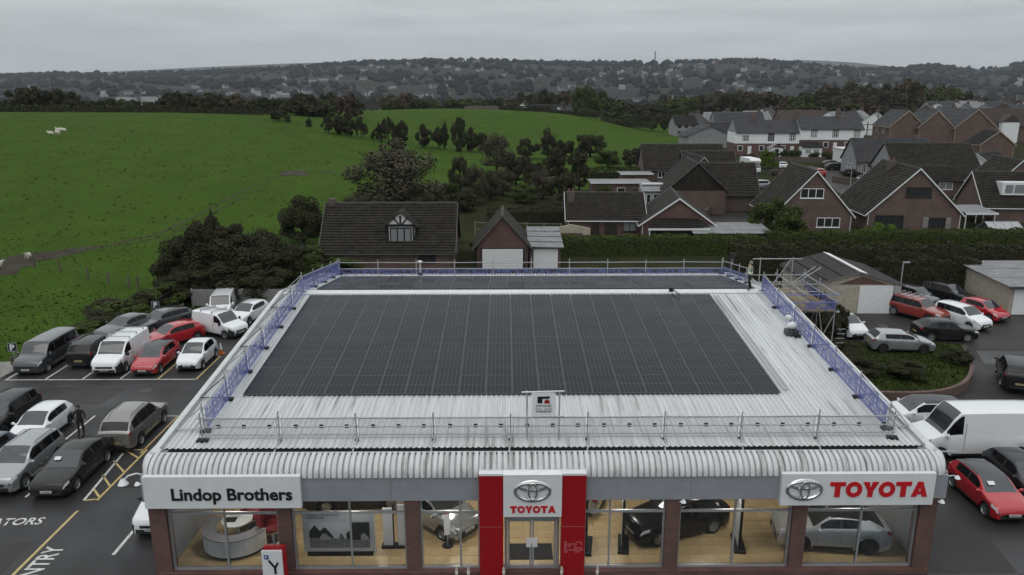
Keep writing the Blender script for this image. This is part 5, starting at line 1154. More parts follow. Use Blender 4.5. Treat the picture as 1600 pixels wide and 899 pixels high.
# two chalet houses facing the camera
Ye = 97
house('chalet_house', 'brick chalet house with white windows stacked in its gable', HX(1272, Ye), Ye + 5, R(-4), 9.8, 11, 2.5, 8.0, 'y', brick_brown, tile_br, wins=[('F', -.35, 4.6, 2.9, 1.25, upvc, hglass, 3), ('F', 2.0, .9, 2.9, 1.25, upvc, hglass, 3), ('F', -3.4, .2, 1.2, 1.9, upvc, net, 1)], barge=upvc, courses=22, base=.3)
h8 = house('chalet_house', 'larger brick chalet house with dark window frames and stone panel', HX(1432, Ye), Ye + 5.5, R(-5), 11.6, 12, 2.6, 8.3, 'y', brick_brown, tile_br, wins=[('F', .2, 4.7, 3.2, 1.3, brown_fr, hglass, 3), ('F', -3.0, .3, 3.6, 2.1, brown_fr, hglass, 3), ('F', 2.9, .8, 2.1, 1.35, brown_fr, hglass, 2)], barge=upvc, courses=22, chim=[(-.8, 1.0, .4, 1.0)], base=.3)
MB().bx(1.2, 1.83, -6.05, -6.0, .7, 2.2).build('stone_panel', concrete, h8); MB().bx(3.98, 4.6, -6.05, -6.0, .7, 2.2).build('stone_panel', concrete, h8)
# right-hand houses
t_ = house('bungalow', 'wide brown-roofed brick bungalow behind the larger chalet', HX(1452, 140), 142, R(-3), 15, 11, 2.8, 7.4, 'x', brick_brown, tile_br, courses=18, gable=render_g)
house('bungalow_wing', 'hipped brown wing with a white window in front of the brown bungalow', HX(1470, 128), 131, R(-3), 10.5, 6.5, 2.7, 4.6, 'x', brick_brown, tile_br, wins=[('F', 1.0, 1.0, 2.3, 1.2, upvc, net, 2)], hip=(3, 3))
house('slate_house', 'grey slate house left of the brown bungalow', HX(1412, 150), 157, R(-3), 15, 8, 3.0, 7.0, 'x', render_g, tile_gr, wins=[('F', -6, .6, .9, 1.6, upvc), ('L', 0, .6, 1, 1.6, upvc), ('L', 2, .6, 1, 1.6, upvc)], doors=[('F', -2.5, 2.6, 2.2, brown_fr)], chim=[(5, 0, .5, .8)])
house('white_gabled_bungalow', 'low house with a white gable end at the right', HX(1560, 142), 146, R(40), 10, 9, 2.4, 5.4, 'x', render_w, tile_dk, barge=upvc)
t_ = thing('flat_roofed_garage', 'pale grey flat-roofed garage with cream wall at the right', 'garage', (HX(1545, 130), 131, terr(84, 131))); MB().bx(-4.5, 4, -3, 3, -.4, 2.3).build('wall', cream_render, t_); MB().bx(-4.8, 4.4, -3.3, 3.3, 2.31, 2.5).build('roof', flat_roof, t_); MB().bx(-3.6, -1.0, -3.05, -3.01, 0, 2.05).build('door', cream_fr, t_)
house('brick_house', 'brick gabled house with white trim at the right edge', HX(1588, 116), 119, R(-8), 7.0, 9, 3.4, 7.2, 'y', brick_brown, tile_br, wins=[('F', -2.2, .8, 1, 1.4, upvc)], barge=upvc)
h12 = house('dormer_house', 'dark tiled house with a white dormer window at the right edge', HX(1590, 104) + 3.2, 107, R(-6), 15, 8, 2.2, 6.4, 'x', brick_brown, tile_br, courses=18, barge=upvc)
MB().bx(-5.0, -.8, -3.2, 1, 3.6, 5.3).build('dormer', upvc, h12); MB().bx(-4.6, -3.6, -3.25, -3.21, 3.9, 5.0).build('dormer_pane', net, h12); MB().bx(-3.4, -1.1, -3.25, -3.21, 3.9, 5.0).build('dormer_pane', net, h12)
t_ = thing('car_port', 'pale corrugated car port roof between chalet and dormer house', 'car port', (HX(1527, 100), 101, .4)); MB().box((0, 0, 2.4), (4.2, 4.5, .08), Matrix.Rotation(R(6), 3, 'X')).build('roof_sheet', flat_roof, t_)
for x, y in ((-1.9, -2), (1.9, -2), (-1.9, 2), (1.9, 2)): MB().bx(x - .05, x + .05, y - .05, y + .05, -.2, 2.3).build('post', upvc, t_)
MB().bx(-2.15, 2.15, -2.33, -2.27, 2.0, 2.25).build('fascia', upvc, t_)
t_ = thing('greenhouse', 'small glass greenhouse in the garden at the right edge', 'greenhouse', (HX(1582, 88), 90, .3)); f = MB()
for i in range(5):
    x = -2 + i
    f.bx(x - .03, x + .03, -1.5, -1.44, 0, 1.8); f.bx(x - .03, x + .03, 1.44, 1.5, 0, 1.8); f.tube((x, -1.5, 1.8), (x, 0, 2.7), .03, 4); f.tube((x, 1.5, 1.8), (x, 0, 2.7), .03, 4)
f.bx(-2, 2, -1.5, -1.44, 1.75, 1.82); f.bx(-2, 2, 1.44, 1.5, 1.75, 1.82); f.bx(-2, 2, -.03, .03, 2.66, 2.74); f.build('frame', alu, t_)
gh = mat('greenhouse_glass', (.30, .32, .33), .15, spec=.8)
for i in range(4):
    for s in (-1, 1): MB().quad((-1.96 + i, s * 1.5, 1.8), (-1.04 + i, s * 1.5, 1.8), (-1.04 + i, 0, 2.68), (-1.96 + i, 0, 2.68)).build('pane', gh, t_)
    MB().bx(-1.96 + i, -1.04 + i, -1.475, -1.465, .1, 1.74).build('pane', glass, t_)
# white terrace of six
Yt = 196
tm_ = thing('terrace', 'row of six white-fronted terraced cottages with slate roofs', 'terrace', (HX(1250, Yt, 5), Yt, terr(75, Yt)), R(-1.5)); UW = 5.35
for i in range(6):
    x0 = (i - 3) * UW; lift = .0 if i < 3 else .9; lo, hi = 2.9 + lift, 5.6 + lift; rg = 8.5 + lift
    b = MB(); b.bx(x0, x0 + UW - .002, 0, 8, -.5, lo); b.build('lower_wall', brick_red, tm_); b = MB(); b.bx(x0 + .01, x0 + UW - .01, -.06, 8, lo + .002, hi); b = b.build('upper_wall', render_w, tm_)
    if i in (0, 3, 5): MB().prism([(0.001, hi - .002), (8, hi - .002), (4, rg)], x0 + (UW - .25 if i == 5 else 0), x0 + (UW if i == 5 else .25), 'x').build('gable', render_g, tm_)
    for ya, yb in ((-.35, 4), (8.35, 4)): r = MB(); slope(r, (x0, ya, hi - .1), (x0 + UW, ya, hi - .1), (x0 + UW, yb, rg + .1), (x0, yb, rg + .1), 16, .02); r.build('roof_slope', tile_gr, tm_)
    MB().bx(x0, x0 + UW, -.42, -.36, hi - .16, hi - .06).build('gutter', black_paint, tm_)
    u = x0 + (3.6 if i != 0 else 2.6); zz = lo + .75
    MB().bx(u - .8, u + .8, -.075, -.061, zz - .15, zz + 1.75 * (.7 if i == 0 else 1)).build('quoin_surround', brick_dark, tm_)
    w_ = MB(); hh_ = 1.45 * (.65 if i == 0 else 1)
    for k in (-.55, 0, .55): w_.bx(u + k - .07, u + k + .07, -.14, -.076, zz, zz + hh_)
    w_.bx(u - .62, u + .62, -.138, -.076, zz - .1, zz); w_.bx(u - .62, u + .62, -.138, -.076, zz + hh_ - .08, zz + hh_); w_.bx(u - .48, u + .48, -.136, -.076, zz + hh_ * .5, zz + hh_ * .5 + .08); w_ = w_.build('window', upvc if i not in (1,) else black_paint, tm_)
    MB().bx(u - .55, u + .55, -.1, -.09, zz, zz + hh_).build('pane', net if i % 2 else hglass, w_)
    u2 = x0 + 1.4; f = MB(); f.bx(u2 - .65, u2 + .65, -.06, -.002, 1.0 + lift, 2.4 + lift); f = f.build('window', upvc, tm_); MB().bx(u2 - .5, u2 + .5, -.08, -.061, 1.12 + lift, 2.28 + lift).build('pane', hglass, f)
    MB().bx(x0 + 3.3, x0 + 4.2, -.05, -.002, .2 + lift, 2.25 + lift).build('door', upvc, tm_)
    if i in (1, 3, 5):
        c = MB(); xx = x0 + (0 if i != 5 else .1); c.bx(xx - .6, xx + .6, 3.4, 4.6, rg - .6, rg + 1.3); c = c.build('chimney', brick_dark, tm_)
        for k in (-.35, 0, .35): MB().lathe([(.14, rg + 1.3), (.11, rg + 1.8)], 8, Matrix.Translation((xx + k, 4, 0))).build('chimney_pot', pot, c)
t_ = thing('porch', 'white porch with grey pitched roof on the terrace front', 'porch', (HX(1268, 192, 3), 192, terr(75, 192)), R(-1.5)); MB().bx(-2.4, 2.4, -1.2, 1.6, 0, 2.3).build('wall', upvc, t_); r = MB(); slope(r, (-2.7, -1.5, 2.3), (2.7, -1.5, 2.3), (2, 1.8, 3.6), (-2, 1.8, 3.6), 5); r.build('roof_slope', tile_dk, t_); window(t_, 'F', -1, .8, 1.4, 1.1, (2.4, 1.2), upvc, net); window(t_, 'F', 1, .8, 1.4, 1.1, (2.4, 1.2), upvc, net)
t_ = thing('porch', 'small white gabled porch at the left of the terrace', 'porch', (HX(1212, 192, 3), 191.5, terr(70, 192)), R(-1.5)); MB().bx(-1.5, 1.5, -1, 1.6, 0, 2.2).build('wall', upvc, t_)
for s in (-1, 1): r = MB(); slope(r, (s * 1.8, -1.2, 2.1), (s * 1.8, 1.8, 2.1), (0, 1.8, 3.3), (0, -1.2, 3.3), 3); r.build('roof_slope', flat_roof, t_)
MB().bx(-.5, .5, -1.05, -1.0, .1, 2).build('door', hglass, t_)
t_ = thing('flat_garage', 'white flat-fronted garage with dark opening right of the terrace', 'garage', (HX(1336, 176), 178, terr(80, 178)), R(-3)); MB().bx(-3.2, 3.2, -2.5, 2.5, -.3, 3.2).build('wall', upvc, t_); MB().bx(-1.6, 3.0, -2.56, -2.51, 0, 2.5).build('door', black_paint, t_); MB().bx(-3.4, 3.4, -2.7, 2.6, 3.205, 3.4).build('roof', upvc, t_)
# three brick gables in a row, and roofs further back
for i, px in enumerate((1418, 1463, 1525)):
    Y = 214 - 2 * i; house('brick_gable_house', ['leftmost brick gable-ended house beside the terrace', 'middle brick gable-ended house of the three', 'rightmost and largest brick gable-ended house of the three'][i], HX(px, Y, 5), Y + 5, R(-6), 9 + 1.6 * (i == 2), 13, 5.6, 9.8 + .5 * (i == 2), 'y', brick_brown, tile_gr, wins=[('L', -3, 3.6, 1.3, 1.4, cream_fr, net), ('L', 2, 3.6, 1.3, 1.4, cream_fr, net), ('L', -3, .8, 1.5, 1.5, cream_fr, net)], barge=cream_fr, group='brick gable-ended houses')
h = house('red_roofed_house', 'red-brown roofed house with a white rendered bay behind the gables', HX(1578, 226, 5), 232, R(-4), 17, 9, 4.6, 9.2, 'x', brick_brown, tile_rd, wins=[('F', -5, 2.2, 3, 1.8, upvc, net, 3)])
MB().bx(-1.5, 3.2, -6.5, -4.4, -.5, 5.6).build('bay', render_w, h); MB().prism([(-1.8, 5.6), (3.5, 5.6), (.85, 7.8)], -6.6, -1.5).build('bay_roof', tile_rd, h)
house('brick_gable_house', 'small low brick gable in front of the red-roofed house', HX(1558, 190), 193, R(-6), 8, 8, 3, 6.2, 'y', brick_brown, tile_dk, barge=cream_fr)
house('grey_bungalow', 'grey rendered bungalow with slate roof left of the terrace', HX(1107, 218), 222, 0, 13, 10, 3.2, 6.0, 'y', render_g, tile_gr, oh=.6)
house('grey_bungalow', 'long slate wing behind the grey bungalow', HX(1136, 222), 228, 0, 11, 7, 3.4, 6.0, 'x', render_g, tile_gr)
rnd = random.Random(21)
VN = {}
def small_house(px, py, wm, kind, label, group, name='distant_house', Y=None):
    key = kind
    if key not in VN:
        w_, d_, e_, r_ = {'a': (10, 8, 4.8, 8), 'b': (8, 8, 4.6, 7.6), 'c': (14, 8, 3, 6), 'd': (18, 8, 5, 8.4)}[kind[0]]
        wl = {'w': render_w if kind[3:] != 'x' else far_wall, 'b': brick_brown, 'g': render_g}[kind[1]]; rf = {'g': tile_gr, 'd': tile_dk, 'r': tile_rd, 'f': flat_roof}[kind[2]]
        a = MB().bx(-w_ / 2, w_ / 2, -d_ / 2, d_ / 2, -1.5, e_); a.prism([(-d_ / 2, e_), (d_ / 2, e_), (0, r_ - .1)], -w_ / 2, w_ / 2, 'x')
        c = MB(); slope(c, (-w_ / 2 - .3, -d_ / 2 - .4, e_ - .3), (w_ / 2 + .3, -d_ / 2 - .4, e_ - .3), (w_ / 2 + .3, 0, r_), (-w_ / 2 - .3, 0, r_), 6); slope(c, (w_ / 2 + .3, d_ / 2 + .4, e_ - .3), (-w_ / 2 - .3, d_ / 2 + .4, e_ - .3), (-w_ / 2 - .3, 0, r_), (w_ / 2 + .3, 0, r_), 6)
        g = MB(); 
        for u in np.arange(-w_ / 2 + 1.5, w_ / 2 - .8, 2.6):
            for z in ((1, 3.2) if e_ > 4 else (1,)): g.bx(u - .6, u + .6, -d_ / 2 - .03, -d_ / 2 - .01, z, z + 1.2)
        ch = MB().bx(w_ / 2 - 1.6, w_ / 2 - .6, -.5, .5, r_ - .8, r_ + 1.1)
        VN[key] = (a.mesh('wall', wl), c.mesh('roof', rf), g.mesh('window_row', hglass), ch.mesh('chimney', brick_dark))
    p = T(px, py) if Y is None else Vector((HX(px, Y), Y, terr(HX(px, Y), Y)))
    t_ = thing(name, label, 'house', (p.x, p.y, p.z), wm, group)
    for nm, me in zip(('wall', 'roof', 'windows', 'chimney'), VN[key]): link(nm, me, t_)
    return t_
for px, Y, rz_, kd in ((1066, 258, .1, 'bgd'), (1082, 262, .9, 'abg'), (1118, 268, .1, 'awf'), (1132, 276, 1.0, 'bwf'), (1150, 262, 0, 'dgg'), (1178, 270, .2, 'awf'), (1196, 280, .9, 'awg'), (1250, 262, 0, 'dbr'), (1300, 258, .8, 'awf'), (1322, 262, .4, 'bgg'), (1340, 268, .9, 'bwf'), (1366, 250, 1.0, 'awf'), (1448, 300, .9, 'abg'), (1462, 316, .9, 'awf'), (1478, 300, .2, 'bgg'), (1492, 330, .9, 'awf'), (1508, 312, .9, 'agg'), (1522, 345, .3, 'awf'), (1538, 322, .9, 'bgg'), (1552, 350, .2, 'dgg'), (1568, 330, .9, 'abr'), (1584, 310, .4, 'abg'), (1596, 350, .8, 'awf'), (1500, 365, .2, 'dwf'), (1470, 350, .2, 'dgg'), (1545, 380, .1, 'dgf'), (1610, 320, .5, 'abg')):
    o = small_house(px, 0, rz_, kd, {'w': 'small white-walled house', 'b': 'small brick house', 'g': 'small grey house'}[kd[1]] + {'f': ' with pale flat-looking roof', 'g': ' with slate roof', 'r': ' with red-brown roof', 'd': ' with dark roof'}[kd[2]] + (' left of the terrace' if px < 1220 else ' behind the terrace' if px < 1400 else ' below the wooded ridge'), 'close-packed roofs below the wood', 'village_house', Y); o.scale = (.9,) * 3; o.location.z -= .5
small_house(577, 0, .1, 'awd', 'white house at the top of the far field under the trees', None, 'farmhouse', 322).location.z -= 3.2; small_house(818, 0, 1.4, 'bwd', 'white gabled house beyond the far field crest', None, 'farmhouse', 338).location.z -= 2.6
small_house(850, 0, 0, 'dwd', 'long dark-roofed house beside the white gable at the far field', None, 'farmhouse', 342).location.z -= 3.4; small_house(760, 0, 0, 'dbr', 'long low red-brown roof just over the far field crest', None, 'farmhouse', 345).location.z -= 4.6; small_house(882, 0, .7, 'bwg', 'white house end next to the greener tree at the far field', None, 'farmhouse', 342).location.z -= 3
small_house(208, 0, .5, 'bwf', 'left of two white gables peeping through the crest trees', None, 'farmhouse', 272).scale = (.75,) * 3; small_house(246, 0, .5, 'bwf', 'right of two white gables peeping through the crest trees', None, 'farmhouse', 272).scale = (.75,) * 3; small_house(6, 0, .3, 'awf', 'pale roof at the far left behind the pasture crest', None, 'farmhouse', 275).scale = (.6,) * 3
# workshop and outbuilding beside the yard
wk = house('workshop', 'pebble-dashed workshop with dark sheet roof and tall white door', 29.5, 65.6, R(-1), 7.2, 7.6, 2.45, 3.45, 'y', cream_render, mat('dark_sheet_roof', (.040, .037, .038), .8, var=.25, spec=.2), courses=3, oh=.25, base=0, cat='workshop')
MB().box((.35, 0, 3.56), (.6, 8.1, .05), Matrix.Rotation(R(14), 3, 'Y')).build('roof_light', white_paint, wk); b = MB(); b.quad((-1.6, -3.82, 2.5), (2.6, -3.82, 2.5), (.3, -3.82, 3.2)); b.build('gable_panel', brick_red, wk)
MB().bx(.2, 3.0, -3.9, -3.82, .02, 2.42).build('door', white_paint, wk); MB().bx(3.05, 3.62, -3.95, -3.8, 0, 2.45).build('corner_post', steel, wk); MB().box((1.6, -3.91, 1.2), (2.9, .02, .03), Matrix.Rotation(R(-38), 3, 'Y')).build('door_brace', sign_white, wk)
ob = thing('outbuilding', 'pale pebble-dashed outbuilding with white door at the right edge', 'outbuilding', (44.2, 65.2, 0)); MB().bx(-2.2, 6, -4, 3.5, -.2, 2.5).build('wall', cream_render, ob); r = MB(); slope(r, (-2.6, -4.4, 2.5), (6.4, -4.4, 2.5), (6.4, 3.9, 2.9), (-2.6, 3.9, 2.9), 3, .03); r.build('roof_slope', flat_roof, ob); MB().bx(-1.9, 1.4, -4.08, -4.01, .05, 2.2).build('door', white_paint, ob); MB().bx(-2.65, 6.4, -4.5, -4.41, 2.36, 2.55).build('fascia', steel_dark, ob)
# ------------------------------------------------------------------ village vehicles, poles
vg = 'vehicles parked in the village'
def vcar(px, py, head, typ, pnt, name, lb, cat='car', **k):
    p = T(px, py); return car(name, lb, cat, (p.x, p.y, p.z + .02), head, typ, pnt, vg, **k)
vcar(1183, 296, (-1, -.1), 'mpv', 'silver', 'people_carrier', 'silver people carrier side-on beside the dark roofed bungalow')
vcar(1222, 264, (.25, .97), 'hatch', 'white', 'hatchback', 'white hatchback near the bright green tree in the village')
vcar(1280, 275, (.15, .98), 'hatch', 'red', 'hatchback', 'red hatchback seen from behind on the village road')
vcar(1305, 266, (1, .15), 'estate', 'dark', 'estate_car', 'dark estate car nearer the camera beside the white garage'); vcar(1300, 261, (1, .15), 'saloon', 'black', 'saloon', 'black saloon behind the dark estate at the terrace')
vcar(1356, 287, (1, .1), 'hatch', 'silver', 'hatchback', 'silver car roof half hidden behind the chalet roof')
p = T(1172, 270); mh = thing('motorhome', 'white motorhome with overcab bunk beside the bright green tree', 'motorhome', (p.x, p.y, p.z), R(-85), vg)
MB().prism([(-3.2, .4), (1.3, .4), (1.3, 2.1), (2.3, 2.15), (2.4, 2.6), (1.9, 3.0), (-3.2, 3.0)], -1.1, 1.1).build('body', white_paint, mh)
MB().prism([(1.31, .4), (3.0, .4), (3.0, .95), (2.75, 1.15), (2.05, 2.1), (1.31, 2.1)], -.95, .95).build('cab', white_paint, mh); MB().prism([(2.80, 1.2), (2.84, 1.2), (2.2, 2.05), (2.16, 2.05)], -.85, .85).build('windscreen', wind_glass, mh)
for y in (-1.11, 1.11): MB().bx(-2.4, -1.0, y - .01, y + .01, 1.5, 2.2).build('side_window', car_glass, mh); MB().bx(1.5, 2.2, y * .865 - .01, y * .865 + .01, 1.25, 1.85).build('side_window', car_glass, mh)
for x in (2.3, -2.0):
    for y in (-1, 1): t, q = wheel_meshes(.34, False, 5); wo = link('wheel', t, mh, (x, y * .92, .34)); wo.rotation_euler = (0, 0, 0 if y > 0 else math.pi); link('rim', q, wo)
for y in (-.7, .7): MB().box((3.0, y, .85), (.06, .35, .18)).build('headlight', lamp_m, mh)
def pole(px, py, hpx, lb, name='utility_pole', arms=True, m=wood, r=.14, cat='pole'):
    p = T(px, py); h = hpx / ppm(p.y, p.z); t_ = thing(name, lb, cat, (p.x, p.y, p.z)); MB().tube((0, 0, -.3), (0, 0, h), r, 8, r * .7).build('pole', m, t_)
    if arms:
        for k in (.95, .87): MB().bx(-1.0, 1.0, -.06, .06, h * k, h * k + .12).build('crossarm', m, t_)
    else: MB().tube((0, 0, h), (-.9, 0, h + .15), .05, 6).build('arm', m, t_); MB().box((-1.0, 0, h + .12), (.5, .2, .12)).build('lamp_head', steel, t_)
pole(1345, 292, 100, 'tall dark utility pole in front of the terrace end'); pole(1366, 236, 70, 'utility pole with crossarms left of the brick gables'); pole(1460, 238, 55, 'thin pole between the middle and right brick gables', r=.1); pole(1327, 302, 40, 'pale street lamp beside the village road', 'street_lamp', False, steel, .08, 'street lamp')
pole(821, 172, 26, 'thin pole beside the white gabled house at the far field', r=.1); pole(847, 172, 24, 'thin pole beyond the long dark-roofed far house', r=.1)
p = G(1404, 470); t_ = thing('security_light', 'slim grey lamp pole at the corner of the workshop', 'lamp', (p.x, p.y, 0)); MB().tube((0, 0, 0), (0, 0, 3.6), .05, 8).build('pole', steel, t_); MB().box((.3, 0, 3.5), (.5, .15, .1)).build('lamp_head', steel, t_)
# ------------------------------------------------------------------ vegetation
def leaf_mat(name, c1, c2, c3):
    m = mat(name, c1, .85, spec=.12); t = m.node_tree; b = t.nodes['Principled BSDF']
    tc = t.nodes.new('ShaderNodeTexCoord'); nz = t.nodes.new('ShaderNodeTexNoise'); t.links.new(tc.outputs['Object'], nz.inputs[0]); nz.inputs['Scale'].default_value = 3.5; nz.inputs['Detail'].default_value = 5
    mr = t.nodes.new('ShaderNodeMapRange'); t.links.new(nz.outputs[0], mr.inputs[0]); mr.inputs[1].default_value = .3; mr.inputs[2].default_value = .7
    a = t.nodes.new('ShaderNodeMix'); a.data_type = 'RGBA'; t.links.new(mr.outputs[0], a.inputs[0]); a.inputs[6].default_value = (*c1, 1); a.inputs[7].default_value = (*c2, 1)
    oi = t.nodes.new('ShaderNodeObjectInfo'); ml = t.nodes.new('ShaderNodeMath'); ml.operation = 'MULTIPLY'; t.links.new(oi.outputs['Random'], ml.inputs[0]); ml.inputs[1].default_value = .75
    d = t.nodes.new('ShaderNodeMix'); d.data_type = 'RGBA'; t.links.new(ml.outputs[0], d.inputs[0]); t.links.new(a.outputs[2], d.inputs[6]); d.inputs[7].default_value = (*c3, 1)
    t.links.new(d.outputs[2], b.inputs['Base Color']); return m
LM = {'dark': leaf_mat('dark_foliage', (.021, .021, .012), (.046, .043, .024), (.036, .042, .016)),
      'brown': leaf_mat('autumn_foliage', (.042, .031, .021), (.078, .054, .036), (.050, .046, .026)),
      'green': leaf_mat('green_foliage', (.026, .040, .010), (.062, .088, .018), (.045, .060, .016)),
      'bright': leaf_mat('bright_foliage', (.045, .085, .008), (.09, .15, .02), (.065, .11, .012)),
      'twig': leaf_mat('twiggy_foliage', (.050, .043, .031), (.092, .080, .058), (.062, .066, .034))}
bark = mat('bark', (.03, .026, .021), .9, var=.4, scale=4, stretch=(1, 1, .25))
def crown_mesh(name, seed, n, leaf, shape, m, clumps=26):
    g = np.random.default_rng(seed); cs = []
    while len(cs) < clumps:
        p = g.uniform(-1, 1, 3); q = np.linalg.norm(p)
        if .35 < q < .93: cs.append(p)
    cs = np.array(cs); rad = g.uniform(.17, .34, clumps)
    idx = g.integers(0, clumps, n); dirs = g.normal(size=(n, 3)); dirs /= np.linalg.norm(dirs, axis=1)[:, None]
    P = cs[idx] + dirs * (rad[idx] * g.uniform(.45, 1.0, n) ** .6)[:, None]
    if shape == 'cone':
        t = (P[:, 2] + 1.2) / 2.4; k = np.clip(1.15 - t, .05, 1)[:, None]; P[:, :2] *= k * 1.1
    elif shape == 'col': P[:, :2] *= (1 - .25 * np.clip(P[:, 2], 0, 1))[:, None]
    elif shape == 'wide':
        P[:, 2] = np.where(P[:, 2] < -.45, -.45 + (P[:, 2] + .45) * .35, P[:, 2]); P[:, 2] = (P[:, 2] + .3) * 1.2 - .36
    Z = (P[:, 2] + 1.25) / 2.45
    P = np.stack([P[:, 0], P[:, 1], Z * 2], 1)          # occupies z 0..2, radius about 1.15
    nv = dirs * 1.0 + np.array([0, 0, .55]) + g.normal(0, .45, (n, 3)); nv /= np.linalg.norm(nv, axis=1)[:, None]; a = g.normal(size=(n, 3)); a -= (a * nv).sum(1)[:, None] * nv; a /= np.linalg.norm(a, axis=1)[:, None]; b = np.cross(nv, a)
    s = leaf * g.uniform(.6, 1.5, n)[:, None]; 
    v = np.concatenate([P - a * s, P - b * s * .6, P + a * s, P + b * s * .6], 1).reshape(-1, 3)
    me = bpy.data.meshes.new(name); me.vertices.add(4 * n); me.vertices.foreach_set('co', v.ravel()); me.loops.add(4 * n); me.loops.foreach_set('vertex_index', np.arange(4 * n)); me.polygons.add(n); me.polygons.foreach_set('loop_start', np.arange(0, 4 * n, 4)); me.polygons.foreach_set('loop_total', np.full(n, 4))
    me.materials.append(m); me.update(); me.validate(); return me
def trunk_mesh(seed, full=True, spread=1.0):
    rnd = random.Random(seed); b = MB(); top = 1.5; b.tube((0, 0, -.1), (.03, .02, .7), .085, 7, .06, False); b.tube((.03, .02, .7), (.0, .05, top), .06, 6, .02, False)
    for i in range(11 if full else 6):
        z = rnd.uniform(.3, 1.3); a = rnd.uniform(0, 6.28); d = Vector((math.cos(a), math.sin(a), rnd.uniform(.35, 1.1))).normalized(); p = Vector((.02, .02, z)); q = p + d * rnd.uniform(.45, .85) * spread; b.tube(p, q, .035, 5, .014, False)
        if full:
            for k in range(5):
                d2 = (d + Vector((rnd.uniform(-.8, .8), rnd.uniform(-.8, .8), rnd.uniform(-.3, .7)))).normalized(); s = p.lerp(q, rnd.uniform(.4, 1)); e = s + d2 * rnd.uniform(.25, .5) * spread; b.tube(s, e, .012, 4, .005, False)
                for j in range(2): b.tube(s.lerp(e, .6), s.lerp(e, .6) + (d2 + Vector((rnd.uniform(-.9, .9), rnd.uniform(-.9, .9), rnd.uniform(-.3, .6)))).normalized() * .25, .006, 3, .002, False)
    return b.mesh('trunk', bark)
TRK = [trunk_mesh(i, True) for i in range(3)]; TRF = [trunk_mesh(9 + i, False) for i in range(2)]
CR = {}
def crowns(kind, shape, det):
    k = (kind, shape, det)
    if k not in CR:
        n, lf, nv, cl = {'near': (15000, .04, 2, 44), 'mid': (5200, .062, 3, 30), 'far': (1300, .115, 3, 20), 'bare': (8500, .036, 2, 46)}[det]
        CR[k] = [crown_mesh('crown', 100 * i + hash(shape) % 1 + len(CR) * 7, n, lf, shape, LM[kind], cl) for i in range(nv)]
    return CR[k]
NTREE = [0]
def tree(x, y, h, w_, kind, shape, det, label, group=None, name='tree', z=None, base=.0):
    NTREE[0] += 1; i = NTREE[0]; z = terr(x, y) if z is None else z
    t_ = thing(name, label, 'tree' if name != 'shrub' else 'shrub', (x, y, z - .1), (i * 2.4) % 6.28, group)
    c = link('crown', crowns(kind, shape, det)[i % len(crowns(kind, shape, det))], t_); c.scale = (w_ / 2.15, w_ / 2.15 * (.9 + .2 * ((i * .37) % 1)), h / 1.95 * (1 - base)); c.location = (0, 0, h * (base - (.05 if det != 'far' else .12)))
    tr = link('trunk', (TRK if det in ('near', 'bare', 'mid') else TRF)[i % 2], t_); tr.scale = (w_ / 2.3, w_ / 2.3, h / 1.9)
    return t_
def ptree(px, py, hp, wp, kind, shape, det, label, group=None, name='tree', Y=None, base=.0):
    p = T(px, py) if Y is None else Vector((HX(px, Y), Y, terr(HX(px, Y), Y))); s = ppm(p.y, p.z); return tree(p.x, p.y, hp / s, wp / s, kind, shape, det, label, group, name, base=base)
hr = 'hedgerow trees between the pasture fields'
for i, (px, py, hp, wp, sh) in enumerate(((434, 189, 17, 26, 'wide'), (450, 192, 12, 9, 'wide'), (483, 200, 15, 10, 'wide'), (514, 208, 28, 20, 'col'), (530, 209, 28, 18, 'col'), (543, 212, 36, 26, 'col'), (565, 216, 35, 18, 'col'), (583, 218, 13, 7, 'col'), (592, 220, 28, 14, 'col'), (607, 222, 39, 24, 'col'), (629, 223, 34, 22, 'col'), (661, 230, 36, 24, 'col'), (685, 232, 34, 20, 'col'), (718, 237, 52, 26, 'col'), (736, 237, 38, 22, 'col'), (752, 238, 32, 18, 'wide'), (822, 247, 31, 26, 'wide'), (855, 249, 43, 36, 'wide'), (882, 250, 32, 32, 'wide'))):
    ptree(px, py + 1, hp * 1.12, wp * 1.2, 'dark', sh, 'mid', {434: 'low clump at the upper left end of the hedgerow on the pasture', 450: 'small leaning bush next to the hedgerow clump', 483: 'lone tiny tree on the pasture before the hedgerow', 718: 'tallest dark tree in the middle of the hedgerow', 583: 'thin sapling in a hedgerow gap'}.get(px, 'dark leafy tree in the hedgerow crossing the pasture'), hr, 'hedgerow_tree')
ptree(696, 234, 50, 18, 'dark', 'cone', 'mid', 'dark pointed conifer in the hedgerow', hr, 'conifer')
ptree(776, 270, 64, 62, 'twig', 'wide', 'bare', 'spreading half-bare tree below the hedgerow'); ptree(922, 246, 40, 56, 'dark', 'wide', 'mid', 'broad dark tree at the right end of the hedgerow')
ptree(985, 262, 32, 40, 'dark', 'wide', 'mid', 'dark bush at the field corner behind the flat-roofed shed', name='shrub'); ptree(950, 262, 30, 44, 'green', 'wide', 'mid', 'greenish bush left of the flat-roofed shed', name='shrub'); ptree(1010, 252, 26, 40, 'dark', 'wide', 'mid', 'dark bush against the skylight house', name='shrub')
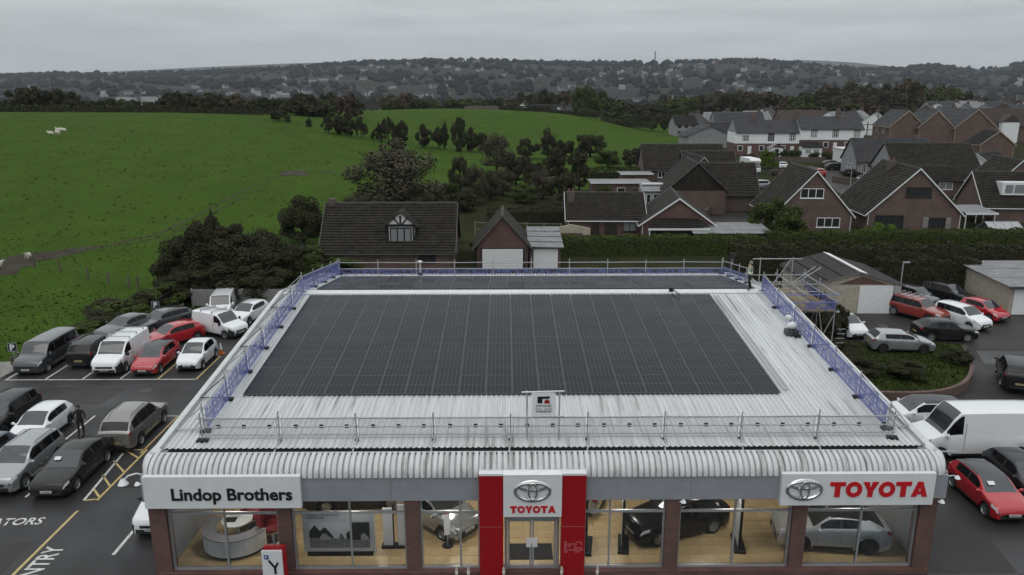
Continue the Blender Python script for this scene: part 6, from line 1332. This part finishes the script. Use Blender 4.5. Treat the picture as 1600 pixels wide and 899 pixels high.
# trees and shrubs behind the bungalows
ptree(620, 320, 114, 160, 'twig', 'wide', 'bare', 'large half-bare brown tree behind the dormer bungalow', Y=104); ptree(672, 322, 62, 60, 'twig', 'wide', 'bare', 'smaller half-bare tree at the right of the large brown tree', Y=101); ptree(560, 320, 44, 60, 'twig', 'wide', 'bare', 'low twiggy bush left of the large brown tree', Y=99)
for i, (px, py, hp, wp, kd, lb) in enumerate(((742, 320, 66, 50, 'twig', 'twiggy tree behind the brick garage roof'), (705, 322, 40, 40, 'green', 'green bush beside the bungalow roof'), (786, 306, 46, 46, 'twig', 'brownish shrub behind the garden fence'), (820, 318, 30, 46, 'green', 'green garden shrub behind the lean-to'), (848, 312, 50, 50, 'twig', 'twiggy tree left of the long outbuilding'), (880, 322, 58, 56, 'dark', 'dark rounded tree beside the long outbuilding'), (905, 300, 70, 44, 'dark', 'tall dark tree above the long outbuilding'), (940, 318, 30, 44, 'green', 'garden shrubs before the long outbuilding'), (985, 316, 24, 40, 'dark', 'low dark shrub beside the bay extension'), (720, 300, 60, 40, 'dark', 'dark tree between the large brown tree and the garage'), (765, 312, 44, 44, 'dark', 'dark shrub behind the garage gable'), (806, 290, 54, 50, 'dark', 'dark leafy tree above the garden fence'), (835, 296, 46, 44, 'dark', 'dark tree in the middle of the garden copse'), (868, 286, 52, 46, 'dark', 'dark tree at the upper edge of the garden copse'), (905, 326, 34, 48, 'dark', 'dark shrubbery left of the bungalow chimney'), (725, 330, 34, 50, 'dark', 'low dark shrub right of the bungalow roof end'))):
    ptree(px, py, hp, wp, kd, 'wide', 'bare' if kd == 'twig' else 'mid', lb, name='tree' if hp > 45 else 'shrub')
def gtree(px, Y, h, w_, kd, sh, lb, name='tree', det='near', base=0): x = HX(px, Y); return tree(x, Y, h, w_, kd, sh, det, lb, None, name, base=base)
gtree(475, 87, 5.6, 6, 'dark', 'wide', 'dark rounded tree at the left end of the dormer bungalow')
gtree(320, 70, 6.6, 7, 'dark', 'wide', 'tall dark evergreen in the left corner of the thicket'); gtree(340, 73, 7.4, 5, 'dark', 'cone', 'pointed dark conifer rising from the thicket', 'conifer'); gtree(378, 70, 6.3, 7.4, 'dark', 'wide', 'broad dark tree in the middle of the thicket'); gtree(286, 69.5, 5.0, 5.4, 'dark', 'wide', 'lower dark tree at the field side of the thicket')
gtree(425, 71, 5.2, 7, 'dark', 'wide', 'dark tree at the right of the thicket beside the roof corner'); gtree(470, 74, 3.8, 6.5, 'green', 'wide', 'leafy green laurel at the left of the bungalow front', 'shrub'); gtree(410, 76, 4.6, 6, 'green', 'wide', 'greenish tree behind the thicket'); gtree(520, 73, 3.0, 6, 'green', 'wide', 'low green laurel below the bungalow eaves', 'shrub')
gtree(350, 66.8, 3.6, 7, 'dark', 'wide', 'dark undergrowth at the foot of the thicket', 'shrub'); gtree(290, 66.5, 2.8, 5.5, 'dark', 'wide', 'dark bramble below the thicket', 'shrub'); gtree(405, 66.5, 3.4, 6, 'dark', 'wide', 'shaded bush beside the rearmost white car', 'shrub')
for i, (px, Y, h, w_) in enumerate(((130, 56.2, 1.2, 4), (165, 58.6, 1.5, 4.6), (200, 60.4, 1.8, 4.8), (225, 62.2, 2.0, 4.6), (252, 64.4, 2.2, 4.8), (180, 62.5, 1.4, 4.6), (95, 54.4, 1.0, 3.4))):
    gtree(px, Y, h, w_, 'dark' if i % 2 else 'green', 'wide', ['bramble bush behind the black hatchback roof', 'bramble bush behind the white panel van', 'bramble clump left of the grey estate car', 'tall bramble clump left of the right parking sign', 'bramble clump behind the right parking sign', 'low bramble on the field side of the clumps', 'low bramble behind the grey people carrier'][i], 'shrub', 'mid')
gtree(1216, 91, 5.4, 7.4, 'green', 'wide', 'bushy green tree in front of the chalet house'); gtree(1186, 90, 3.6, 4, 'green', 'wide', 'low green bush beside the wet driveway', 'shrub'); gtree(1375, 90.5, 2.6, 4.2, 'bright', 'wide', 'bright green bush between the two chalet houses', 'shrub'); gtree(1406, 90, 2.2, 4, 'dark', 'wide', 'dark shrub under the larger chalet windows', 'shrub', 'mid'); gtree(1300, 90, 1.8, 4.6, 'dark', 'wide', 'dark low shrub under the chalet windows', 'shrub', 'mid')
ptree(1200, 264, 30, 36, 'bright', 'wide', 'mid', 'bright green rounded tree before the terrace'); ptree(1145, 312, 16, 30, 'bright', 'wide', 'mid', 'bright garden shrub in front of the bungalow wing', name='shrub'); ptree(1190, 316, 20, 40, 'green', 'wide', 'mid', 'green shrub below the silver people carrier', name='shrub')
ptree(1240, 286, 26, 40, 'dark', 'wide', 'mid', 'dark shrub behind the chalet roof', name='shrub'); ptree(1272, 252, 16, 20, 'dark', 'wide', 'mid', 'dark tree in front of the terrace porch'); ptree(1545, 305, 40, 60, 'dark', 'wide', 'mid', 'dark garden tree beside the cream garage'); ptree(1520, 345, 24, 50, 'dark', 'wide', 'mid', 'shadowy shrub beside the larger chalet', name='shrub'); ptree(1105, 240, 16, 34, 'green', 'wide', 'mid', 'green bush at the field corner behind the skylight house', name='shrub'); ptree(1525, 222, 30, 50, 'twig', 'wide', 'bare', 'bare tree in front of the right brick gable')
ptree(757, 362, 38, 50, 'dark', 'wide', 'mid', 'dark conifer bush left of the brick garage', name='shrub', Y=84); ptree(838, 352, 36, 22, 'bright', 'col', 'mid', 'small bright garden tree right of the brick garage', Y=88); ptree(850, 372, 40, 30, 'green', 'wide', 'mid', 'garden shrub behind the lean-to garage roof', name='shrub', Y=85)
ptree(700, 350, 40, 40, 'green', 'wide', 'mid', 'green shrub behind the right end of the bungalow roof', name='shrub', Y=88)
# yard planting
for i, (px, py, h, w_, kd) in enumerate(((1284, 535, 2.7, 3.0, 'dark'), (1268, 505, 2.8, 3.4, 'dark'), (1312, 562, 1.5, 3.6, 'dark'), (1335, 585, 1.3, 3.4, 'dark'), (1418, 590, 1.2, 2.8, 'dark'), (1497, 566, 1.0, 2.3, 'dark'), (1308, 520, 2.3, 1.8, 'dark'))):
    p = G(px, py, .4); tree(p.x, p.y, h, w_, kd, 'wide', 'near', ['dark shrub beside the white hatchback in the yard', 'dark shrub under the scaffold tower', 'dark shrub next to the silver hatchback rear', 'dark shrub at the left end of the brick wall', 'dark round shrub behind the curved brick wall', 'dark round shrub at the right tip of the grass bed', 'tall shrub between scaffold tower and white hatchback'][i], None, 'shrub', z=.4)
# hedges as dense leafy walls
def hedge(pts, wd, h, kd, label, dens=150, leaf=.11, name='hedge', topcol=None):
    g = np.random.default_rng(len(pts) + int(h * 10)); P = []; NV = []
    for a, c in zip(pts[:-1], pts[1:]):
        a, c = Vector(a), Vector(c); L_ = (c - a).length; n = int(L_ * (h + wd) * dens); d = (c - a).normalized(); nn = Vector((-d.y, d.x))
        t = g.uniform(0, 1, n); sd = g.uniform(-1, 1, n); zz = g.uniform(0, 1, n); side = g.random(n) < h / (h + wd)
        wob = .18 * np.sin(t * L_ * 1.7) + .12 * np.sin(t * L_ * 4.1 + 1) + g.normal(0, .06, n)
        off = np.where(side, np.where(g.random(n) < .75, -1, 1) * (1 + .12 * wob - .12 * zz), sd * .9) * wd / 2; z = np.where(side, zz * h, h) * (1 + .32 * wob) + g.normal(0, .05, n); sgn = np.sign(off); NV.append(np.stack([np.where(side, nn.x * sgn, 0), np.where(side, nn.y * sgn, 0), np.where(side, .35, 1)], 1))
        X = a.x + (c.x - a.x) * t + nn.x * off; Yy = a.y + (c.y - a.y) * t + nn.y * off; base = np.array([terr(x, y) for x, y in zip(X[::40], Yy[::40])]).mean()
        P.append(np.stack([X, Yy, z + base], 1))
    P = np.concatenate(P); n = len(P); nv = np.concatenate(NV) + g.normal(0, .5, (n, 3)); nv /= np.linalg.norm(nv, axis=1)[:, None]; a = g.normal(size=(n, 3)); a -= (a * nv).sum(1)[:, None] * nv; a /= np.linalg.norm(a, axis=1)[:, None]; b = np.cross(nv, a); s = leaf * g.uniform(.6, 1.4, n)[:, None]
    v = np.concatenate([P - a * s, P - b * s * .6, P + a * s, P + b * s * .6], 1).reshape(-1, 3)
    me = bpy.data.meshes.new('foliage'); me.from_pydata(v.tolist(), [], np.arange(4 * n).reshape(-1, 4).tolist()); me.materials.append(LM[kd])
    t_ = thing(name, label, 'hedge', (0, 0, 0)); link('foliage', me, t_)
    core = MB()
    for p0, p1 in zip(pts[:-1], pts[1:]):
        p0, p1 = Vector(p0), Vector(p1); d = p1 - p0; z0 = terr(*((p0 + p1) / 2)); core.box(((p0.x + p1.x) / 2, (p0.y + p1.y) / 2, z0 + h * .38), (d.length, wd * .55, h * .74), Matrix.Rotation(math.atan2(d.y, d.x), 3, 'Z'))
    core.build('branches', bark, t_); return t_
hedge([(HX(872, 84), 84), (HX(1050, 84), 84.3), (HX(1195, 84), 84.6)], 2.4, 1.9, 'green', 'clipped green hedge in front of the brick bungalow', leaf=.1)
hedge([(HX(1195, 86), 86.5), (HX(1400, 86), 87), (HX(1640, 86), 88)], 2.2, 1.9, 'green', 'long hedge below the two chalet houses', leaf=.1)
hedge([(HX(1150, 73), 74.5), (HX(1260, 73), 74.5), (HX(1420, 73), 74), (HX(1660, 73), 73.5)], 3.2, 3.0, 'dark', 'tall dark hedge behind the yard and workshop', leaf=.12)
hedge([(HX(1380, 67), 68.5), (HX(1540, 67), 68.5)], 2.0, 3.0, 'dark', 'shaded hedge behind the parked red pickup', leaf=.12)
hedge([(-17, 70), (-2, 69.5), (16, 69.5)], 1.8, 1.5, 'dark', 'low dark hedge right behind the showroom', leaf=.1)
hedge([(HX(760, 100), 100), (HX(905, 100), 101)], 1.5, 2.0, 'dark', 'dark garden hedge behind the garages', 90)
hedge([(HX(925, 141), 141), (HX(1000, 141), 142)], 2, 2.6, 'dark', 'trimmed dark hedge at the field corner', 70, .14)
rail_fence('panel_fence', 'dark panel fence with pale posts behind the garages', [(HX(742 + 27 * i, 92), 92.5) for i in range(6)], 1.7, [(1.6, .04), (.8, .03)], gw, .12)
# tree belts on the skyline of the pasture
rnd = random.Random(11)
def belt(tops, Y0, Y1, kinds, label, group, wp=(26, 40), name='tree', det='far', rows=1, dens=17):
    x0, x1 = tops[0][0], tops[-1][0]; px = x0
    while px < x1:
        for r in range(rows):
            q = px + rnd.uniform(-6, 6); Y = rnd.uniform(Y0, Y1); top = float(np.interp(q, [a for a, _ in tops], [b for _, b in tops])) + rnd.uniform(-2, 5) + 5 * r
            x = HX(q, Y, 8); zt = atY(q, top, Y).z; z0 = terr(x, Y); h = max(4, zt - z0); kd = rnd.choice(kinds); tree(x, Y, h * 1.06, min(h * 1.7, rnd.uniform(*wp) / ppm(Y, 5)), kd, 'wide' if rnd.random() < .8 else 'col', det, {'dark': 'dark ', 'brown': 'autumn-brown ', 'green': 'greener '}[kd] + label, group, name)
        px += dens
belt([(-20, 158), (22, 155), (30, 152), (42, 132), (66, 125), (90, 136), (112, 137), (130, 152), (180, 152), (215, 156), (262, 155), (275, 142), (292, 136), (315, 141), (345, 142), (365, 140), (395, 152), (425, 146), (455, 150), (478, 139), (505, 146), (535, 139), (560, 148)], 226, 246, ['dark', 'dark', 'dark', 'brown', 'green'], 'tree in the belt along the pasture crest', 'trees along the pasture crest', (36, 60), det='far', dens=13)
belt([(560, 152), (575, 150), (600, 142), (630, 140), (660, 147), (700, 150), (740, 148), (800, 147), (830, 141), (860, 135), (885, 135), (930, 140), (960, 146), (985, 158), (1010, 156), (1050, 150)], 352, 390, ['dark', 'dark', 'brown', 'green'], 'tree in the belt beyond the central field', 'trees beyond the central field', (36, 54), dens=12)
belt([(900, 178), (940, 172), (985, 182), (1040, 186)], 300, 318, ['dark', 'green'], 'tree at the right edge of the central field', 'trees at the field edge', (28, 40), dens=14)
gtree(912, 330, 13, 14, 'green', 'wide', 'large greener tree at the right end of the far field', det='mid'); ptree(1020, 0, 26, 16, 'green', 'cone', 'mid', 'pair of conifers at the field corner, left', name='conifer', Y=268); ptree(1036, 0, 26, 16, 'dark', 'cone', 'mid', 'pair of conifers at the field corner, right', name='conifer', Y=268)
belt([(1040, 146), (1100, 142), (1150, 138), (1240, 140), (1290, 132), (1330, 126), (1400, 121), (1450, 122), (1490, 130), (1520, 144), (1560, 156), (1640, 158)], 395, 520, ['brown', 'brown', 'dark', 'brown', 'green'], 'tree in the wood behind the village', 'trees of the wood behind the village', (34, 56), 'woodland_tree', rows=2, dens=14)
belt([(1170, 168), (1200, 160), (1260, 168), (1300, 152), (1345, 158), (1400, 160), (1440, 168)], 300, 345, ['dark', 'green', 'dark', 'brown'], 'tree right behind the terrace roofs', 'trees behind the terrace', (34, 50), dens=18)
belt([(1040, 172), (1060, 166), (1090, 176), (1150, 172)], 285, 300, ['dark', 'green'], 'garden tree among the small roofs left of the terrace', 'garden trees among the roofs', (18, 26), dens=22)
hedge([(-190, 219), (-130, 220), (-90, 221), (-62, 222)], 2.2, 1.7, 'dark', 'dark hedge along the crest of the pasture', 10, .4)
hedge([(-2, 312), (18, 305), (36, 290), (52, 268)], 2.2, 1.8, 'dark', 'dark hedge down the right side of the far field', 12, .35)
# rough grass tufts near the car park
g = np.random.default_rng(5); n = 12000; X = g.uniform(-75, -20, n); Yy = g.uniform(48, 92, n); ok = (X < -33.4 + (Yy - 49) * .43) | (Yy > 66); ok &= ~((Yy > 74) & (X > -22)); X, Yy = X[ok], Yy[ok]; n = len(X)
Z = np.array([terr(x, y) for x, y in zip(X, Yy)]) - .05; hgt = g.uniform(.05, .16, n) * np.where(g.random(n) < .12, 1.8, 1); an = g.uniform(0, 6.28, n); wd = g.uniform(.05, .16, n); lx, ly_ = g.normal(0, .12, n), g.normal(0, .12, n)
v = np.stack([np.stack([X - np.cos(an) * wd, Yy - np.sin(an) * wd, Z], 1), np.stack([X + np.cos(an) * wd, Yy + np.sin(an) * wd, Z], 1), np.stack([X + lx, Yy + ly_, Z + hgt], 1)], 1).reshape(-1, 3)
me = bpy.data.meshes.new('grass'); me.from_pydata(v.tolist(), [], np.arange(3 * n).reshape(-1, 3).tolist()); me.materials.append(mat('grass_blades', (.028, .056, .008), 1, scale=.3, col2=(.05, .082, .016), spec=.03))
tag(link('grass', me), 'rough tufts of grass on the near pasture', 'grass', kind='stuff')
g = np.random.default_rng(15); b = MB()
for _ in range(1500):      # darker tussocks and droppings dotted over the pasture
    px, Y = g.uniform(-20, 640), g.uniform(80, 205); x = HX(px, Y); z = terr(x, Y); r = g.uniform(.10, .34)
    if x > -24: continue
    k = len(b.v); m_ = 6; b.v += [(x + math.cos(a) * r * g.uniform(.7, 1.3), Y + math.sin(a) * r * g.uniform(.7, 1.3), z - .02) for a in np.linspace(0, 5.2, m_)] + [(x, Y, z + r * g.uniform(.3, .7))]
    for i in range(m_): b.f.append((k + i, k + (i + 1) % m_, k + m_)); b.m.append(0)
tag(b.build('grass', mat('tussock', (.020, .034, .009), 1, scale=2, col2=(.042, .058, .016), spec=.03)), 'small dark tussocks dotted over the pasture', 'grass', kind='stuff')
rn = random.Random(31); gsh = [(1095, 330), (1120, 322), (1160, 318), (1215, 300), (1235, 300), (1250, 275), (1210, 275), (1318, 262), (1330, 275), (1376, 272), (1400, 275), (1350, 262), (1500, 300), (1515, 292), (1532, 310), (1376, 300), (1395, 292), (1240, 250), (1225, 249), (1295, 250), (1320, 250), (1170, 250), (1130, 262), (1090, 262), (1050, 262), (1030, 330), (1545, 350), (1560, 330), (1480, 330), (1365, 330), (1350, 318)]
for px, py in gsh: ptree(px, py, rn.uniform(9, 17), rn.uniform(14, 30), rn.choice(['green', 'dark', 'green', 'twig', 'bright']), 'wide', 'mid', 'low garden shrub among the village houses', 'garden shrubs in the village', 'shrub')
for i, (a, c, lb) in enumerate(((((1180, 252), (1290, 254)), 0, 'low dark garden wall in front of the terrace'), (((1205, 275), (1262, 268)), 0, 'garden wall along the village road'), (((1300, 284), (1352, 292)), 0, 'garden wall beside the larger chalet roof'), (((1100, 342), (1122, 326)), 0, 'rough stone wall beside the wet driveway'))):
    p, q = T(*a[0]), T(*a[1]); d = q - p; t_ = MB(); t_.box((0, 0, .45), (d.xy.length, .25, 1.1)); t_.box((0, 0, 1.03), (d.xy.length + .05, .34, .08)); tag(t_.build('garden_wall', brick_dark, None, ((p.x + q.x) / 2, (p.y + q.y) / 2, (p.z + q.z) / 2), math.atan2(d.y, d.x)), lb, 'wall')
g = np.random.default_rng(25); b = MB()
def blades(n, x0, x1, y0, y1, z, ok):
    for _ in range(n):
        x, y = g.uniform(x0, x1), g.uniform(y0, y1)
        if not ok(x, y): continue
        a = g.uniform(0, 6.28); w_ = g.uniform(.03, .08); h = g.uniform(.06, .22); b.quad((x - math.cos(a) * w_, y - math.sin(a) * w_, z - .01), (x + math.cos(a) * w_, y + math.sin(a) * w_, z - .01), (x + g.normal(0, .06), y + g.normal(0, .06), z + h))
def in_isl(x, y):
    c = False; P = [tuple(p) for p in curve] + isl[6:]
    for (xa, ya), (xb, yb) in zip(P, P[1:] + P[:1]):
        if (ya > y) != (yb > y) and x < (xb - xa) * (y - ya) / (yb - ya) + xa: c = not c
    return c
blades(7000, 18.4, 33, 43.2, 55, .42, in_isl); blades(5000, 33.5, 44, 39, 47.4, .14, lambda x, y: x > 36 - (y - 38.5) * .3)
tag(b.build('grass', mat('bed_blades', (.022, .034, .009), 1, scale=.5, col2=(.046, .062, .018), spec=.03)), 'uneven grass on the yard bed and corner', 'grass', kind='stuff')
# ------------------------------------------------------------------ far town and woods
g = np.random.default_rng(8)
def blob_mesh():
    b = MB(); rn = np.random.default_rng(17)
    base = []
    for sd in range(4):
        q = MB(); q.ell((0, 0, .45), (2, 2, 1.5), 7, 4); base.append((np.array(q.v) * (1 + rn.normal(0, .08, (len(q.v), 1))), q.f))
    vs, fs, k = [], [], 0
    def add(x, y, r):
        nonlocal k
        v, f = base[rn.integers(4)]; vs.append(v * np.array([r, r, r * rn.uniform(.8, 1.25)]) + np.array([x, y, terr(x, y) - .1])); fs.extend([tuple(i + k for i in q) for q in f]); k += len(v)
    for px in np.arange(-60, 1670, 2.6):
        for Y in (820, 900, 1000, 1120, 1240, 1360, 1480, 1600, 1720, 1840, 1960, 2080, 2200, 2320, 2420, 2500, 2560, 2600, 2630):
            if rn.random() < (.2 if Y < 2400 else .42) * (1.0 + .9 * math.sin(px * .023 + Y * .01)): 
                q = px + rn.uniform(-4, 4); yy = Y + rn.uniform(-60, 60) if Y < 2400 else Y + rn.uniform(-15, 15); add(HX(q, yy), yy, rn.uniform(3, 5.5) if Y < 1000 else rn.uniform(4.5, 10) * (1 if Y < 1700 else 1.15))
    me = bpy.data.meshes.new('woodland'); me.from_pydata(np.concatenate(vs).tolist(), [], fs); me.materials.append(mat('far_tree_mass', (.012, .0125, .013), 1, scale=.05, detail=5, col2=(.030, .030, .027), spec=.03)); return me
tag(link('woodland', blob_mesh()), 'hazy mass of far trees across the valley and hills', 'woodland', kind='stuff')
zones = [(300, 470, 1250, 1700, 26), (420, 560, 1500, 2000, 22), (560, 720, 1350, 1900, 26), (560, 760, 2000, 2450, 18), (700, 860, 1700, 2300, 12), (840, 1010, 1500, 2100, 24), (900, 1100, 950, 1300, 20), (960, 1200, 1900, 2450, 52), (1040, 1200, 1300, 1850, 28), (1200, 1320, 2000, 2450, 16), (1300, 1400, 1700, 2200, 8), (1500, 1600, 1300, 1900, 6), (150, 300, 1100, 1600, 16), (0, 150, 1200, 1800, 8)]
for (a, c, ya, yb, n) in zones:
    for _ in range(n):
        px, Y = g.uniform(a, c), g.uniform(ya, yb); kd = str(g.choice(['awf', 'awg', 'dwg', 'cwf', 'abg', 'bwg', 'dbg', 'cgf', 'abd', 'dgg'])) + 'x'
        t_ = small_house(px, 0, float(g.uniform(-1.4, 1.4)), str(kd), 'tiny pale house on the hazy town hillside', 'far town houses', 'distant_house', float(Y)); t_.scale = (1.05,) * 3
p = atY(1023, 100, 2480); mst = thing('radio_mast', 'slender lattice mast on the far skyline', 'mast', (p.x, p.y, terr(p.x, p.y)))
hm = atY(1023, 80, 2480).z - terr(p.x, p.y)
for x, y in ((-1, -1), (1, -1), (0, 1)): MB().tube((x * 1.6, y * 1.6, -2), (x * .9, y * .9, hm), .7, 5).build('leg', steel_dark, mst)
b = MB()
for i in range(10): z = hm * i / 10; b.tube((-1.3, -1.3, z), (1.3, -1.3, z + hm / 10), .25, 4); b.tube((1.3, -1.3, z), (0, 1.3, z + hm / 10), .25, 4)
b.build('lattice', steel_dark, mst)
# ------------------------------------------------------------------ moist air
hz = MB(); hz.bx(-9500, 9500, -400, 9500, -16, 330); hz = hz.build('haze', None); hz.data.materials.clear()
m = bpy.data.materials.new('moist_air'); m.use_nodes = True; t = m.node_tree; t.nodes.clear(); o = t.nodes.new('ShaderNodeOutputMaterial'); v = t.nodes.new('ShaderNodeVolumePrincipled')
v.inputs['Color'].default_value = (.86, .92, 1, 1); v.inputs['Density'].default_value = .00007; v.inputs['Anisotropy'].default_value = .2; t.links.new(v.outputs[0], o.inputs['Volume']); hz.data.materials.append(m)
hz['kind'] = 'stuff'; hz['label'] = 'thin grey haze in the damp air over the valley'
print('objects', len(bpy.data.objects), 'tris', sum(len(me.polygons) for me in bpy.data.meshes))
